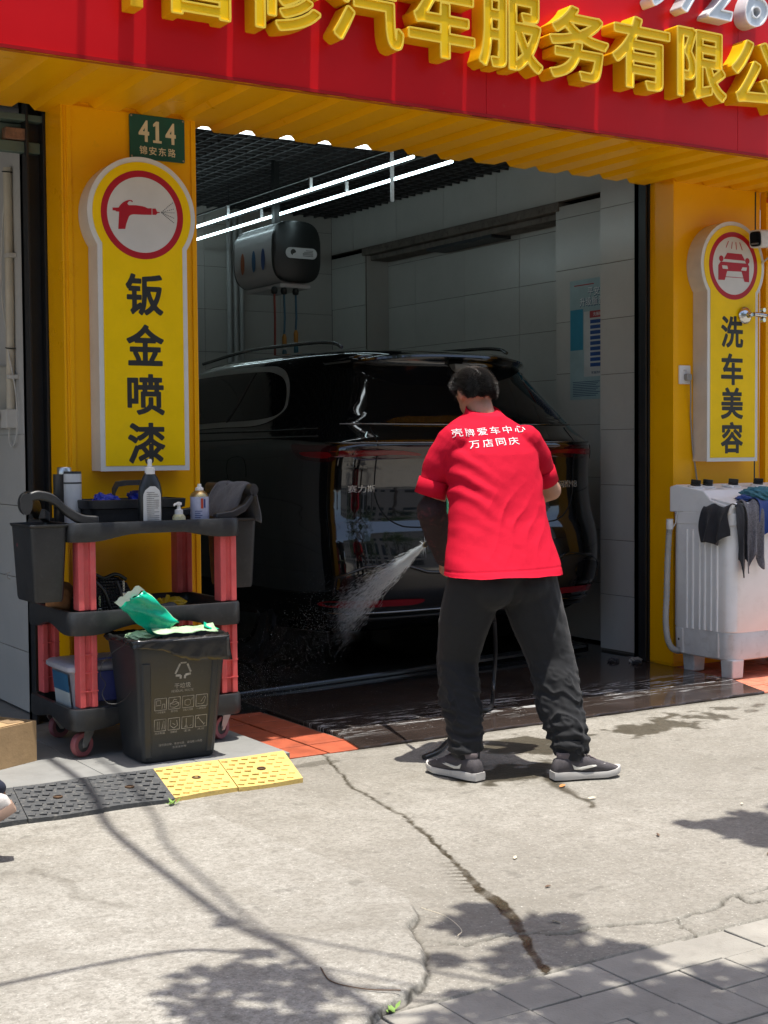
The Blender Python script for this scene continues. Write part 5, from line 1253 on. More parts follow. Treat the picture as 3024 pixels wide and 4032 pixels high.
slab('top_flap', [V(0, D1, H1), V(L1-.01, D1, H1), V(L1-.06, D1*.6, H1+.055), V(0, D1*.56, H1+.045)], -.004, MCB)
slab('torn_flap', [V(L1-.13, .02, H1+.004), V(L1-.055, .006, H1+.002), V(L1-.07, .07, H1+.008), V(L1-.12, .10, H1+.006)], .003, MCBD)
b = MB(); b.box(-.001, .0, 0, .001, 0, .001); 
for k in range(5):
    q = MB(); z0 = H1-.005-k*.033; u0 = L1-.128+.006*math.sin(k*2.2); q.loft([[V(u0, -.0015, z0), V(u0+.014, -.0015, z0-.002), V(u0+.013, -.0005, z0-.03), V(u0+.003, -.0005, z0-.03)], [V(u0, -.003, z0), V(u0+.014, -.003, z0-.002), V(u0+.013, -.002, z0-.03), V(u0+.003, -.002, z0-.03)]]); q.obj('tear', MCBD if k % 2 else MATS['conduit_cream'], cb)
MINK = mat('box_ink', (0.045, 0.032, 0.02), 0.8)
for s, u, z, w_, h_ in (('箱内物品', L1-.235, .085, .125, .036), ('请勿', L1-.075, .093, .055, .032), ('小心轻放防潮防压', L1-.19, .122, .17, .014)):
    me, a, bb = textmesh(s, 1, 0, 0, fill='FRONT'); movemesh(me, lambda co: np.array([cw_(u+q[0]*w_/a, -.0012, z+q[1]*h_/bb) for q in co])); link('print', me, MINK, cb)

# ================================================================== rubber threshold ramps
def ramp(x0f, x1f, x0b, x1b, col, label, seed, split=True):
    t = thing('rubber_ramp', ((x0f+x1f)/2, 4.98, 0), label, 'ramp', 'rubber ramps along the tiled platform')
    yf = lambda u: 4.850+.008*math.sin(u*3+seed)+(.012 if col else 0); yb = 5.215; m = MRY if col else MRK
    b = MB(); rows = []
    for j in range(6):
        f = j/5; rows.append([(x0f+(x1f-x0f)*u+((x0b-x0f)*(1-u)+(x1b-x1f)*u)*f, yf(u)+(yb-yf(u))*f, .016+.033*f+.0015*math.sin(u*5+seed)) for u in np.linspace(0, 1, 7)])
    bot = [[(p[0], p[1], -.004) for p in r] for r in rows]
    b.loft([rows[0], *rows[1:]], cap=False, closed=False); b.loft(bot, cap=False, closed=False)
    b.loft([rows[0], bot[0]], cap=False, closed=False); b.loft([rows[-1], bot[-1]], cap=False, closed=False)
    b.loft([[r[0] for r in rows], [r[0] for r in bot]], cap=False, closed=False); b.loft([[r[-1] for r in rows], [r[-1] for r in bot]], cap=False, closed=False)
    b.obj('wedge', m, t, bevel=.003)
    rnd = random.Random(seed); q = MB(); zz = lambda f: .016+.033*f
    for j in range(7):
        for i in range(6):
            f = (j+.6)/7.4; u = (i+.5+.5*(j % 2))/6.6
            x = x0f+(x1f-x0f)*u+((x0b-x0f)*(1-u)+(x1b-x1f)*u)*f; y = yf(u)+(yb-yf(u))*f
            if math.hypot(u-.5, (f-.5)) < .13: continue
            for a in (.9, -.5):
                q.obox((x+.007*math.cos(a)*(1 if a > 0 else -1), y+.006*math.sin(a), zz(f)+.0022), (.026, .009, .0055), a, rx=.09)
    o = q.obj('tread_pattern', m, t, bevel=.0015); o['kind'] = 'stuff'
    xc = (x0f+x1f)/2+((x0b+x1b)-(x0f+x1f))/4; q = MB(); q.lathe([(.0165, .0), (.018, .0365), (.013, .0385), (.012, .034), (.005, .0335)], (xc, 5.035, 0), 18); q.obj('bolt', mat('rusty_bolt', (.10, .06, .035), .6, metal=.5) if 'rusty_bolt' not in MATS else MATS['rusty_bolt'], t, smooth=40)
def ramp_mat(name, col, wear):
    t = NT(name); v = t.geo(); n = t.noise(v, 11, 6, .65); n2 = t.noise(v, 55, 5, .7)
    c = t.mix(t.ramp(n, (.3, 0.), (.7, 1.)), tuple(q*.82 for q in col), col); c = t.mix(t.math('MULTIPLY', t.ramp(n2, (.52, 0.), (.68, 1.)), .75), c, wear)
    c = t.mix(t.math('MULTIPLY', t.ramp(t.noise(v, 24, 6, .7, 1.), (.60, 0.), (.72, 1.)), .6), c, wear)
    t.set(Base_Color=c, Roughness=.75, Normal=t.bump(n2, .4, .004)); return t.m
MRY = ramp_mat('ramp_yellow', (.64, .46, .14), (.36, .24, .10)); MRK = ramp_mat('ramp_black', (.060, .063, .066), (.16, .155, .14))
ramp(2.388, 2.665, 2.470, 2.768, 1, 'yellow rubber ramp nearest the red floor tiles', 3)
ramp(2.120, 2.386, 2.188, 2.468, 1, 'yellow rubber ramp between a black ramp and the last yellow one', 5)
ramp(1.842, 2.118, 1.916, 2.186, 0, 'black rubber ramp next to the yellow ramps', 7)
ramp(1.566, 1.840, 1.625, 1.914, 0, 'black rubber ramp crossed by the cable shadow', 9)
ramp(1.290, 1.564, 1.345, 1.623, 0, 'black rubber ramp at the left edge beside the walking shoe', 11)
# ================================================================== twin tub washing machine
wm = thing('washing_machine', (6.2, 5.88, 0), 'old white twin tub washing machine in front of the right column', 'washing machine')
MWM = mat('machine_white', (0.85, 0.855, 0.85), 0.38, var=0.06, vscale=3, dirt=0.18, dirtcol=(0.36, 0.33, 0.28))
MWB = mat('machine_base', (0.62, 0.615, 0.60), 0.5, var=0.1, vscale=5, dirt=0.45, dirtcol=(0.30, 0.27, 0.22))
WX0, WX1, WY0, WY1 = 5.80, 6.66, 5.64, 6.13
def wring(z, e, r=.07): return [(x, y, z) for x, y in rrect(WX0+e, WX1-e, WY0+e, WY1-e*.3, r, 7)]
b = MB(); b.loft([wring(.105, .020), wring(.112, .012), wring(.255, .006), wring(.262, .010)]); b.obj('base', MWB, wm, smooth=40)
b = MB(); b.loft([wring(.258, .012), wring(.27, .004), wring(.80, .008), wring(.86, .010), wring(.862, .004), wring(.925, .002), wring(.930, .006)]); b.obj('body', MWM, wm, smooth=40)
# ribs on the side facing the bay
for k, y in enumerate((5.755, 5.80, 5.85, 5.89, 5.945, 5.99)):
    w = .008 if k % 2 else .011
    b = MB(); b.loft([[(5.806, y-w, z), (5.799, y-w*.5, z), (5.799, y+w*.5, z), (5.806, y+w, z)] for z in (.262, .83)]); b.obj('rib', MWM, wm, bevel=.002)
for y in (5.75, 6.03):
    b = MB(); b.loft([[(5.812, y-.012, z), (5.801, y-.008, z), (5.801, y+.008, z), (5.812, y+.012, z)] for z in (.115, .255)]); b.obj('base_rib', MWB, wm, bevel=.002)
b = MB(); b.box(5.797, 5.81, 5.76, 5.86, .838, .856); b.obj('carry_grip', MWM, wm, bevel=.004)
# control panel: wedge, higher at the back
b = MB(); b.loft([[(x, 5.66, .925), (x, 5.655, .968), (x, 5.80, 1.000), (x, 5.86, 1.052), (x, 6.08, 1.082), (x, 6.13, 1.07), (x, 6.13, .925)] for x in (5.802, 5.812, 6.65, 6.66)]); b.obj('top_cover', MWM, wm, bevel=.006, smooth=30)
b = MB(); b.box(5.97, 6.62, 5.662, 5.80, .9925, 1.006); b.obj('tub_opening', mat('tub_dark', (.02, .022, .025), .4), wm)
b = MB(); b.loft([[(x, 5.652, .955), (x, 5.648, .985), (x, 5.81, 1.012), (x, 5.81, 1.0)] for x in (5.81, 5.955)]); b.obj('lid', MWM, wm, bevel=.004)
def tilt(y): return 1.052+(y-5.86)*(.03/.22)
for x in (5.855, 5.950, 6.155, 6.36, 6.52):
    y = 5.975; z = tilt(y)
    b = MB(); b.lathe([(.044, -.002), (.044, .006), (.038, .010)], (0, 0, 0), 26); b.xf(Matrix.Translation((x, y, z)) @ Matrix.Rotation(.135, 4, 'X')); k = b.obj('knob_ring', MWP, wm, smooth=40)
    b = MB(); b.lathe([(.030, .008), (.029, .018), (.016, .020)], (0, 0, 0), 22); b.loft([[(-.009, -.028, h), (.009, -.028, h), (.007, .028, h), (-.007, .028, h)] for h in (.018, .044)]); b.xf(Matrix.Translation((x, y, z)) @ Matrix.Rotation(.135, 4, 'X') @ Matrix.Rotation(.9+x, 4, 'Z')); b.obj('knob', mat('knob_black', (.012, .013, .012), .3) if 'knob_black' not in MATS else MATS['knob_black'], k, bevel=.003)
for x0, x1, y0 in ((6.22, 6.30, 5.93), (6.225, 6.295, 5.96), (6.06, 6.085, 5.94), (5.87, 5.92, 5.905), (5.96, 6.01, 5.905)):
    b = MB(); z = tilt(y0)+.0015; b.box(x0, x1, y0, y0+.010, z, z+.0008); b.obj('panel_print', mat('panel_grey', (.22, .22, .22), .5) if 'panel_grey' not in MATS else MATS['panel_grey'], wm)
b = MB(); b.obox((6.08, 5.945, tilt(5.945)+.008), (.018, .075, .014), .15, .135); b.obj('timer_tab', MWM, wm, bevel=.003)
for x, y in ((5.865, 5.695), (5.90, 6.03), (6.60, 5.70), (6.60, 6.06)):
    b = MB(); b.loft([[(x+sx*w, y+sy*w, z) for sx, sy in ((-1, -1), (1, -1), (1, 1), (-1, 1))] for z, w in ((.004, .040), (.012, .043), (.112, .047))]); b.obj('foot', MWB, wm, bevel=.008)
b = MB(); b.lathe([(.007, -.004), (.007, .003)], (5.812, 6.06, .19), 10, 'X'); b.obj('drain_hole', MSK, wm)
# drain hose with rings, held up by a wire hook
hp = catmull([(5.815, 6.05, .125), (5.79, 6.06, .125), (5.762, 6.075, .145), (5.748, 6.09, .20), (5.745, 6.10, .30), (5.752, 6.10, .45), (5.762, 6.105, .62), (5.768, 6.10, .78), (5.770, 6.095, .835)], 14)
b = MB(); rs = [.0175+.0016*(1 if i % 2 else -1) for i in range(len(hp))]; b.tube(hp, rs, 12); b.obj('drain_hose', mat('hose_grey', (.42, .42, .40), .5, dirt=.2), wm, smooth=60)
b = MB(); b.lathe([(.020, .825), (.021, .86), (.0195, .862), (.0195, .885), (.015, .885)], (5.770, 6.095, 0), 16); b.obj('hose_cuff', MWP, wm, smooth=40)
b = MB(); b.tube(catmull([(5.785, 6.085, .835), (5.790, 6.07, .86), (5.792, 6.06, .91), (5.796, 6.05, .93), (5.81, 6.0, .93)]), .003, 6); b.obj('hose_hook', MWP, wm, smooth=60)
# ------------------------------------------------------------------ cloths on the machine
def drape(name, x0, x1, drop, back, m, label, seed, folds=3.0, zt=.995, yf=5.636, taper=0.0, amp=.016):
    rows = []; K = 26
    for v in range(14):
        row = []
        for u in range(K):
            s = u/(K-1); x = x0+(x1-x0)*s; ph = seed+folds*2*math.pi*s; d = drop*(1+.10*math.sin(seed*3+s*5.0)+(.09*math.sin(s*9+seed)))
            if v < 4: y = yf+back*(1-v/3.0); z = zt+.012*math.sin(ph*.7+v)+.018*(v/3.)*(1-v/3.)*2
            else:
                f = (v-3)/10; z = zt-.01-d*f; y = yf-.010-amp*f**.6*(1+math.sin(ph+f*1.5)); x += (-.5+.5)*0+taper*(s-.5)*f+.008*math.sin(f*5+ph)
            row.append((x, y, z))
        rows.append(row)
    o = sheet(name, rows, m, thick=.005, sub=1, wr=.006, seed=seed, fr=30); tag(o, label, 'towel', 'cloths hung over the washing machine'); return o
MDK = mat('charcoal_cloth', (.020, .021, .026), .95, var=.2, vscale=30, bump=.6, bscale=400, sheen=.2)
MGK = mat('flecked_cloth', (.14, .135, .15), .95, var=.45, vscale=120, bump=.8, bscale=300, sheen=.2)
MBLUE = mat('blue_cloth', (.010, .045, .22), .9, var=.2, bump=.6, bscale=350, sheen=.2); MTEAL = mat('teal_cloth', (.05, .17, .22), .9, var=.3, vscale=30, bump=.6, bscale=350)
oA = drape('cloth', 5.645, 5.855, .19, .07, MDK, 'charcoal cloth hanging over the left side edge of the washing machine', 2, 2.2, zt=.972, yf=0, taper=0, amp=.022)
movemesh(oA.data, lambda c: np.stack([5.798+c[:, 1], 5.66+5.84-c[:, 0], c[:, 2]], 1))
drape('cloth', 5.835, 5.90, .33, .06, MDK, 'long dark cloth strip hanging at the front corner of the washing machine', 4, 1.2, zt=.975, yf=5.640)
drape('cloth', 5.885, 6.02, .33, .07, MGK, 'long grey flecked cloth hanging in folds over the washing machine front', 7, 2.2, zt=.985, yf=5.634, amp=.02)
drape('cloth', 6.00, 6.30, .18, .12, MBLUE, 'bright blue cloth at the right side of the washing machine tub', 9, 2.0, zt=1.0, yf=5.634)
tag(crumple('cloth', (6.10, 5.72, 1.030), .085, MTEAL, seed=61, n=3, amp=.35, sc=(1.3, .9, .45)), 'crumpled teal cloth lying in the washing machine tub', 'towel', 'cloths hung over the washing machine')
tag(crumple('cloth', (5.98, 5.71, 1.010), .05, MATS['blue_cloth'], seed=63, n=3, amp=.35, sc=(1.2, .8, .4)), 'small crumpled blue cloth on the rim of the washing machine tub', 'towel', 'cloths hung over the washing machine')
# loose debris by the column foot
for k, (x, y, s_) in enumerate(((5.80, 6.42, .03), (5.76, 6.36, .02), (5.70, 6.50, .025))):
    tag(crumple('rag', (x, y, .022), s_, MDK if k else mat('wet_rag', (.25, .24, .22), .7), seed=70+k, n=3, amp=.4, sc=(1.4, 1, .6)), ('pale', 'dark', 'black')[k]+' wet rag scrap on the floor at the shutter guide', 'rag')
# ================================================================== black car parked nose-in
CAR = thing('parked_car', (4.78, 9.1, 0.03), 'glossy black sport utility car parked nose first in the wash bay', 'car')
def car_paint():
    t = NT('black_paint'); v = t.geo()
    n = t.noise(v, 140, 2, .6)
    t.set(Base_Color=(.0035, .0038, .004), Roughness=t.math('ADD', t.math('MULTIPLY', t.noise(v, 9, 5, .6), .05), .045), Coat_Weight=1.0, Coat_Roughness=.02, Specular_IOR_Level=.5)
    # beads of water
    dr = t.ramp(t.voro(v, 95), (.10, 1.0), (.22, 0.0)); m = t.math('MULTIPLY', dr, t.ramp(t.noise(v, 5, 3), (.48, 0.), (.6, 1.)))
    t.set(Normal=t.bump(m, .25, .003)); return t.m
MCAR = car_paint()
MGL = mat('tinted_glass', (.004, .004, .0045), .04, var=.02, rvar=.01, spec=.5)
CXM = 4.835
ZP = [.27, .33, .40, .50, .62, .70, .80, .86, .90, .96, 1.08, 1.20, 1.27, 1.315, 1.345, 1.375, 1.42, 1.48, 1.58, 1.68, 1.76, 1.80, 1.835, 1.86, 1.885, 1.905, 1.918, 1.926]
YR = [6.86, 6.74, 6.665, 6.615, 6.60, 6.605, 6.625, 6.64, 6.655, 6.665, 6.672, 6.662, 6.645, 6.632, 6.640, 6.675, 6.715, 6.755, 6.83, 6.905, 6.962, 6.985, 6.955, 6.935, 7.05, 7.25, 7.55, 7.95]
HW = [0.966, 1.021, 1.051, 1.071, 1.081, 1.084, 1.084, 1.082, 1.080, 1.076, 1.070, 1.064, 1.058, 1.051, 1.038, 1.019, 0.991, 0.958, 0.904, 0.851, 0.808, 0.782, 0.751, 0.723, 0.680, 0.616, 0.526, 0.386]
YFN = [11.3, 11.4, 11.5, 11.55, 11.6, 11.6, 11.58, 11.55, 11.5, 11.4, 11.2, 10.9, 10.75, 10.65, 10.6, 10.5, 10.4, 10.25, 10.0, 9.75, 9.5, 9.4, 9.3, 9.2, 9.05, 8.9, 8.75, 8.5]
_zg = np.linspace(.27, 1.926, 500)
def _sm(v, sg):
    g = np.interp(_zg, ZP, v); k = int(4*sg/(_zg[1]-_zg[0])); w_ = np.exp(-.5*(np.arange(-k, k+1)*(_zg[1]-_zg[0])/sg)**2); w_ /= w_.sum()
    p = np.concatenate([2*g[0]-g[k:0:-1], g, 2*g[-1]-g[-2:-k-2:-1]]); return np.convolve(p, w_, 'valid')
_YR, _HW = _sm(YR, .014), _sm(HW, .022)
def cp(z):
    return np.interp(z, _zg, _YR), np.interp(z, _zg, _HW), np.interp(z, ZP, YFN), np.interp(z, [.3, .8, 1.3, 1.5, 1.85, 1.93], [7.0, 7.8, 6.8, 5.4, 3.9, 2.6])
def rear(x, z, off=0.0):
    yr, w_, yf, n = cp(z); s = min(.9995, abs((x-CXM)/w_)); hl = (yf-yr)/2
    return (x, yr+hl-hl*(1-s**n)**(1/n)-off, z)
def side(y, z, off=0.0, sgn=-1):
    yr, w_, yf, n = cp(z); hl = (yf-yr)/2; s = min(.9995, abs((y-yr-hl)/hl))
    return (CXM+sgn*(w_*(1-s**n)**(1/n)+off), y, z)
b = MB(); rings = []
zs = sorted(set(list(np.linspace(.27, 1.926, 120))))
TH = []
for k in range(300):
    t = 2*math.pi*k/300; TH.append(t)
for z in zs:
    yr, w_, yf, n = cp(z); hl = (yf-yr)/2; ym = yr+hl
    rings.append([(CXM+w_*math.copysign(abs(math.cos(t))**(2/n), math.cos(t)), ym+hl*math.copysign(abs(math.sin(t))**(2/n), math.sin(t)), z) for t in TH])
b.loft(rings); b.obj('body', MCAR, CAR, smooth=35)
def patch(outline, fn, name, m, parent, off, rings_=7, smooth=60, thick=0.0):
    """skin over a star-shaped outline on the body surface"""
    n = len(outline); c = (sum(p[0] for p in outline)/n, sum(p[1] for p in outline)/n); b = MB(); vs = []
    for r in range(1, rings_+1):
        f = r/rings_; vs.append([fn(c[0]+(p[0]-c[0])*f, c[1]+(p[1]-c[1])*f, off) for p in outline])
    b.loft(vs, cap=False); b.f.append(tuple(range(n)))
    o = b.obj(name, m, parent, smooth=smooth)
    if thick:
        s = o.modifiers.new('t', 'SOLIDIFY'); s.thickness = thick; s.offset = -1
    return o
def ol(pts, k=6, closed=True): # smooth outline through points
    P = [(p[0], p[1], 0) for p in pts]; Q = [P[-1]]+P+[P[0], P[1]]; out = []
    for i in range(1, len(Q)-2):
        a, b_, c, d = (Vector(q) for q in Q[i-1:i+3])
        for j in range(k):
            t = j/k; v = .5*((2*b_)+(c-a)*t+(2*a-5*b_+4*c-d)*t*t+(-a+3*b_-3*c+d)*t**3); out.append((v.x, v.y))
    return out
def band(pts, fn, wd, name, m, parent, off, h=.004):
    """raised line along points on the body"""
    P = [Vector(fn(u, z, off)) for u, z in pts]; b = MB(); b.tube(P, wd, 8); return b.obj(name, m, parent, smooth=60)
# rear window
rw = patch(ol([(CXM-.83, 1.46), (CXM-.3, 1.450), (CXM+.3, 1.450), (CXM+.83, 1.46), (CXM+.80, 1.55), (CXM+.70, 1.71), (CXM+.62, 1.765), (CXM, 1.785), (CXM-.62, 1.765), (CXM-.70, 1.71), (CXM-.80, 1.55)], 6), rear, 'rear_window', MGL, CAR, .004, 8)
band([(CXM+u, 1.437+.006*abs(u)) for u in np.linspace(-.82, .82, 30)], rear, .004, 'window_trim', mat('dark_chrome', (.20, .20, .20), .2, metal=1.0), rw, .004)
MDCH = MATS['dark_chrome']; MCHS = mat('satin_chrome', (.36, .36, .34), .35, metal=.5)
# spoiler lip with washer and camera block under it
b = MB(); rows = []
for u in np.linspace(-.70, .70, 33):
    y = rear(CXM+u, 1.80)[1]; e = -.05+.10*(abs(u)/.70)**3; rows.append([(CXM+u, y+e+.09, 1.868-.045*(abs(u)/.70)**2.5), (CXM+u, y+e-.075, 1.846-.045*(abs(u)/.70)**2.5), (CXM+u, y+e-.078, 1.834-.045*(abs(u)/.70)**2.5), (CXM+u, y+e+.08, 1.812-.045*(abs(u)/.70)**2.5)])
b.loft(rows); sp_ = b.obj('spoiler', MCAR, CAR, smooth=40)
b = MB(); b.loft([[(CXM+u, rear(CXM+u, 1.80)[1]-.118+.10*(abs(u)/.7)**3, z-.045*(abs(u)/.70)**2.5) for u in np.linspace(-.45, .45, 25)] for z in (1.835, 1.846)], cap=False, closed=False); b.obj('brake_light_strip', mat('strip_lens', (.20, .19, .18), .2), sp_)
b = MB(); y = rear(CXM+.06, 1.78)[1]; b.loft([[(CXM+.06-w, y-.055+d, z), (CXM+.06+w, y-.055+d, z), (CXM+.06+w, y+.02, z), (CXM+.06-w, y+.02, z)] for z, w, d in ((1.80, .055, 0), (1.768, .048, .004), (1.755, .036, .02))]); b.obj('camera_block', mat('block_grey', (.14, .135, .12), .5, bump=.4), sp_, bevel=.006)
# tail lamp bar
MLAMP = mat('lamp_smoked', (.030, .004, .005), .05, rvar=.01, spec=.7); MLAMPR = mat('lamp_red', (.14, .004, .006), .08, rvar=.01)
o1 = ol([(CXM-.94, 1.235), (CXM-.55, 1.245), (CXM+.55, 1.245), (CXM+.94, 1.235), (CXM+.955, 1.30), (CXM+.55, 1.318), (CXM-.55, 1.318), (CXM-.955, 1.30)], 6)
tlb = patch(o1, rear, 'tail_lamp_bar', MLAMP, CAR, .006, 6)
for s in (-1, 1):
    patch(ol([(CXM+s*.90, 1.258), (CXM+s*.60, 1.268), (CXM+s*.44, 1.262), (CXM+s*.44, 1.275), (CXM+s*.60, 1.292), (CXM+s*.92, 1.290)], 4), rear, 'lamp_element', MLAMPR, tlb, .0075, 4)
    sd = ol([(6.78, 1.235), (6.95, 1.245), (7.03, 1.285), (7.06, 1.335), (6.95, 1.325), (6.76, 1.315)], 5)
    sl_ = patch(sd, lambda y, z, f, s=s: side(y, z, f, s), 'tail_lamp', MLAMP, CAR, .005, 4)
    patch(ol([(6.80, 1.252), (6.93, 1.262), (6.98, 1.282), (6.93, 1.288), (6.79, 1.284)], 4), lambda y, z, f, s=s: side(y, z, f, s), 'lamp_element', MLAMPR, sl_, .0065, 3)
band([(CXM+u, 1.335) for u in np.linspace(-.93, .93, 50)], rear, .006, 'light_bar_edge', MDCH, tlb, .003)
# tailgate shut lines (dark grooves) and swage
MGAP = mat('shut_line', (.001, .001, .001), .9)
tg = [(CXM-.69, 1.42), (CXM-.70, 1.2), (CXM-.70, 1.05), (CXM-.66, .95), (CXM-.58, .885), (CXM-.45, .862), (CXM, .855), (CXM+.45, .862), (CXM+.58, .885), (CXM+.66, .95), (CXM+.70, 1.05), (CXM+.70, 1.2), (CXM+.69, 1.42)]
TG = [(p.x, p.y) for p in catmull([(x, z, 0) for x, z in tg], 8)]
band(TG, rear, .0045, 'tailgate_shut_line', MGAP, CAR, -.001)
# lower bumper: black trim, reflectors, chrome blade
lowo = ol([(CXM-.95, .40), (CXM-.5, .385), (CXM+.5, .385), (CXM+.95, .40), (CXM+.93, .60), (CXM+.62, .67), (CXM+.40, .60), (CXM, .585), (CXM-.40, .60), (CXM-.62, .67), (CXM-.93, .60)], 5)
lb_ = patch(lowo, rear, 'bumper_insert', mat('bumper_black', (.010, .010, .011), .30), CAR, .004, 6)
band([(CXM-.93, .50), (CXM-.93, .60), (CXM-.80, .655), (CXM-.60, .672), (CXM-.42, .615), (CXM-.2, .597), (CXM+.2, .597), (CXM+.42, .615), (CXM+.60, .672), (CXM+.80, .655), (CXM+.93, .60), (CXM+.93, .50)], rear, .009, 'bumper_frame', MCAR, lb_, .010)
MREF = mat('reflector_red', (.20, .006, .012), .2, bump=.3, bscale=400)
for s in (-1, 1):
    patch(ol([(CXM+s*.94, .432), (CXM+s*.70, .430), (CXM+s*.46, .432), (CXM+s*.43, .462), (CXM+s*.70, .468), (CXM+s*.94, .466)], 4), rear, 'reflector', MREF, CAR, .012, 3)
    patch(ol([(CXM+s*.90, .51), (CXM+s*.74, .50), (CXM+s*.66, .56), (CXM+s*.70, .62), (CXM+s*.84, .615), (CXM+s*.90, .58)], 5), rear, 'fog_lamp', MGL, CAR, .008, 4)
band([(CXM+u, .395) for u in np.linspace(-.93, .93, 40)], rear, .008, 'chrome_blade', MDCH, CAR, .012)
band([(CXM+u, .36) for u in np.linspace(-.90, .90, 40)], rear, .012, 'skid_lip', MATS['bumper_black'], CAR, .008)
# number plate (green) in its recess
b = MB(); y = rear(CXM, .98)[1]; b.box(CXM-.24, CXM+.24, y-.012, y-.006, .93, 1.07); np_ = b.obj('number_plate', mat('plate_new_green', (.10, .45, .22), .4), CAR, bevel=.002)
b = MB(); b.box(CXM-.232, CXM+.232, y-.0135, y-.012, .99, 1.062); b.obj('plate_field', mat('plate_pale', (.55, .62, .55), .4), np_)
# side glass with bright surround
def sw(e): return ol([(9.3, 1.46+e), (8.0, 1.452+e), (7.52, 1.462+e), (7.345+e*.6, 1.52), (7.36+e*.7, 1.60), (7.46+e*.7, 1.71-e*.4), (7.60+e*.5, 1.775-e), (7.85, 1.80-e), (8.6, 1.80-e), (9.2, 1.76-e)], 6)
for s in (-1, 1):
    f = lambda y, z, o_, s=s: side(y, z, o_, s)
    fr_ = patch(sw(-.012), f, 'window_surround', MCHS, CAR, .005, 9); patch(sw(.022), f, 'side_glass', MGL, fr_, .0065, 9)
    band([(y, z) for y, z in ((7.98, 1.47), (7.93, 1.60), (7.90, 1.775))], f, .008, 'pillar', MSK, fr_, .006)
    band([(y, 1.412+.02*max(0, (7.3-y))) for y in np.linspace(6.95, 9.6, 40)], f, .005, 'shoulder_crease', MCAR, CAR, .004)
    band([(y, 1.375-.01*(y-6.9)) for y in np.linspace(6.9, 9.6, 40)], f, .006, 'swage_line', MCAR, CAR, .003)
    band([(7.42, .30), (7.40, .9), (7.38, 1.36)], f, .003, 'door_shut_line', MGAP, CAR, -.001)
    # roof rail
    b = MB(); rp = [(CXM+s*.60, 7.20, 1.895), (CXM+s*.605, 7.30, 1.925), (CXM+s*.61, 7.6, 1.942), (CXM+s*.61, 8.4, 1.945), (CXM+s*.60, 9.1, 1.90)]; b.tube(catmull(rp, 6), .011, 8); b.obj('roof_rail', MDCH, CAR, smooth=60)
    # fuel flap
    if s < 0: band([(y, z) for y, z in ol([(7.55, 1.12), (7.75, 1.11), (7.78, 1.24), (7.58, 1.25)], 5)], f, .002, 'fuel_flap_line', MGAP, CAR, 0)
    for y in (7.72, 10.55):
        b = MB(); w0 = CXM+s*.86; w1 = CXM+s*1.022
        x_ = [w0, w0+s*.02, w1-s*.03, w1, w1-s*.01]; r_ = [.30, .365, .37, .35, .25]
        b.lathe([(r, x) for r, x in zip(r_, x_)], (0, y, .40), 40, 'X'); wh = b.obj('wheel', mat('tyre', (.018, .018, .018), .8, bump=.3) if 'tyre' not in MATS else MATS['tyre'], CAR, smooth=40)
        b = MB(); b.lathe([(.26, w1-s*.008), (.24, w1+s*.004), (.22, w1-s*.03), (.05, w1-s*.02), (.04, w1)], (0, y, .40), 30, 'X'); b.obj('rim', MDCH, wh, smooth=40)
        b = MB(); b.lathe([(.43, w1-s*.025), (.43, w1+s*.002), (.38, w1+s*.002)], (0, y, .40), 40, 'X', cap=False); b.obj('arch_trim', MATS['bumper_black'], CAR, smooth=40)
b = MB(); b.box(CXM-.80, CXM+.80, 7.3, 11.2, .24, .32); b.obj('underbody', MSK, CAR)
MBDG = mat('badge_chrome', (.62, .60, .56), .25, metal=.8)
def badge(s, x, z, w, h):
    for i, ch in enumerate(s):
        me, a, bb = textmesh(ch, 1, .4, 0.0)
        wi = w/len(s); xx = x+(i+.5)*wi
        def fn(co):
            out = []
            for q in co:
                p = rear(xx+q[0]*wi*.9/max(a, .5), z+q[1]*h/max(bb, .6), .003 if q[2] < 0 else .008); out.append(p)
            return np.array(out)
        movemesh(me, fn); link('badge_letter', me, MBDG, CAR)
badge('赛力斯', 3.985, 1.083, .15, .040); badge('问界M8', 5.42, 1.083, .155, .040)
# ================================================================== people
def capsule(mb, a, b, ra, rb, n=14, flat=1.0, fdir=None):
    """tapered limb with round ends; flat squeezes the section along fdir"""
    a, b = Vector(a), Vector(b); d = (b-a); L = d.length; d.normalize()
    ref = Vector(fdir) if fdir is not None else (Vector((0, 0, 1)) if abs(d.z) < .9 else Vector((0, 1, 0)))
    u = (ref-d*ref.dot(d)).normalized(); v = d.cross(u); rings = []
    st = [(-math.cos(t), math.sin(t), 0) for t in (.15, .6, 1.05)]+[(0, 1, 0), (0, 1, .33), (0, 1, .66), (0, 1, 1)]+[(math.cos(t), math.sin(t), 1) for t in (1.05, .6, .15)]
    for off, sc, f in st:
        r = ra+(rb-ra)*f; c = a+d*(L*f)+d*(off*r); rings.append([c+(u*math.cos(t)*flat+v*math.sin(t))*(r*sc) for t in (2*math.pi*k/n for k in range(n))])
    mb.loft(rings)
def ellipsoid(mb, c, r, axes=None, n=18):
    X_, Y_, Z_ = axes or (Vector((1, 0, 0)), Vector((0, 1, 0)), Vector((0, 0, 1))); c = Vector(c); rings = []
    for i in range(1, 12):
        t = math.pi*i/12; rings.append([c+X_*(r[0]*math.sin(t)*math.cos(k))+Y_*(r[1]*math.sin(t)*math.sin(k))-Z_*(r[2]*math.cos(t)) for k in (2*math.pi*j/n for j in range(n))])
    mb.loft(rings)
def chain(mb, pts, rs, n=14, **k):
    for i in range(len(pts)-1): capsule(mb, pts[i], pts[i+1], rs[i], rs[i+1], n, **k)
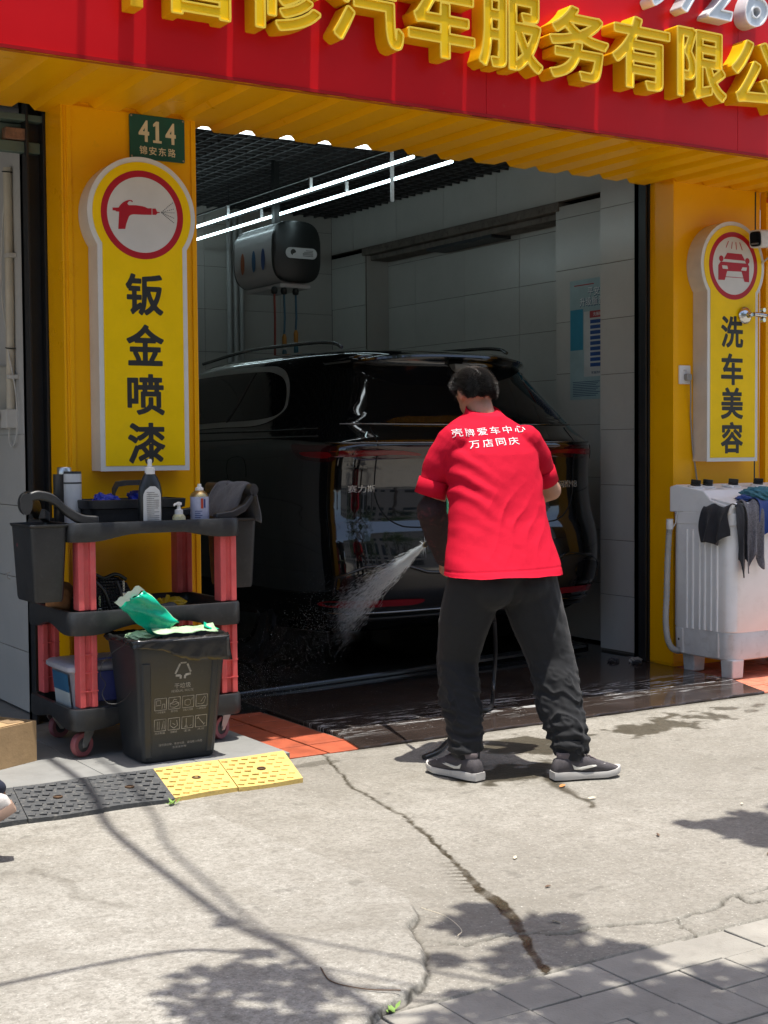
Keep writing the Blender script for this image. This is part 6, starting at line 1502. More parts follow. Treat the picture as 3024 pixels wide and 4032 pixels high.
def hand(mb, wrist, d, palm, side, s=1.0, grip=None):
    """palm and five curled fingers; d points along the hand, palm is the palm normal, side the thumb side"""
    d = Vector(d).normalized(); p = (Vector(palm)-d*Vector(palm).dot(d)).normalized(); t = d.cross(p)*side; w0 = Vector(wrist)
    capsule(mb, w0, w0+d*.045*s, .026*s, .036*s, 12, .6, p); capsule(mb, w0+d*.05*s+t*.014*s, w0+d*.085*s+t*.014*s, .024*s, .022*s, 12, .6, p); capsule(mb, w0+d*.05*s-t*.014*s, w0+d*.080*s-t*.016*s, .024*s, .022*s, 12, .6, p)
    for k, (off, L) in enumerate(((.030, .92), (.011, 1.0), (-.008, .95), (-.027, .78))):
        a = w0+d*.088*s+t*off*s; b = a+(d*.75+p*.55)*.036*L*s; c = b+(d*.05+p*1.0)*.026*L*s; e = c+(-d*.75+p*.45)*.020*L*s
        chain(mb, [a, b, c, e], [.0095*s, .009*s, .0085*s, .0075*s], 10)
    a = w0+d*.03*s+t*.030*s; b = a+(d*.5+t*.75+p*.35)*.036*s; c = b+(d*.7+p*.6-t*.15)*.030*s; e = c+(d*.5+p*.75-t*.4)*.022*s
    chain(mb, [a, b, c, e], [.013*s, .0115*s, .0105*s, .009*s], 10)
MSKIN = mat('skin', (0.36, 0.185, 0.115), 0.5, var=0.08, vscale=25, bump=.15, bscale=300)
def head_on(mb, hc, fdir, s=1.0):
    """skull, face and ears; fdir is where the face looks"""
    f = Vector(fdir).normalized(); r = f.cross(Vector((0, 0, 1))).normalized(); u = r.cross(f); c = Vector(hc); ax_ = (r, f, u)
    ellipsoid(mb, c, (.074*s, .094*s, .098*s), ax_); ellipsoid(mb, c+f*.028*s-u*.055*s, (.058*s, .062*s, .060*s), ax_); ellipsoid(mb, c+f*.062*s-u*.095*s, (.030*s, .026*s, .022*s), ax_)
    capsule(mb, c+f*.090*s-u*.005*s, c+f*.104*s-u*.036*s, .008*s, .014*s, 8)
    ellipsoid(mb, c+f*.086*s-u*.068*s, (.024*s, .010*s, .009*s), ax_)
    for q in (-1, 1):
        ellipsoid(mb, c+r*(q*.077*s)-f*.004*s-u*.022*s, (.010*s, .022*s, .032*s), ax_); ellipsoid(mb, c+f*.078*s+r*(q*.028*s)+u*.014*s, (.020*s, .012*s, .007*s), ax_)
    return c, f, r, u
def hair_on(parent, c, f, r, u, m, s=1.0, seed=1, nstr=15000):
    rnd = random.Random(seed); bm = bmesh.new(); bmesh.ops.create_icosphere(bm, subdivisions=5, radius=1)
    me = bpy.data.meshes.new('hair'); rem = []
    def line(q): # hair grows where this is true: q in head axes (r, f, u)
        lim = float(np.interp(q.y, [-1, -.55, -.30, -.12, .1, .4, 1], [-.60, -.62, -.50, -.04, .02, .26, .56]))
        if abs(q.x) > .70 and .0 < q.y < .35: lim -= .25
        return q.z > lim+.03*math.sin(q.x*9)
    for v in bm.verts:
        if not line(v.co): rem.append(v)
    bmesh.ops.delete(bm, geom=rem, context='VERTS')
    def skull(q, k=0.0): return c+r*(q.x*(.0775+k)*s)+f*(q.y*(.0985+k)*s)+u*(q.z*(.1035+k)*s)
    for v in bm.verts:
        q = v.co.copy(); n_ = .0012*math.sin(q.x*11+q.z*7)+.004*max(0, q.z); v.co = skull(q, n_)
    bm.to_mesh(me); bm.free(); o = link('hair', me, m, parent, smooth=180)
    b = MB(); k = 0
    while k < nstr:
        q = Vector((rnd.gauss(0, 1), rnd.gauss(0, 1), rnd.gauss(0, 1))).normalized()
        if not line(q): continue
        k += 1; p = skull(q, -.001); nrm = (r*q.x+f*q.y+u*q.z).normalized()
        crown = Vector((-.05, -.45, .85)).normalized(); t = (q-crown*q.dot(crown)); t = t.normalized() if t.length > .05 else Vector((1, 0, 0))
        td = (r*t.x+f*t.y+u*t.z); td = (td+Vector((rnd.gauss(0, .09), rnd.gauss(0, .09), rnd.gauss(0, .07)))).normalized(); L = rnd.uniform(.018, .034)*s; lift = rnd.uniform(.02, .11)
        e = p+td*L+nrm*(L*lift-.002); m1 = p+td*(L*.5)+nrm*(L*lift*.8); sd = td.cross(nrm).normalized()*.00055*s
        b.add([p-sd, p+sd, m1+sd*.8, m1-sd*.8, e], [(0, 1, 2, 3), (3, 2, 4)])
    o2 = link('hair_strands', b.mesh('hs', fix=False), m, o); o2['kind'] = 'stuff'
    return o
MHAIR = mat('black_hair', (0.016, 0.014, 0.013), 0.42, var=.3, vscale=60, spec=.5)
def shoe(parent, heel, toe, m, sole_m, tick_m=None, lift=0.0, L=.29, name='shoe', side=1, pitch=0.0):
    """trainer from heel to toe: midsole, upper, collar opening, side flash"""
    heel, toe = Vector(heel), Vector(toe); d = (toe-heel); d.z = 0; d.normalize(); w_ = Vector((d.y, -d.x, 0)); M = Matrix.Translation(heel) @ Matrix(((d.x, w_.x, 0, 0), (d.y, w_.y, 0, 0), (0, 0, 1, 0), (0, 0, 0, 1))) @ Matrix.Rotation(pitch, 4, 'Y')
    S = [(0, .026), (.03, .036), (.08, .037), (.13, .036), (.18, .042), (.22, .046), (.26, .040), (.28, .026), (.292, .008)]
    b = MB(); rings = []
    for x, hw in S:
        x *= L/.292; tz = .006+.014*max(0, (x-.20)/.09)**2; h = .030 if x < .1 else .024
        rings.append([(x, -hw, tz), (x, hw, tz), (x, hw+.003, tz+h*.5), (x, hw, tz+h), (x, -hw, tz+h), (x, -hw-.003, tz+h*.5)])
    b.loft(rings); b.xf(M); so_ = b.obj('sole', sole_m, parent, smooth=50)
    b = MB(); rings = []
    for x, hw, h in ((.004, .022, .060), (.015, .032, .085), (.05, .034, .096), (.085, .034, .098), (.11, .035, .102), (.14, .037, .092), (.18, .042, .076), (.22, .044, .062), (.255, .038, .050), (.278, .024, .042), (.287, .008, .034)):
        x *= L/.292; ring = []
        for k in range(18):
            t = 2*math.pi*k/18; cs, sn = math.cos(t), math.sin(t); ring.append((x, hw*math.copysign(abs(cs)**.75, cs), .020+(h-.020)*(.5+.5*math.copysign(abs(sn)**.8, sn))))
        rings.append(ring)
    b.loft(rings); b.xf(M); up_ = b.obj(name, m, parent, smooth=60)
    so_.parent = up_; so_.matrix_parent_inverse = Matrix.Identity(4)
    b = MB(); b.loft([[(.062+.040*math.cos(t)*k, .026*math.sin(t)*k, .094+h) for t in (2*math.pi*j/18 for j in range(18))] for k, h in ((1.0, -.01), (1.12, .010), (1.0, .016), (.8, .012))]); b.xf(M); b.obj('collar', mat('shoe_collar', (.13, .105, .105), .9) if 'shoe_collar' not in MATS else MATS['shoe_collar'], up_, smooth=60)
    if tick_m is not None:
        pts = [(.070, .066), (.078, .046), (.110, .041), (.160, .052), (.215, .061), (.150, .0585), (.105, .053), (.088, .055)]
        for sg in (-1, 1):
            b = MB(); v = []
            for x, z in pts:
                hw = np.interp(x, [0, .015, .05, .11, .14, .18, .22, .255], [.022, .032, .034, .035, .037, .042, .044, .038]); top = np.interp(x, [.0, .11, .14, .18, .22], [.09, .102, .092, .076, .062]); q = (z-.020)/(top-.020)*2-1
                v.append((x, sg*(hw*max(.2, 1-abs(q)**2.5)**.30+.0018), z))
            b.add(v, [tuple(range(len(v)))]); b.xf(M); o = b.obj('side_flash', tick_m, up_); s = o.modifiers.new('t', 'SOLIDIFY'); s.thickness = .003; s.offset = 0
    b = MB()
    for k in range(5): x = .125+k*.016; b.loft([[(x, y, .100-.0015*k*k*.35-.013*k*.45-abs(y)*.15), (x+.006, y, .100-.0015*k*k*.35-.013*k*.45-abs(y)*.15), (x+.006, y, .104-.0015*k*k*.35-.013*k*.45-abs(y)*.15), (x, y, .104-.0015*k*k*.35-.013*k*.45-abs(y)*.15)] for y in (-.018, 0, .018)])
    b.xf(M); o = b.obj('laces', MATS['shoe_collar'], up_); o['kind'] = 'stuff'
    return up_

# ------------------------------------------------------------------ the washer
W = thing('person', (3.42, 4.5, 0.0), 'person in red polo shirt and black trousers bending to hose the car', 'person')
# body: one continuous skin, most of it under clothes
mb = MB()
HC = (3.548, 4.935, 1.548); FD = Vector((.04, .93, -.34))
hd = head_on(mb, HC, FD, .96)
chain(mb, [(3.548, 4.872, 1.36), (3.550, 4.875, 1.44), (3.552, 4.915, 1.51)], [.05, .054, .056])
for (z, c, a, d_, h) in ((.82, (3.42, 4.60), .13, .07, .10), (.97, (3.475, 4.68), .13, .07, .12), (1.12, (3.51, 4.74), .15, .07, .11), (1.25, (3.52, 4.80), .16, .07, .09), (1.34, (3.535, 4.825), .12, .06, .06)): ellipsoid(mb, (c[0], c[1], z), (a, d_, h))
AL = [(3.362, 4.825, 1.305), (3.288, 4.875, 1.045), (3.472, 5.045, .835)]; AR = [(3.66, 4.75, 1.31), (3.858, 4.80, 1.118), (3.665, 5.06, 1.01)]
chain(mb, AL, [.046, .044, .030]); chain(mb, AR, [.046, .044, .030])
LL = [(3.315, 4.60, .80), (3.300, 4.715, .44), (3.236, 4.555, .10)]; LR = [(3.535, 4.54, .80), (3.612, 4.50, .445), (3.578, 4.325, .10)]
chain(mb, LL, [.085, .06, .04]); chain(mb, LR, [.085, .06, .04])
hand(mb, AL[2], Vector((.35, .75, -.45)), (.75, -.35, -.2), 1); hand(mb, AR[2], Vector((-.8, .15, -.35)), (-.1, .2, -.9), -1)
body = remeshed(mb, .0065, 5, MSKIN, 'body', W)
hair_on(W, *hd, MHAIR, .96, seed=4)
for q in (-1, 1):
    b = MB(); c, f, r, u = hd; ellipsoid(b, c+f*.084+r*(q*.030)+u*.004, (.011, .008, .008), (r, f, u)); b.obj('eye', mat('eye', (.05, .04, .035), .2) if 'eye' not in MATS else MATS['eye'], body, smooth=60)
# trousers
def fold(co, no, amp, fn): return co+no*(amp*fn(co))[:, None]
mb = MB()
ellipsoid(mb, (3.420, 4.580, .79), (.205, .140, .085)); ellipsoid(mb, (3.345, 4.575, .755), (.115, .132, .105)); ellipsoid(mb, (3.500, 4.54, .755), (.120, .132, .105))
chain(mb, [(3.322, 4.60, .78), (3.298, 4.66, .60), (3.298, 4.705, .45), (3.268, 4.65, .29), (3.243, 4.575, .135)], [.122, .104, .084, .080, .070], 18)
chain(mb, [(3.520, 4.545, .78), (3.572, 4.525, .60), (3.612, 4.495, .45), (3.600, 4.43, .29), (3.585, 4.345, .135)], [.126, .113, .096, .090, .072], 18)
def trouser_folds(co, no):
    x, y, z = co.T; low = np.clip((.52-z)/.22, 0, 1); ang = np.arctan2(y-np.interp(z, [.1, .5, .8], [4.45, 4.6, 4.57]), x-3.43)
    w1 = vnoise(x*9, y*9, 3, 2); h = 2.2*(1-np.abs(vnoise((x+y)*5.5+2*w1, z*26+x*9-y*5, 33, 2)))**3-.7
    d = .0085*low*h*(.6+.4*np.clip(vnoise(x*16+3, z*11, 4, 2)+.5, 0, 1))
    diag = np.sin((z*.9+x*1.1)*62+3*w1); d += .0035*np.clip(1-np.abs(z-.62)/.25, 0, 1)*diag*np.clip(vnoise(x*8, z*8, 9, 2), 0, 1)
    # bunching above the ankle and a seam down the seat
    d += .006*np.exp(-((z-.16)/.05)**2)*np.sin(z*160+6*w1)
    d += .003*vnoise(x*18, z*18, 15, 3)
    seam = np.exp(-((x-3.436+.03*(z-.7))/.007)**2)*(z > .62)*(y < 4.56); d -= .004*seam
    return co+no*d[:, None]
MTRS = mat('black_trousers', (.0115, .012, .0135), .82, var=.2, vscale=14, bump=.25, bscale=700, sheen=.06, spec=.3, dirt=.12, dirtcol=(.04, .04, .04))
tr = remeshed(mb, .0055, 16, MTRS, 'trousers', W, trouser_folds)
# polo shirt
mb = MB(); rings = []
SEC = [(.790, (3.412, 4.548), .243, .165), (.86, (3.428, 4.572), .236, .160), (.95, (3.452, 4.622), .214, .150), (1.05, (3.476, 4.672), .203, .142), (1.15, (3.496, 4.712), .200, .138), (1.24, (3.503, 4.746), .204, .134), (1.31, (3.508, 4.775), .208, .126), (1.36, (3.517, 4.800), .193, .112), (1.40, (3.535, 4.822), .150, .095), (1.435, (3.545, 4.842), .088, .082), (1.455, (3.548, 4.850), .068, .072)]
wd = Vector((.978, -.205, 0)); dd = Vector((.205, .978, 0))
for z, c, a, d_ in SEC:
    ring = []
    for k in range(48):
        t = 2*math.pi*k/48; cs, sn = math.cos(t), math.sin(t); e = .82
        p = Vector((*c, z))+wd*(a*math.copysign(abs(cs)**e, cs))+dd*(d_*math.copysign(abs(sn)**e, sn)); p.z += .30*(sn*d_)*(1 if z > .83 else .12); ring.append(p)
    rings.append(ring)
mb.loft(rings)
chain(mb, [(3.350, 4.800, 1.325), (3.312, 4.838, 1.245), (3.291, 4.858, 1.172)], [.074, .070, .060], 18)
chain(mb, [(3.672, 4.738, 1.330), (3.735, 4.748, 1.262), (3.775, 4.764, 1.205)], [.070, .065, .056], 18)
def shirt_folds(co, no):
    x, y, z = co.T
    # folds fan from the left hip to the right shoulder blade; fewer on the right
    s = (x-3.45)*.78-(z-1.05)*.62; l = (x-3.45)*.62+(z-1.05)*.78
    wv = s*60+2.6*vnoise(l*3, s*3, 5, 2)+1.0*vnoise(x*7, z*7, 8, 2); rid = 1-1.9*np.abs(np.sin(wv/1.0))**.55
    back = np.clip(-(no@np.array(dd))*1.2+.2, 0, 1); m = np.clip((1.26-z)/.2, 0, 1)*np.clip((3.63-x)/.20, .12, 1)*np.clip((z-.83)/.08, 0, 1)
    d = .012*rid*m*back*np.clip(.55+vnoise(l*5+2, s*4, 6, 2), 0, 1.2)
    # creases under the left arm
    d += .006*np.sin((z*1.0+(x-3.3)*.8)*75+2*vnoise(x*9, z*9, 3))*np.exp(-(((x-3.33)/.075)**2+((z-1.16)/.13)**2))
    d += .0045*np.sin((z-.8*(x-3.7))*70)*np.exp(-(((x-3.70)/.06)**2+((z-1.13)/.13)**2))
    d += .0035*vnoise(x*7, z*7+y*3, 12, 3)+.0012*vnoise(x*30, z*30, 13, 2)
    # hem and sleeve bands: a stitched step
    hem = np.exp(-((z-.822-.02*(x-3.4))/.003)**2)*(z < .87); d -= .0025*hem
    out = co+no*d[:, None]; low = out[:, 2] < .800; out[low, 2] = .800+(out[low, 2]-.800)*.15+.006*vnoise(out[low, 0]*9, out[low, 1]*9, 2, 2)
    return out
def shirt_mat():
    t = NT('red_polo'); v = t.geo(); n = t.noise(v, 6, 4, .6); k = t.voro(v, 420)
    c = t.mix(t.ramp(n, (.3, 0.), (.7, 1.)), (.46, .005, .024), (.54, .007, .030)); c = t.mix(t.math('MULTIPLY', k, .25), c, (.30, .003, .014))
    t.set(Base_Color=c, Roughness=.85, Specular_IOR_Level=.12, Normal=t.bump(k, .25, .0025)); return t.m
MSH = shirt_mat()
sh = remeshed(mb, .0055, 4, MSH, 'polo_shirt', W, shirt_folds)
# sleeve cuffs and collar
def cuff(a, b, r0, r1, m, nm, parent, th=.004):
    a, b = Vector(a), Vector(b); q = MB(); q.tube([a, a.lerp(b, .5), b], [r0, (r0+r1)/2, r1], 26, cap=False); o = q.obj(nm, m, parent, smooth=60); s = o.modifiers.new('t', 'SOLIDIFY'); s.thickness = th; s.offset = 1; return o
cuff((3.292, 4.857, 1.172), (3.279, 4.871, 1.108), .0600, .0620, MSH, 'sleeve_band', sh); cuff((3.772, 4.762, 1.210), (3.804, 4.778, 1.155), .0560, .0575, MSH, 'sleeve_band', sh)
q = MB(); rings = []
for h, k in ((0, 1.10), (.018, 1.07), (.040, .97), (.043, .93), (.020, .95)):
    rings.append([Vector((3.546, 4.852, 1.418+h))+wd*(.078*k*math.cos(t))+dd*(.080*k*math.sin(t)+.25*h)+Vector((0, 0, .035*math.sin(t)*1.0)) for t in (2*math.pi*j/36 for j in range(36))])
q.loft(rings, cap=False); q.obj('collar', MSH, sh, smooth=60)
# print across the shoulders, laid on the cloth
dg = bpy.context.evaluated_depsgraph_get(); bv = BVHTree.FromPolygons([v.co[:] for v in sh.data.vertices], [p.vertices[:] for p in sh.data.polygons])
MPT = mat('shirt_print', (.62, .60, .60), .7)
rv = Vector((.975, -.21, .085)).normalized(); uv_ = Vector((.05, .38, .92)).normalized(); rd = Vector((.42, .88, -.22)).normalized()
def backtext(s, start, pitch, h, vh=.038):
    f0 = Vector(start)
    for i, ch in enumerate(s):
        me = loopmesh(contours(*(lambda g: (g[0], .008, g[1], g[2], g[3]))(glyph_field(ch))), 0.0) if False else textmesh(ch, 1, 0, 0.0, fill='FRONT', res=2)[0]
        n = len(me.vertices); bm = bmesh.new(); bm.from_mesh(me); bmesh.ops.triangulate(bm, faces=bm.faces); bmesh.ops.subdivide_edges(bm, edges=[e for e in bm.edges if e.calc_length() > .25], cuts=2); bm.to_mesh(me); bm.free()
        def fn(co):
            out = []
            for p in co:
                o_ = f0+rv*(pitch*(i+.5)+p[0]*h)+uv_*(p[1]*vh)-rd*.35; hit = bv.ray_cast(o_, rd)
                out.append(tuple((hit[0]+hit[1]*.0022) if hit[0] is not None else o_+rd*.3))
            return np.array(out)
        movemesh(me, fn); link('print_character', me, MPT, sh)
backtext('壳牌爱车中心', (3.272, 4.69, 1.376), .0575, .050, .040); backtext('万店同庆', (3.345, 4.68, 1.322), .0585, .050, .040)
# dark knitted arm sleeves
def knit():
    t = NT('arm_sleeve'); v = t.geo(); k = t.voro(v, 330); n = t.noise(v, 28, 4, .6)
    c = t.mix(t.ramp(n, (.55, 0.), (.75, 1.)), (.020, .008, .010), (.10, .018, .022)); t.set(Base_Color=c, Roughness=.9, Normal=t.bump(k, .7, .003)); return t.m
MKN = knit()
for A_, f0 in ((AL, .86), (AR, .93)):
    mb = MB(); s0 = Vector(A_[0]).lerp(Vector(A_[1]), .93) if A_ is AL else Vector(A_[1]).lerp(Vector(A_[2]), .22); chain(mb, [s0, A_[1] if A_ is AL else s0+Vector((-.01, .012, -.005)), Vector(A_[1]).lerp(Vector(A_[2]), .45), A_[2]], [.056, .062, .059, .044] if A_ is AL else [.052, .0545, .050, .036], 18)
    remeshed(mb, .005, 3, MKN, 'arm_sleeve', W, lambda co, no: co+no*(.0022*np.sin(co[:, 2]*150+3*vnoise(co[:, 0]*20, co[:, 1]*20, 3))*np.clip(vnoise(co[:, 2]*14, co[:, 0]*9, 7)+.4, 0, 1))[:, None])
MUP = mat('shoe_mesh', (.062, .055, .060), .85, var=.25, vscale=40, bump=.6, bscale=700, dirt=.3, dirtcol=(.14, .12, .10)); MSO = mat('shoe_sole', (.50, .48, .45), .6, dirt=.4, dirtcol=(.22, .18, .14)); MTK = mat('shoe_flash', (.62, .60, .54), .5)
shoe(W, (3.242, 4.475, .0), (3.190, 4.760, .0), MUP, MSO, MTK); shoe(W, (3.488, 4.338, .0), (3.765, 4.262, .0), MUP, MSO, MTK)
for a, b_ in (((3.243, 4.552, .15), (3.240, 4.548, .075)), ((3.578, 4.325, .15), (3.572, 4.318, .075))):
    q = MB(); q.tube([a, b_], [.046, .042], 18); q.obj('sock', mat('sock_black', (.012, .012, .013), .95) if 'sock_black' not in MATS else MATS['sock_black'], W, smooth=60)

# ------------------------------------------------------------------ spray gun, hose, water
gun = thing('spray_gun', (3.50, 5.15, .80), 'black pressure washer gun held in front of the washer', 'spray gun')
NZ = Vector((3.420, 5.12, .885)); TG_ = Vector((3.83, 6.56, .43)); gd = (TG_-NZ).normalized()
b = MB(); b.tube([NZ-gd*.26+Vector((.0, 0, .02)), NZ-gd*.06, NZ], [.012, .010, .008], 12); b.obj('lance', MPL, gun, smooth=50)
b = MB(); b.tube([NZ-gd*.005, NZ+gd*.012], [.011, .009], 12); b.obj('nozzle', mat('brass2', (.5, .38, .16), .3, metal=1), gun, smooth=50)
b = MB(); b.tube(catmull([AL[2]+0*Vector(AL[2]) if False else Vector((3.505, 5.085, .77)), Vector((3.50, 5.07, .82)), Vector((3.475, 5.035, .885)), NZ-gd*.22]), .015, 12); b.obj('grip', MPL, gun, smooth=50)
hz = thing('pressure_hose', (4.0, 5.6, .02), 'black pressure hose trailing down to the wet threshold behind the washer', 'hose')
b = MB(); b.tube(catmull([(3.505, 5.085, .77), (3.62, 5.12, .66), (3.86, 5.30, .60), (4.10, 5.55, .50), (4.30, 5.80, .28), (4.30, 5.82, .10), (4.22, 5.72, .035), (4.13, 5.62, .028), (4.06, 5.60, .028), (4.06, 5.66, .028), (4.02, 5.55, .030), (3.93, 5.43, .028), (3.83, 5.33, .028), (3.68, 5.22, .026), (3.55, 5.14, .013), (3.40, 5.00, .012), (3.28, 4.93, .012)], 10), .0105, 10); b.obj('hose', mat('hose_black', (.012, .012, .013), .3), hz, smooth=60)
def water_mat(name, a, col=(.85, .9, .92)):
    t = NT(name); tr_ = t.n('ShaderNodeBsdfTransparent'); mx = t.n('ShaderNodeMixShader'); mx.inputs[0].default_value = a
    t.set(Base_Color=col, Roughness=.25, Subsurface_Weight=0.0); t.l(tr_.outputs[0], mx.inputs[1]); t.l(t.b.outputs[0], mx.inputs[2]); t.l(mx.outputs[0], t.out.inputs[0]); return t.m
def spray():
    rnd = random.Random(12); b = MB(); L = (TG_-NZ).length; sdv = gd.cross(Vector((0, 0, 1))).normalized(); upv = sdv.cross(gd)
    for k in range(9500):
        f = rnd.random()**.8; a = rnd.gauss(0, .40); c = rnd.gauss(0, .25); a = max(-1, min(1, a)); sp = .008+.150*f
        p = NZ+gd*(L*f)+upv*(a*sp)+sdv*(c*sp*.5)-Vector((0, 0, .05*f*f)); d = (p-NZ).normalized(); ln = rnd.uniform(.015, .060)*(1.15-.4*f); r = rnd.uniform(.00025, .0008)
        s = d.cross(Vector((.3, .2, 1))).normalized()*r; t = d.cross(s).normalized()*r
        b.add([p-d*ln, p+s, p+t, p-s, p-t, p+d*ln], [(0, 1, 2), (0, 2, 3), (0, 3, 4), (0, 4, 1), (5, 2, 1), (5, 3, 2), (5, 4, 3), (5, 1, 4)])
    o = b.obj('water_spray', water_mat('water_streak', .55)); tag(o, 'fan of water spraying from the gun on to the rear bumper', 'water', kind='stuff')
    b = MB()
    for k in range(5200):
        u = rnd.random(); q = TG_+Vector((-.05, -.06, 0))+Vector((-1.05*u**1.3+rnd.gauss(0, .08), -.10*rnd.random()-.75*u*rnd.random(), -.36*u+rnd.gauss(.03, .10)))
        if q.z < .03: continue
        r = rnd.uniform(.0003, .0009)*(1 if rnd.random() < .985 else 2.2); b.add([q+Vector((r, 0, 0)), q+Vector((0, r, 0)), q-Vector((r, 0, 0)), q-Vector((0, r, 0)), q+Vector((0, 0, r*1.3)), q-Vector((0, 0, r*1.3))], [(0, 1, 4), (1, 2, 4), (2, 3, 4), (3, 0, 4), (1, 0, 5), (2, 1, 5), (3, 2, 5), (0, 3, 5)])
    o = b.obj('water_splash', water_mat('water_drop', .7)); tag(o, 'fine drops splashing off the bumper to the left', 'water', kind='stuff')
spray()

# ------------------------------------------------------------------ passer-by leaving on the left
P = thing('person', (1.15, 4.5, 0.0), 'person in dark trousers and white trainers walking out of the left edge', 'person')
mb = MB(); ox, oy = 1.02, 4.50
hd2 = head_on(mb, (ox-.06, oy, 1.62), (-1, .05, -.05)); chain(mb, [(ox-.02, oy, 1.42), (ox-.04, oy, 1.54)], [.06, .055])
for z in (.95, 1.1, 1.25, 1.36): ellipsoid(mb, (ox, oy, z), (.10, .155, .13))
chain(mb, [(ox, oy+.20, 1.38), (ox+.06, oy+.24, 1.10), (ox-.06, oy+.23, .88)], [.055, .045, .03]); chain(mb, [(ox, oy-.20, 1.38), (ox-.04, oy-.24, 1.10), (ox-.20, oy-.22, .92)], [.055, .045, .03])
hand(mb, (ox-.06, oy+.23, .88), (-.2, 0, -1), (0, -1, 0), 1); hand(mb, (ox-.20, oy-.22, .92), (-.4, 0, -.9), (0, 1, 0), -1)
chain(mb, [(ox, oy+.09, .92), (ox+.06, oy+.08, .50), (1.385, oy-.015, .205)], [.08, .06, .04]); chain(mb, [(ox, oy-.09, .92), (ox-.22, oy-.09, .50), (ox-.28, oy-.09, .10)], [.08, .06, .04])
bd2 = remeshed(mb, .009, 5, MSKIN, 'body', P); hair_on(P, *hd2, MHAIR, seed=8, nstr=900)
mb = MB(); ellipsoid(mb, (ox, oy, .93), (.135, .18, .13)); chain(mb, [(ox+.01, oy+.09, .90), (ox+.09, oy+.06, .50), (1.372, oy-.012, .222)], [.105, .080, .052], 16); chain(mb, [(ox, oy-.09, .90), (ox-.21, oy-.09, .50), (ox-.27, oy-.09, .12)], [.105, .080, .065], 16)
remeshed(mb, .009, 5, mat('navy_trousers', (.012, .016, .035), .85), 'trousers', P, lambda co, no: co+no*(.005*np.sin(co[:, 2]*90+3*vnoise(co[:, 0]*9, co[:, 1]*9, 3)))[:, None])
mb = MB()
for z, a, d_ in ((.88, .13, .20), (1.0, .125, .19), (1.15, .125, .19), (1.3, .125, .195), (1.40, .09, .14)): ellipsoid(mb, (ox, oy, z), (a, d_, .10))
chain(mb, [(ox, oy+.17, 1.37), (ox+.04, oy+.235, 1.16)], [.075, .065], 14); chain(mb, [(ox, oy-.17, 1.37), (ox-.02, oy-.235, 1.16)], [.075, .065], 14)
remeshed(mb, .009, 5, mat('grey_tee', (.20, .21, .22), .9), 'shirt', P)
MW2 = mat('white_trainer', (.55, .52, .49), .7, var=.3, vscale=40, dirt=.4, dirtcol=(.20, .10, .08)); MS2 = mat('tan_sole', (.30, .20, .15), .7)
shoe(P, (1.450, oy-.05, .155), (1.20, oy+.02, .02), MW2, MS2, None, pitch=.50, L=.27); shoe(P, (ox-.22, oy-.09, 0), (ox-.50, oy-.09, 0), MW2, MS2, None, L=.27)
P.location.x -= .05
# ================================================================== street side behind the camera: trees, wires, houses (seen in reflections and as shadows)
def leaf_mat(name, c0, c1):
    t = NT(name); v = t.geo(); n = t.noise(v, 2.5, 4, .6); tr_ = t.n('ShaderNodeBsdfTranslucent'); mx = t.n('ShaderNodeMixShader'); mx.inputs[0].default_value = .3
    c = t.mix(t.ramp(n, (.3, 0.), (.7, 1.)), c0, c1); t.set(Base_Color=c, Roughness=.5); t.l(c, tr_.inputs[0]); t.l(t.b.outputs[0], mx.inputs[1]); t.l(tr_.outputs[0], mx.inputs[2]); t.l(mx.outputs[0], t.out.inputs[0]); return t.m
MLF = leaf_mat('leaf_green', (.030, .075, .018), (.06, .12, .03)); MBK = mat('bark', (.12, .10, .08), .9, var=.3, bump=.8, bscale=30)
def leaves(b, c, r, n, rnd, size=.09):
    for k in range(n):
        d = Vector((rnd.gauss(0, 1), rnd.gauss(0, 1), rnd.gauss(0, .7))); d = d.normalized()*(rnd.random()**.45); p = Vector(c)+d*r
        a = Vector((rnd.gauss(0, 1), rnd.gauss(0, 1), rnd.gauss(0, .45))).normalized(); s = a.cross(Vector((rnd.gauss(0, .35), rnd.gauss(0, .35), 1))).normalized(); L = size*rnd.uniform(.7, 1.25); wv = L*.30
        nrm = a.cross(s)*(.12*L); b.add([p-a*L*.5, p+s*wv+nrm*.4, p+a*L*.5, p-s*wv+nrm*.4], [(0, 1, 2), (0, 2, 3)])
def limb(b, p0, p1, r0, r1, rnd, wig=.12, n=7):
    P0, P1 = Vector(p0), Vector(p1); L = (P1-P0).length; pts = [P0.lerp(P1, i/(n-1))+Vector((rnd.gauss(0, 1), rnd.gauss(0, 1), rnd.gauss(0, .6)))*(wig*L*.12*math.sin(math.pi*i/(n-1))) for i in range(n)]
    b.tube(pts, [r0+(r1-r0)*i/(n-1) for i in range(n)], 8); return pts
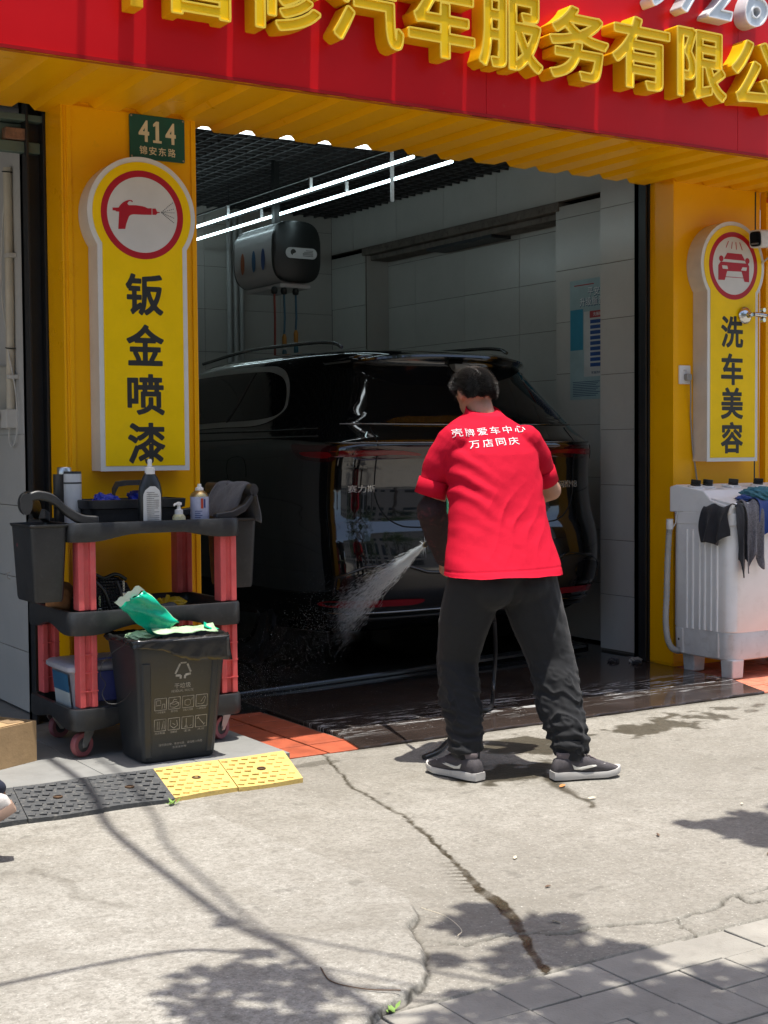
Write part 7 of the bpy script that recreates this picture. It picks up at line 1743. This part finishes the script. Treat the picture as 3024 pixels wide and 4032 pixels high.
def shade_tree():
    """plane tree beside the camera, whose twigs reach over the footway and throw the dappled shade"""
    rnd = random.Random(5); base = Vector((3.6, .55, -.02))
    t = thing('street_tree', tuple(base), 'street tree beside the footway casting leafy shadows at the bottom of the view', 'tree')
    b = MB(); top = base+Vector((.1, .1, 3.2)); limb(b, base, top, .15, .11, rnd, .3, 8); b.obj('trunk', MBK, t, smooth=60)
    sh = []  # (shadow x, y, height, radius, leaves)
    G1 = [(1.47, 3.10, .13), (1.56, 3.06, .12), (1.60, 2.95, .13), (1.37, 3.02, .10), (1.48, 2.88, .14), (1.32, 2.86, .14), (1.62, 3.20, .05), (1.685, 3.53, .035), (1.50, 2.76, .10), (1.40, 2.72, .15)]
    G2 = [(2.325, 3.215, .075), (2.33, 3.10, .10), (2.235, 3.13, .085), (2.40, 2.98, .10), (2.25, 2.88, .10), (2.35, 2.80, .12), (2.15, 2.84, .08), (2.33, 2.66, .12), (2.12, 2.62, .13), (1.97, 2.68, .10), (2.38, 2.46, .13), (2.27, 2.36, .15), (2.50, 2.34, .12), (2.47, 3.05, .05), (2.05, 2.46, .15), (1.86, 2.62, .11), (2.20, 2.50, .10), (2.55, 2.52, .06), (2.02, 2.96, .05), (2.47, 2.72, .06), (2.62, 2.40, .12), (2.75, 2.42, .08)]
    G3 = [(3.47, 3.575, .045), (3.52, 3.52, .075), (3.60, 3.46, .10), (3.55, 3.38, .09), (3.72, 3.50, .10), (3.66, 3.33, .11), (3.80, 3.40, .13), (3.90, 3.25, .15), (3.52, 3.27, .06), (3.95, 3.50, .12), (3.75, 3.15, .14), (4.05, 3.35, .14)]
    for x, y, r in G1+G2+G3: sh.append((x, y, rnd.uniform(3.4, 4.1), r, int((400 if x < 1.75 else 900)*r*r*4)+7))
    for k in range(130): sh.append((rnd.uniform(-.6, 5.8), rnd.uniform(-2.2, 1.95), rnd.uniform(3.9, 6.3), rnd.uniform(.2, .38), 46))  # unseen filler clumps, added to block sky light over the near ground
    for k in range(14): sh.append((rnd.uniform(4.2, 5.6), rnd.uniform(1.8, 3.1), rnd.uniform(4.2, 5.6), rnd.uniform(.18, .3), 36))
    lb = MB(); tw = MB(); k0 = -SUN.z
    ctr = [top+Vector(v) for v in ((-1.2, .9, 1.1), (.3, 1.5, 1.2), (-.6, -.9, 1.5), (1.1, .3, 1.5), (-1.6, .2, 1.3))]
    for c in ctr: limb(tw, top-Vector((0, 0, .2)), c, .085, .03, rnd, .6)
    for x, y, z, r, n in sh:
        c = Vector((x, y, z))-Vector((SUN.x, SUN.y, 0))*(z/k0); leaves(lb, c, r, n, rnd, .085)
        q = min(ctr, key=lambda a: (a-c).length); limb(tw, q, c-Vector((0, 0, .03)), .014, .004, rnd, .5, 5)
    tw.obj('limbs', MBK, t, smooth=60); o = link('crown', lb.mesh('crown', fix=False), MLF, t)
shade_tree()
def far_tree(x, y, h, r, seed, label):
    rnd = random.Random(seed); t = thing('street_tree', (x, y, -.02), label, 'tree', 'street trees behind the viewpoint')
    b = MB(); limb(b, (x, y, -.02), (x+.1, y, h*.45), .17, .12, rnd, .3, 8); b.obj('trunk', MBK, t, smooth=60)
    lb = MB(); tw = MB()
    for k in range(42):
        d = Vector((rnd.gauss(0, 1), rnd.gauss(0, 1), rnd.gauss(0, .8))).normalized()*rnd.random()**.5; c = Vector((x, y, h*.68))+Vector((d.x*r, d.y*r, d.z*h*.30)); leaves(lb, c, rnd.uniform(.35, .75), 75, rnd, .15)
        if k % 4 == 0: limb(tw, (x+.1, y, h*.43), c, .05, .015, rnd, .5, 5)
    tw.obj('limbs', MBK, t, smooth=60); link('crown', lb.mesh('crown', fix=False), MLF, t)
far_tree(-1.5, -5.2, 7.5, 1.9, 21, 'tall leafy tree on the kerb well behind the camera'); far_tree(5.2, -5.0, 7.0, 1.9, 22, 'round crowned tree on the kerb to the right behind the camera')
far_tree(10.5, -5.3, 7.5, 2.0, 23, 'spreading tree far along the kerb to the right'); far_tree(1.8, -14.2, 8, 2.2, 24, 'tree on the pavement across the road'); far_tree(8.2, -14.4, 8.5, 2.3, 25, 'large tree across the road to the right'); far_tree(-6.5, -14.0, 8, 2.2, 26, 'tree across the road to the left')
def far_house(x0, x1, y, h, col, label, nx, nz):
    t = thing('house', ((x0+x1)/2, y, 0), label, 'building', 'houses across the road')
    b = MB(); b.box(x0, x1, y-8, y, -.05, h); wl = b.obj('wall', mat('house_%d' % int(x0*10+500), col, .85, var=.1), t)
    mw = MATS.get('house_glass') or mat('house_glass', (.03, .04, .05), .1)
    for i in range(nx):
        for j in range(nz):
            cx_ = x0+(x1-x0)*(i+.5)/nx; cz_ = 1.7+j*3.0; q = MB(); q.box(cx_-.75, cx_+.75, y-.02, y+.03, cz_-.7, cz_+.8); q.obj('window', mw, t)
            q = MB(); q.box(cx_-.85, cx_+.85, y-.02, y+.10, cz_-.80, cz_-.71); q.obj('sill', wl.data.materials[0], t)
    b = MB(); b.box(x0-.2, x1+.2, y-8.2, y+.3, h, h+.25); b.obj('roof', MATS['grey_render'], t)
far_house(-22, -3, -19.2, 12, (.52, .48, .42), 'cream apartment house across the road on the left', 6, 4); far_house(-2.8, 9, -19.4, 9.5, (.60, .58, .55), 'pale three storey house straight across the road', 5, 3); far_house(9.2, 28, -19.0, 13, (.45, .40, .36), 'brownish apartment house across the road on the right', 6, 4)
# overhead wires, strung from a pole at the kerb to the shop's upper wall
pl_ = thing('utility_pole', (1.75, -4.9, -.02), 'concrete utility pole at the kerb behind the camera', 'pole')
b = MB(); b.tube([(1.75, -4.9, -.02), (1.75, -4.9, 9.6)], [.16, .10], 14); b.obj('shaft', MATS['ground_concrete'], pl_, smooth=50)
b = MB(); b.box(1.0, 2.5, -4.96, -4.84, 8.6, 8.7); b.obj('crossarm', M_BLACKSTEEL, pl_)
def wire(pts, r, z, label):
    P_ = [Vector((x, y, z+dz))-Vector((SUN.x, SUN.y, 0))*((z+dz)/-SUN.z) for x, y, dz in pts]; b = MB(); b.tube(catmull(P_, 8), r, 8); tag(b.obj('overhead_cable', MSK, smooth=60), label, 'cable', 'overhead cables')
wire([(1.98, 7.45, .6), (1.90, 5.37, .1), (1.775, 4.57, 0), (1.71, 3.72, 0), (1.70, 3.14, .05), (1.675, 2.70, .1), (1.6, .5, .6), (1.55, -4.0, 1.6)], .018, 4.75, 'thick bundled cable above the footway running to the shop front')
wire([(2.25, 7.3, .5), (2.03, 5.02, .1), (1.87, 4.36, 0), (1.80, 3.9, 0), (1.72, 3.2, 0), (1.6, 1.5, .3), (1.5, -4.0, 1.0)], .010, 5.6, 'thin upper cable above the footway running to the shop front')
wire([(-6.0, 3.30, .5), (.2, 3.39, .05), (1.02, 3.400, 0), (1.25, 3.395, 0), (1.49, 3.425, 0), (1.66, 3.52, .05), (3.2, 4.1, .2), (9.0, 4.6, .8)] if False else [(-6.0, 3.36, .5), (.2, 3.39, .05), (1.02, 3.400, 0), (1.30, 3.40, 0), (1.50, 3.36, 0), (1.62, 3.20, 0)], .013, 4.3, 'cable running along the footway above the left slab')
# ------------------------------------------------------------------ litter: fallen leaves and a weed
def litter(x, y, a, s, m, label, tilt=.15, z=.004):
    b = MB(); P_ = [(-1, 0, 0), (-.45, .32, .10), (.25, .34, .16), (1, 0, .05), (.25, -.34, .12), (-.45, -.30, .05)]; b.add([(p[0]*s, p[1]*s, p[2]*s) for p in P_]+[(0, 0, -.02*s)], [(0, 6, 1), (1, 6, 2), (2, 6, 3), (3, 6, 4), (4, 6, 5), (5, 6, 0)])
    b.xf(Matrix.Translation((x, y, z)) @ Matrix.Rotation(a, 4, 'Z') @ Matrix.Rotation(tilt, 4, 'X')); o = b.obj('fallen_leaf', m); sm = o.modifiers.new('t', 'SOLIDIFY'); sm.thickness = .0006; tag(o, label, 'leaf', 'fallen leaves'); return o
MLO = mat('leaf_orange', (.48, .20, .06), .6, var=.3, vscale=60); MLP = mat('leaf_pale', (.55, .48, .36), .7, var=.2, vscale=60); MLB = mat('leaf_brown', (.12, .07, .04), .7)
litter(3.455, 4.235, .4, .024, MLO, 'orange leaf on the wet trickle in front of the right shoe'); litter(3.42, 4.02, -.2, .020, MLP, 'pale leaf lower down the wet trickle', z=.006); litter(3.66, 5.08, 1.0, .018, MLO, 'orange leaf beside the threshold between the feet')
litter(2.72, 3.57, .7, .016, MLP, 'pale petal on the concrete right of the wet joint'); litter(2.62, 3.28, .1, .013, MLB, 'brown leaf scrap near the middle of the footway'); litter(3.82, 3.66, .5, .012, MLP, 'small pale leaf near the right edge above the shadow')
litter(3.28, 3.52, .9, .018, MLB, 'curled brown leaf on the right side of the footway', .5); litter(3.42, 3.16, .3, .013, MLB, 'dark leaf scrap close to the right edge of the view'); litter(2.44, 3.02, 2.0, .017, MLP, 'pale straw leaf in the tree shadow', .4)
MWD = mat('weed_green', (.16, .28, .05), .6)
for nm, x, y, n, s, lab in (('weed', 2.10, 4.815, 9, .028, 'small green weed growing under the edge of the rubber ramp'), ('weed', 1.735, 2.735, 8, .022, 'tiny weed in the broken slab edge at the bottom')):
    rnd = random.Random(n); t = thing(nm, (x, y, 0), lab, 'weed'); b = MB()
    for k in range(n):
        a = rnd.uniform(0, 6.3); L = s*rnd.uniform(.6, 1.2); d = Vector((math.cos(a), math.sin(a), rnd.uniform(.3, .9))); p = Vector((x+rnd.gauss(0, .008), y+rnd.gauss(0, .005), .002)); sd = Vector((-d.y, d.x, 0)).normalized()*L*.22; b.add([p, p+d*L*.5+sd, p+d*L, p+d*L*.5-sd], [(0, 1, 2, 3)])
    o = b.obj('leaves', MWD, t); o['kind'] = 'stuff'
b = MB(); b.tube(catmull([(2.165, 3.27, .024), (2.20, 3.20, .012), (2.18, 3.10, .008), (2.14, 3.06, .01)]), .0012, 5); tag(b.obj('straw', MLP), 'thin dry straw curving beside the broken slab edge', 'straw')
b = MB(); b.tube(catmull([(1.70, 3.02, .026), (1.68, 2.93, .024), (1.72, 2.84, .026), (1.78, 2.78, .03)]), .0016, 5); tag(b.obj('straw', MLB), 'dark thin twig on the left slab near the bottom', 'straw')
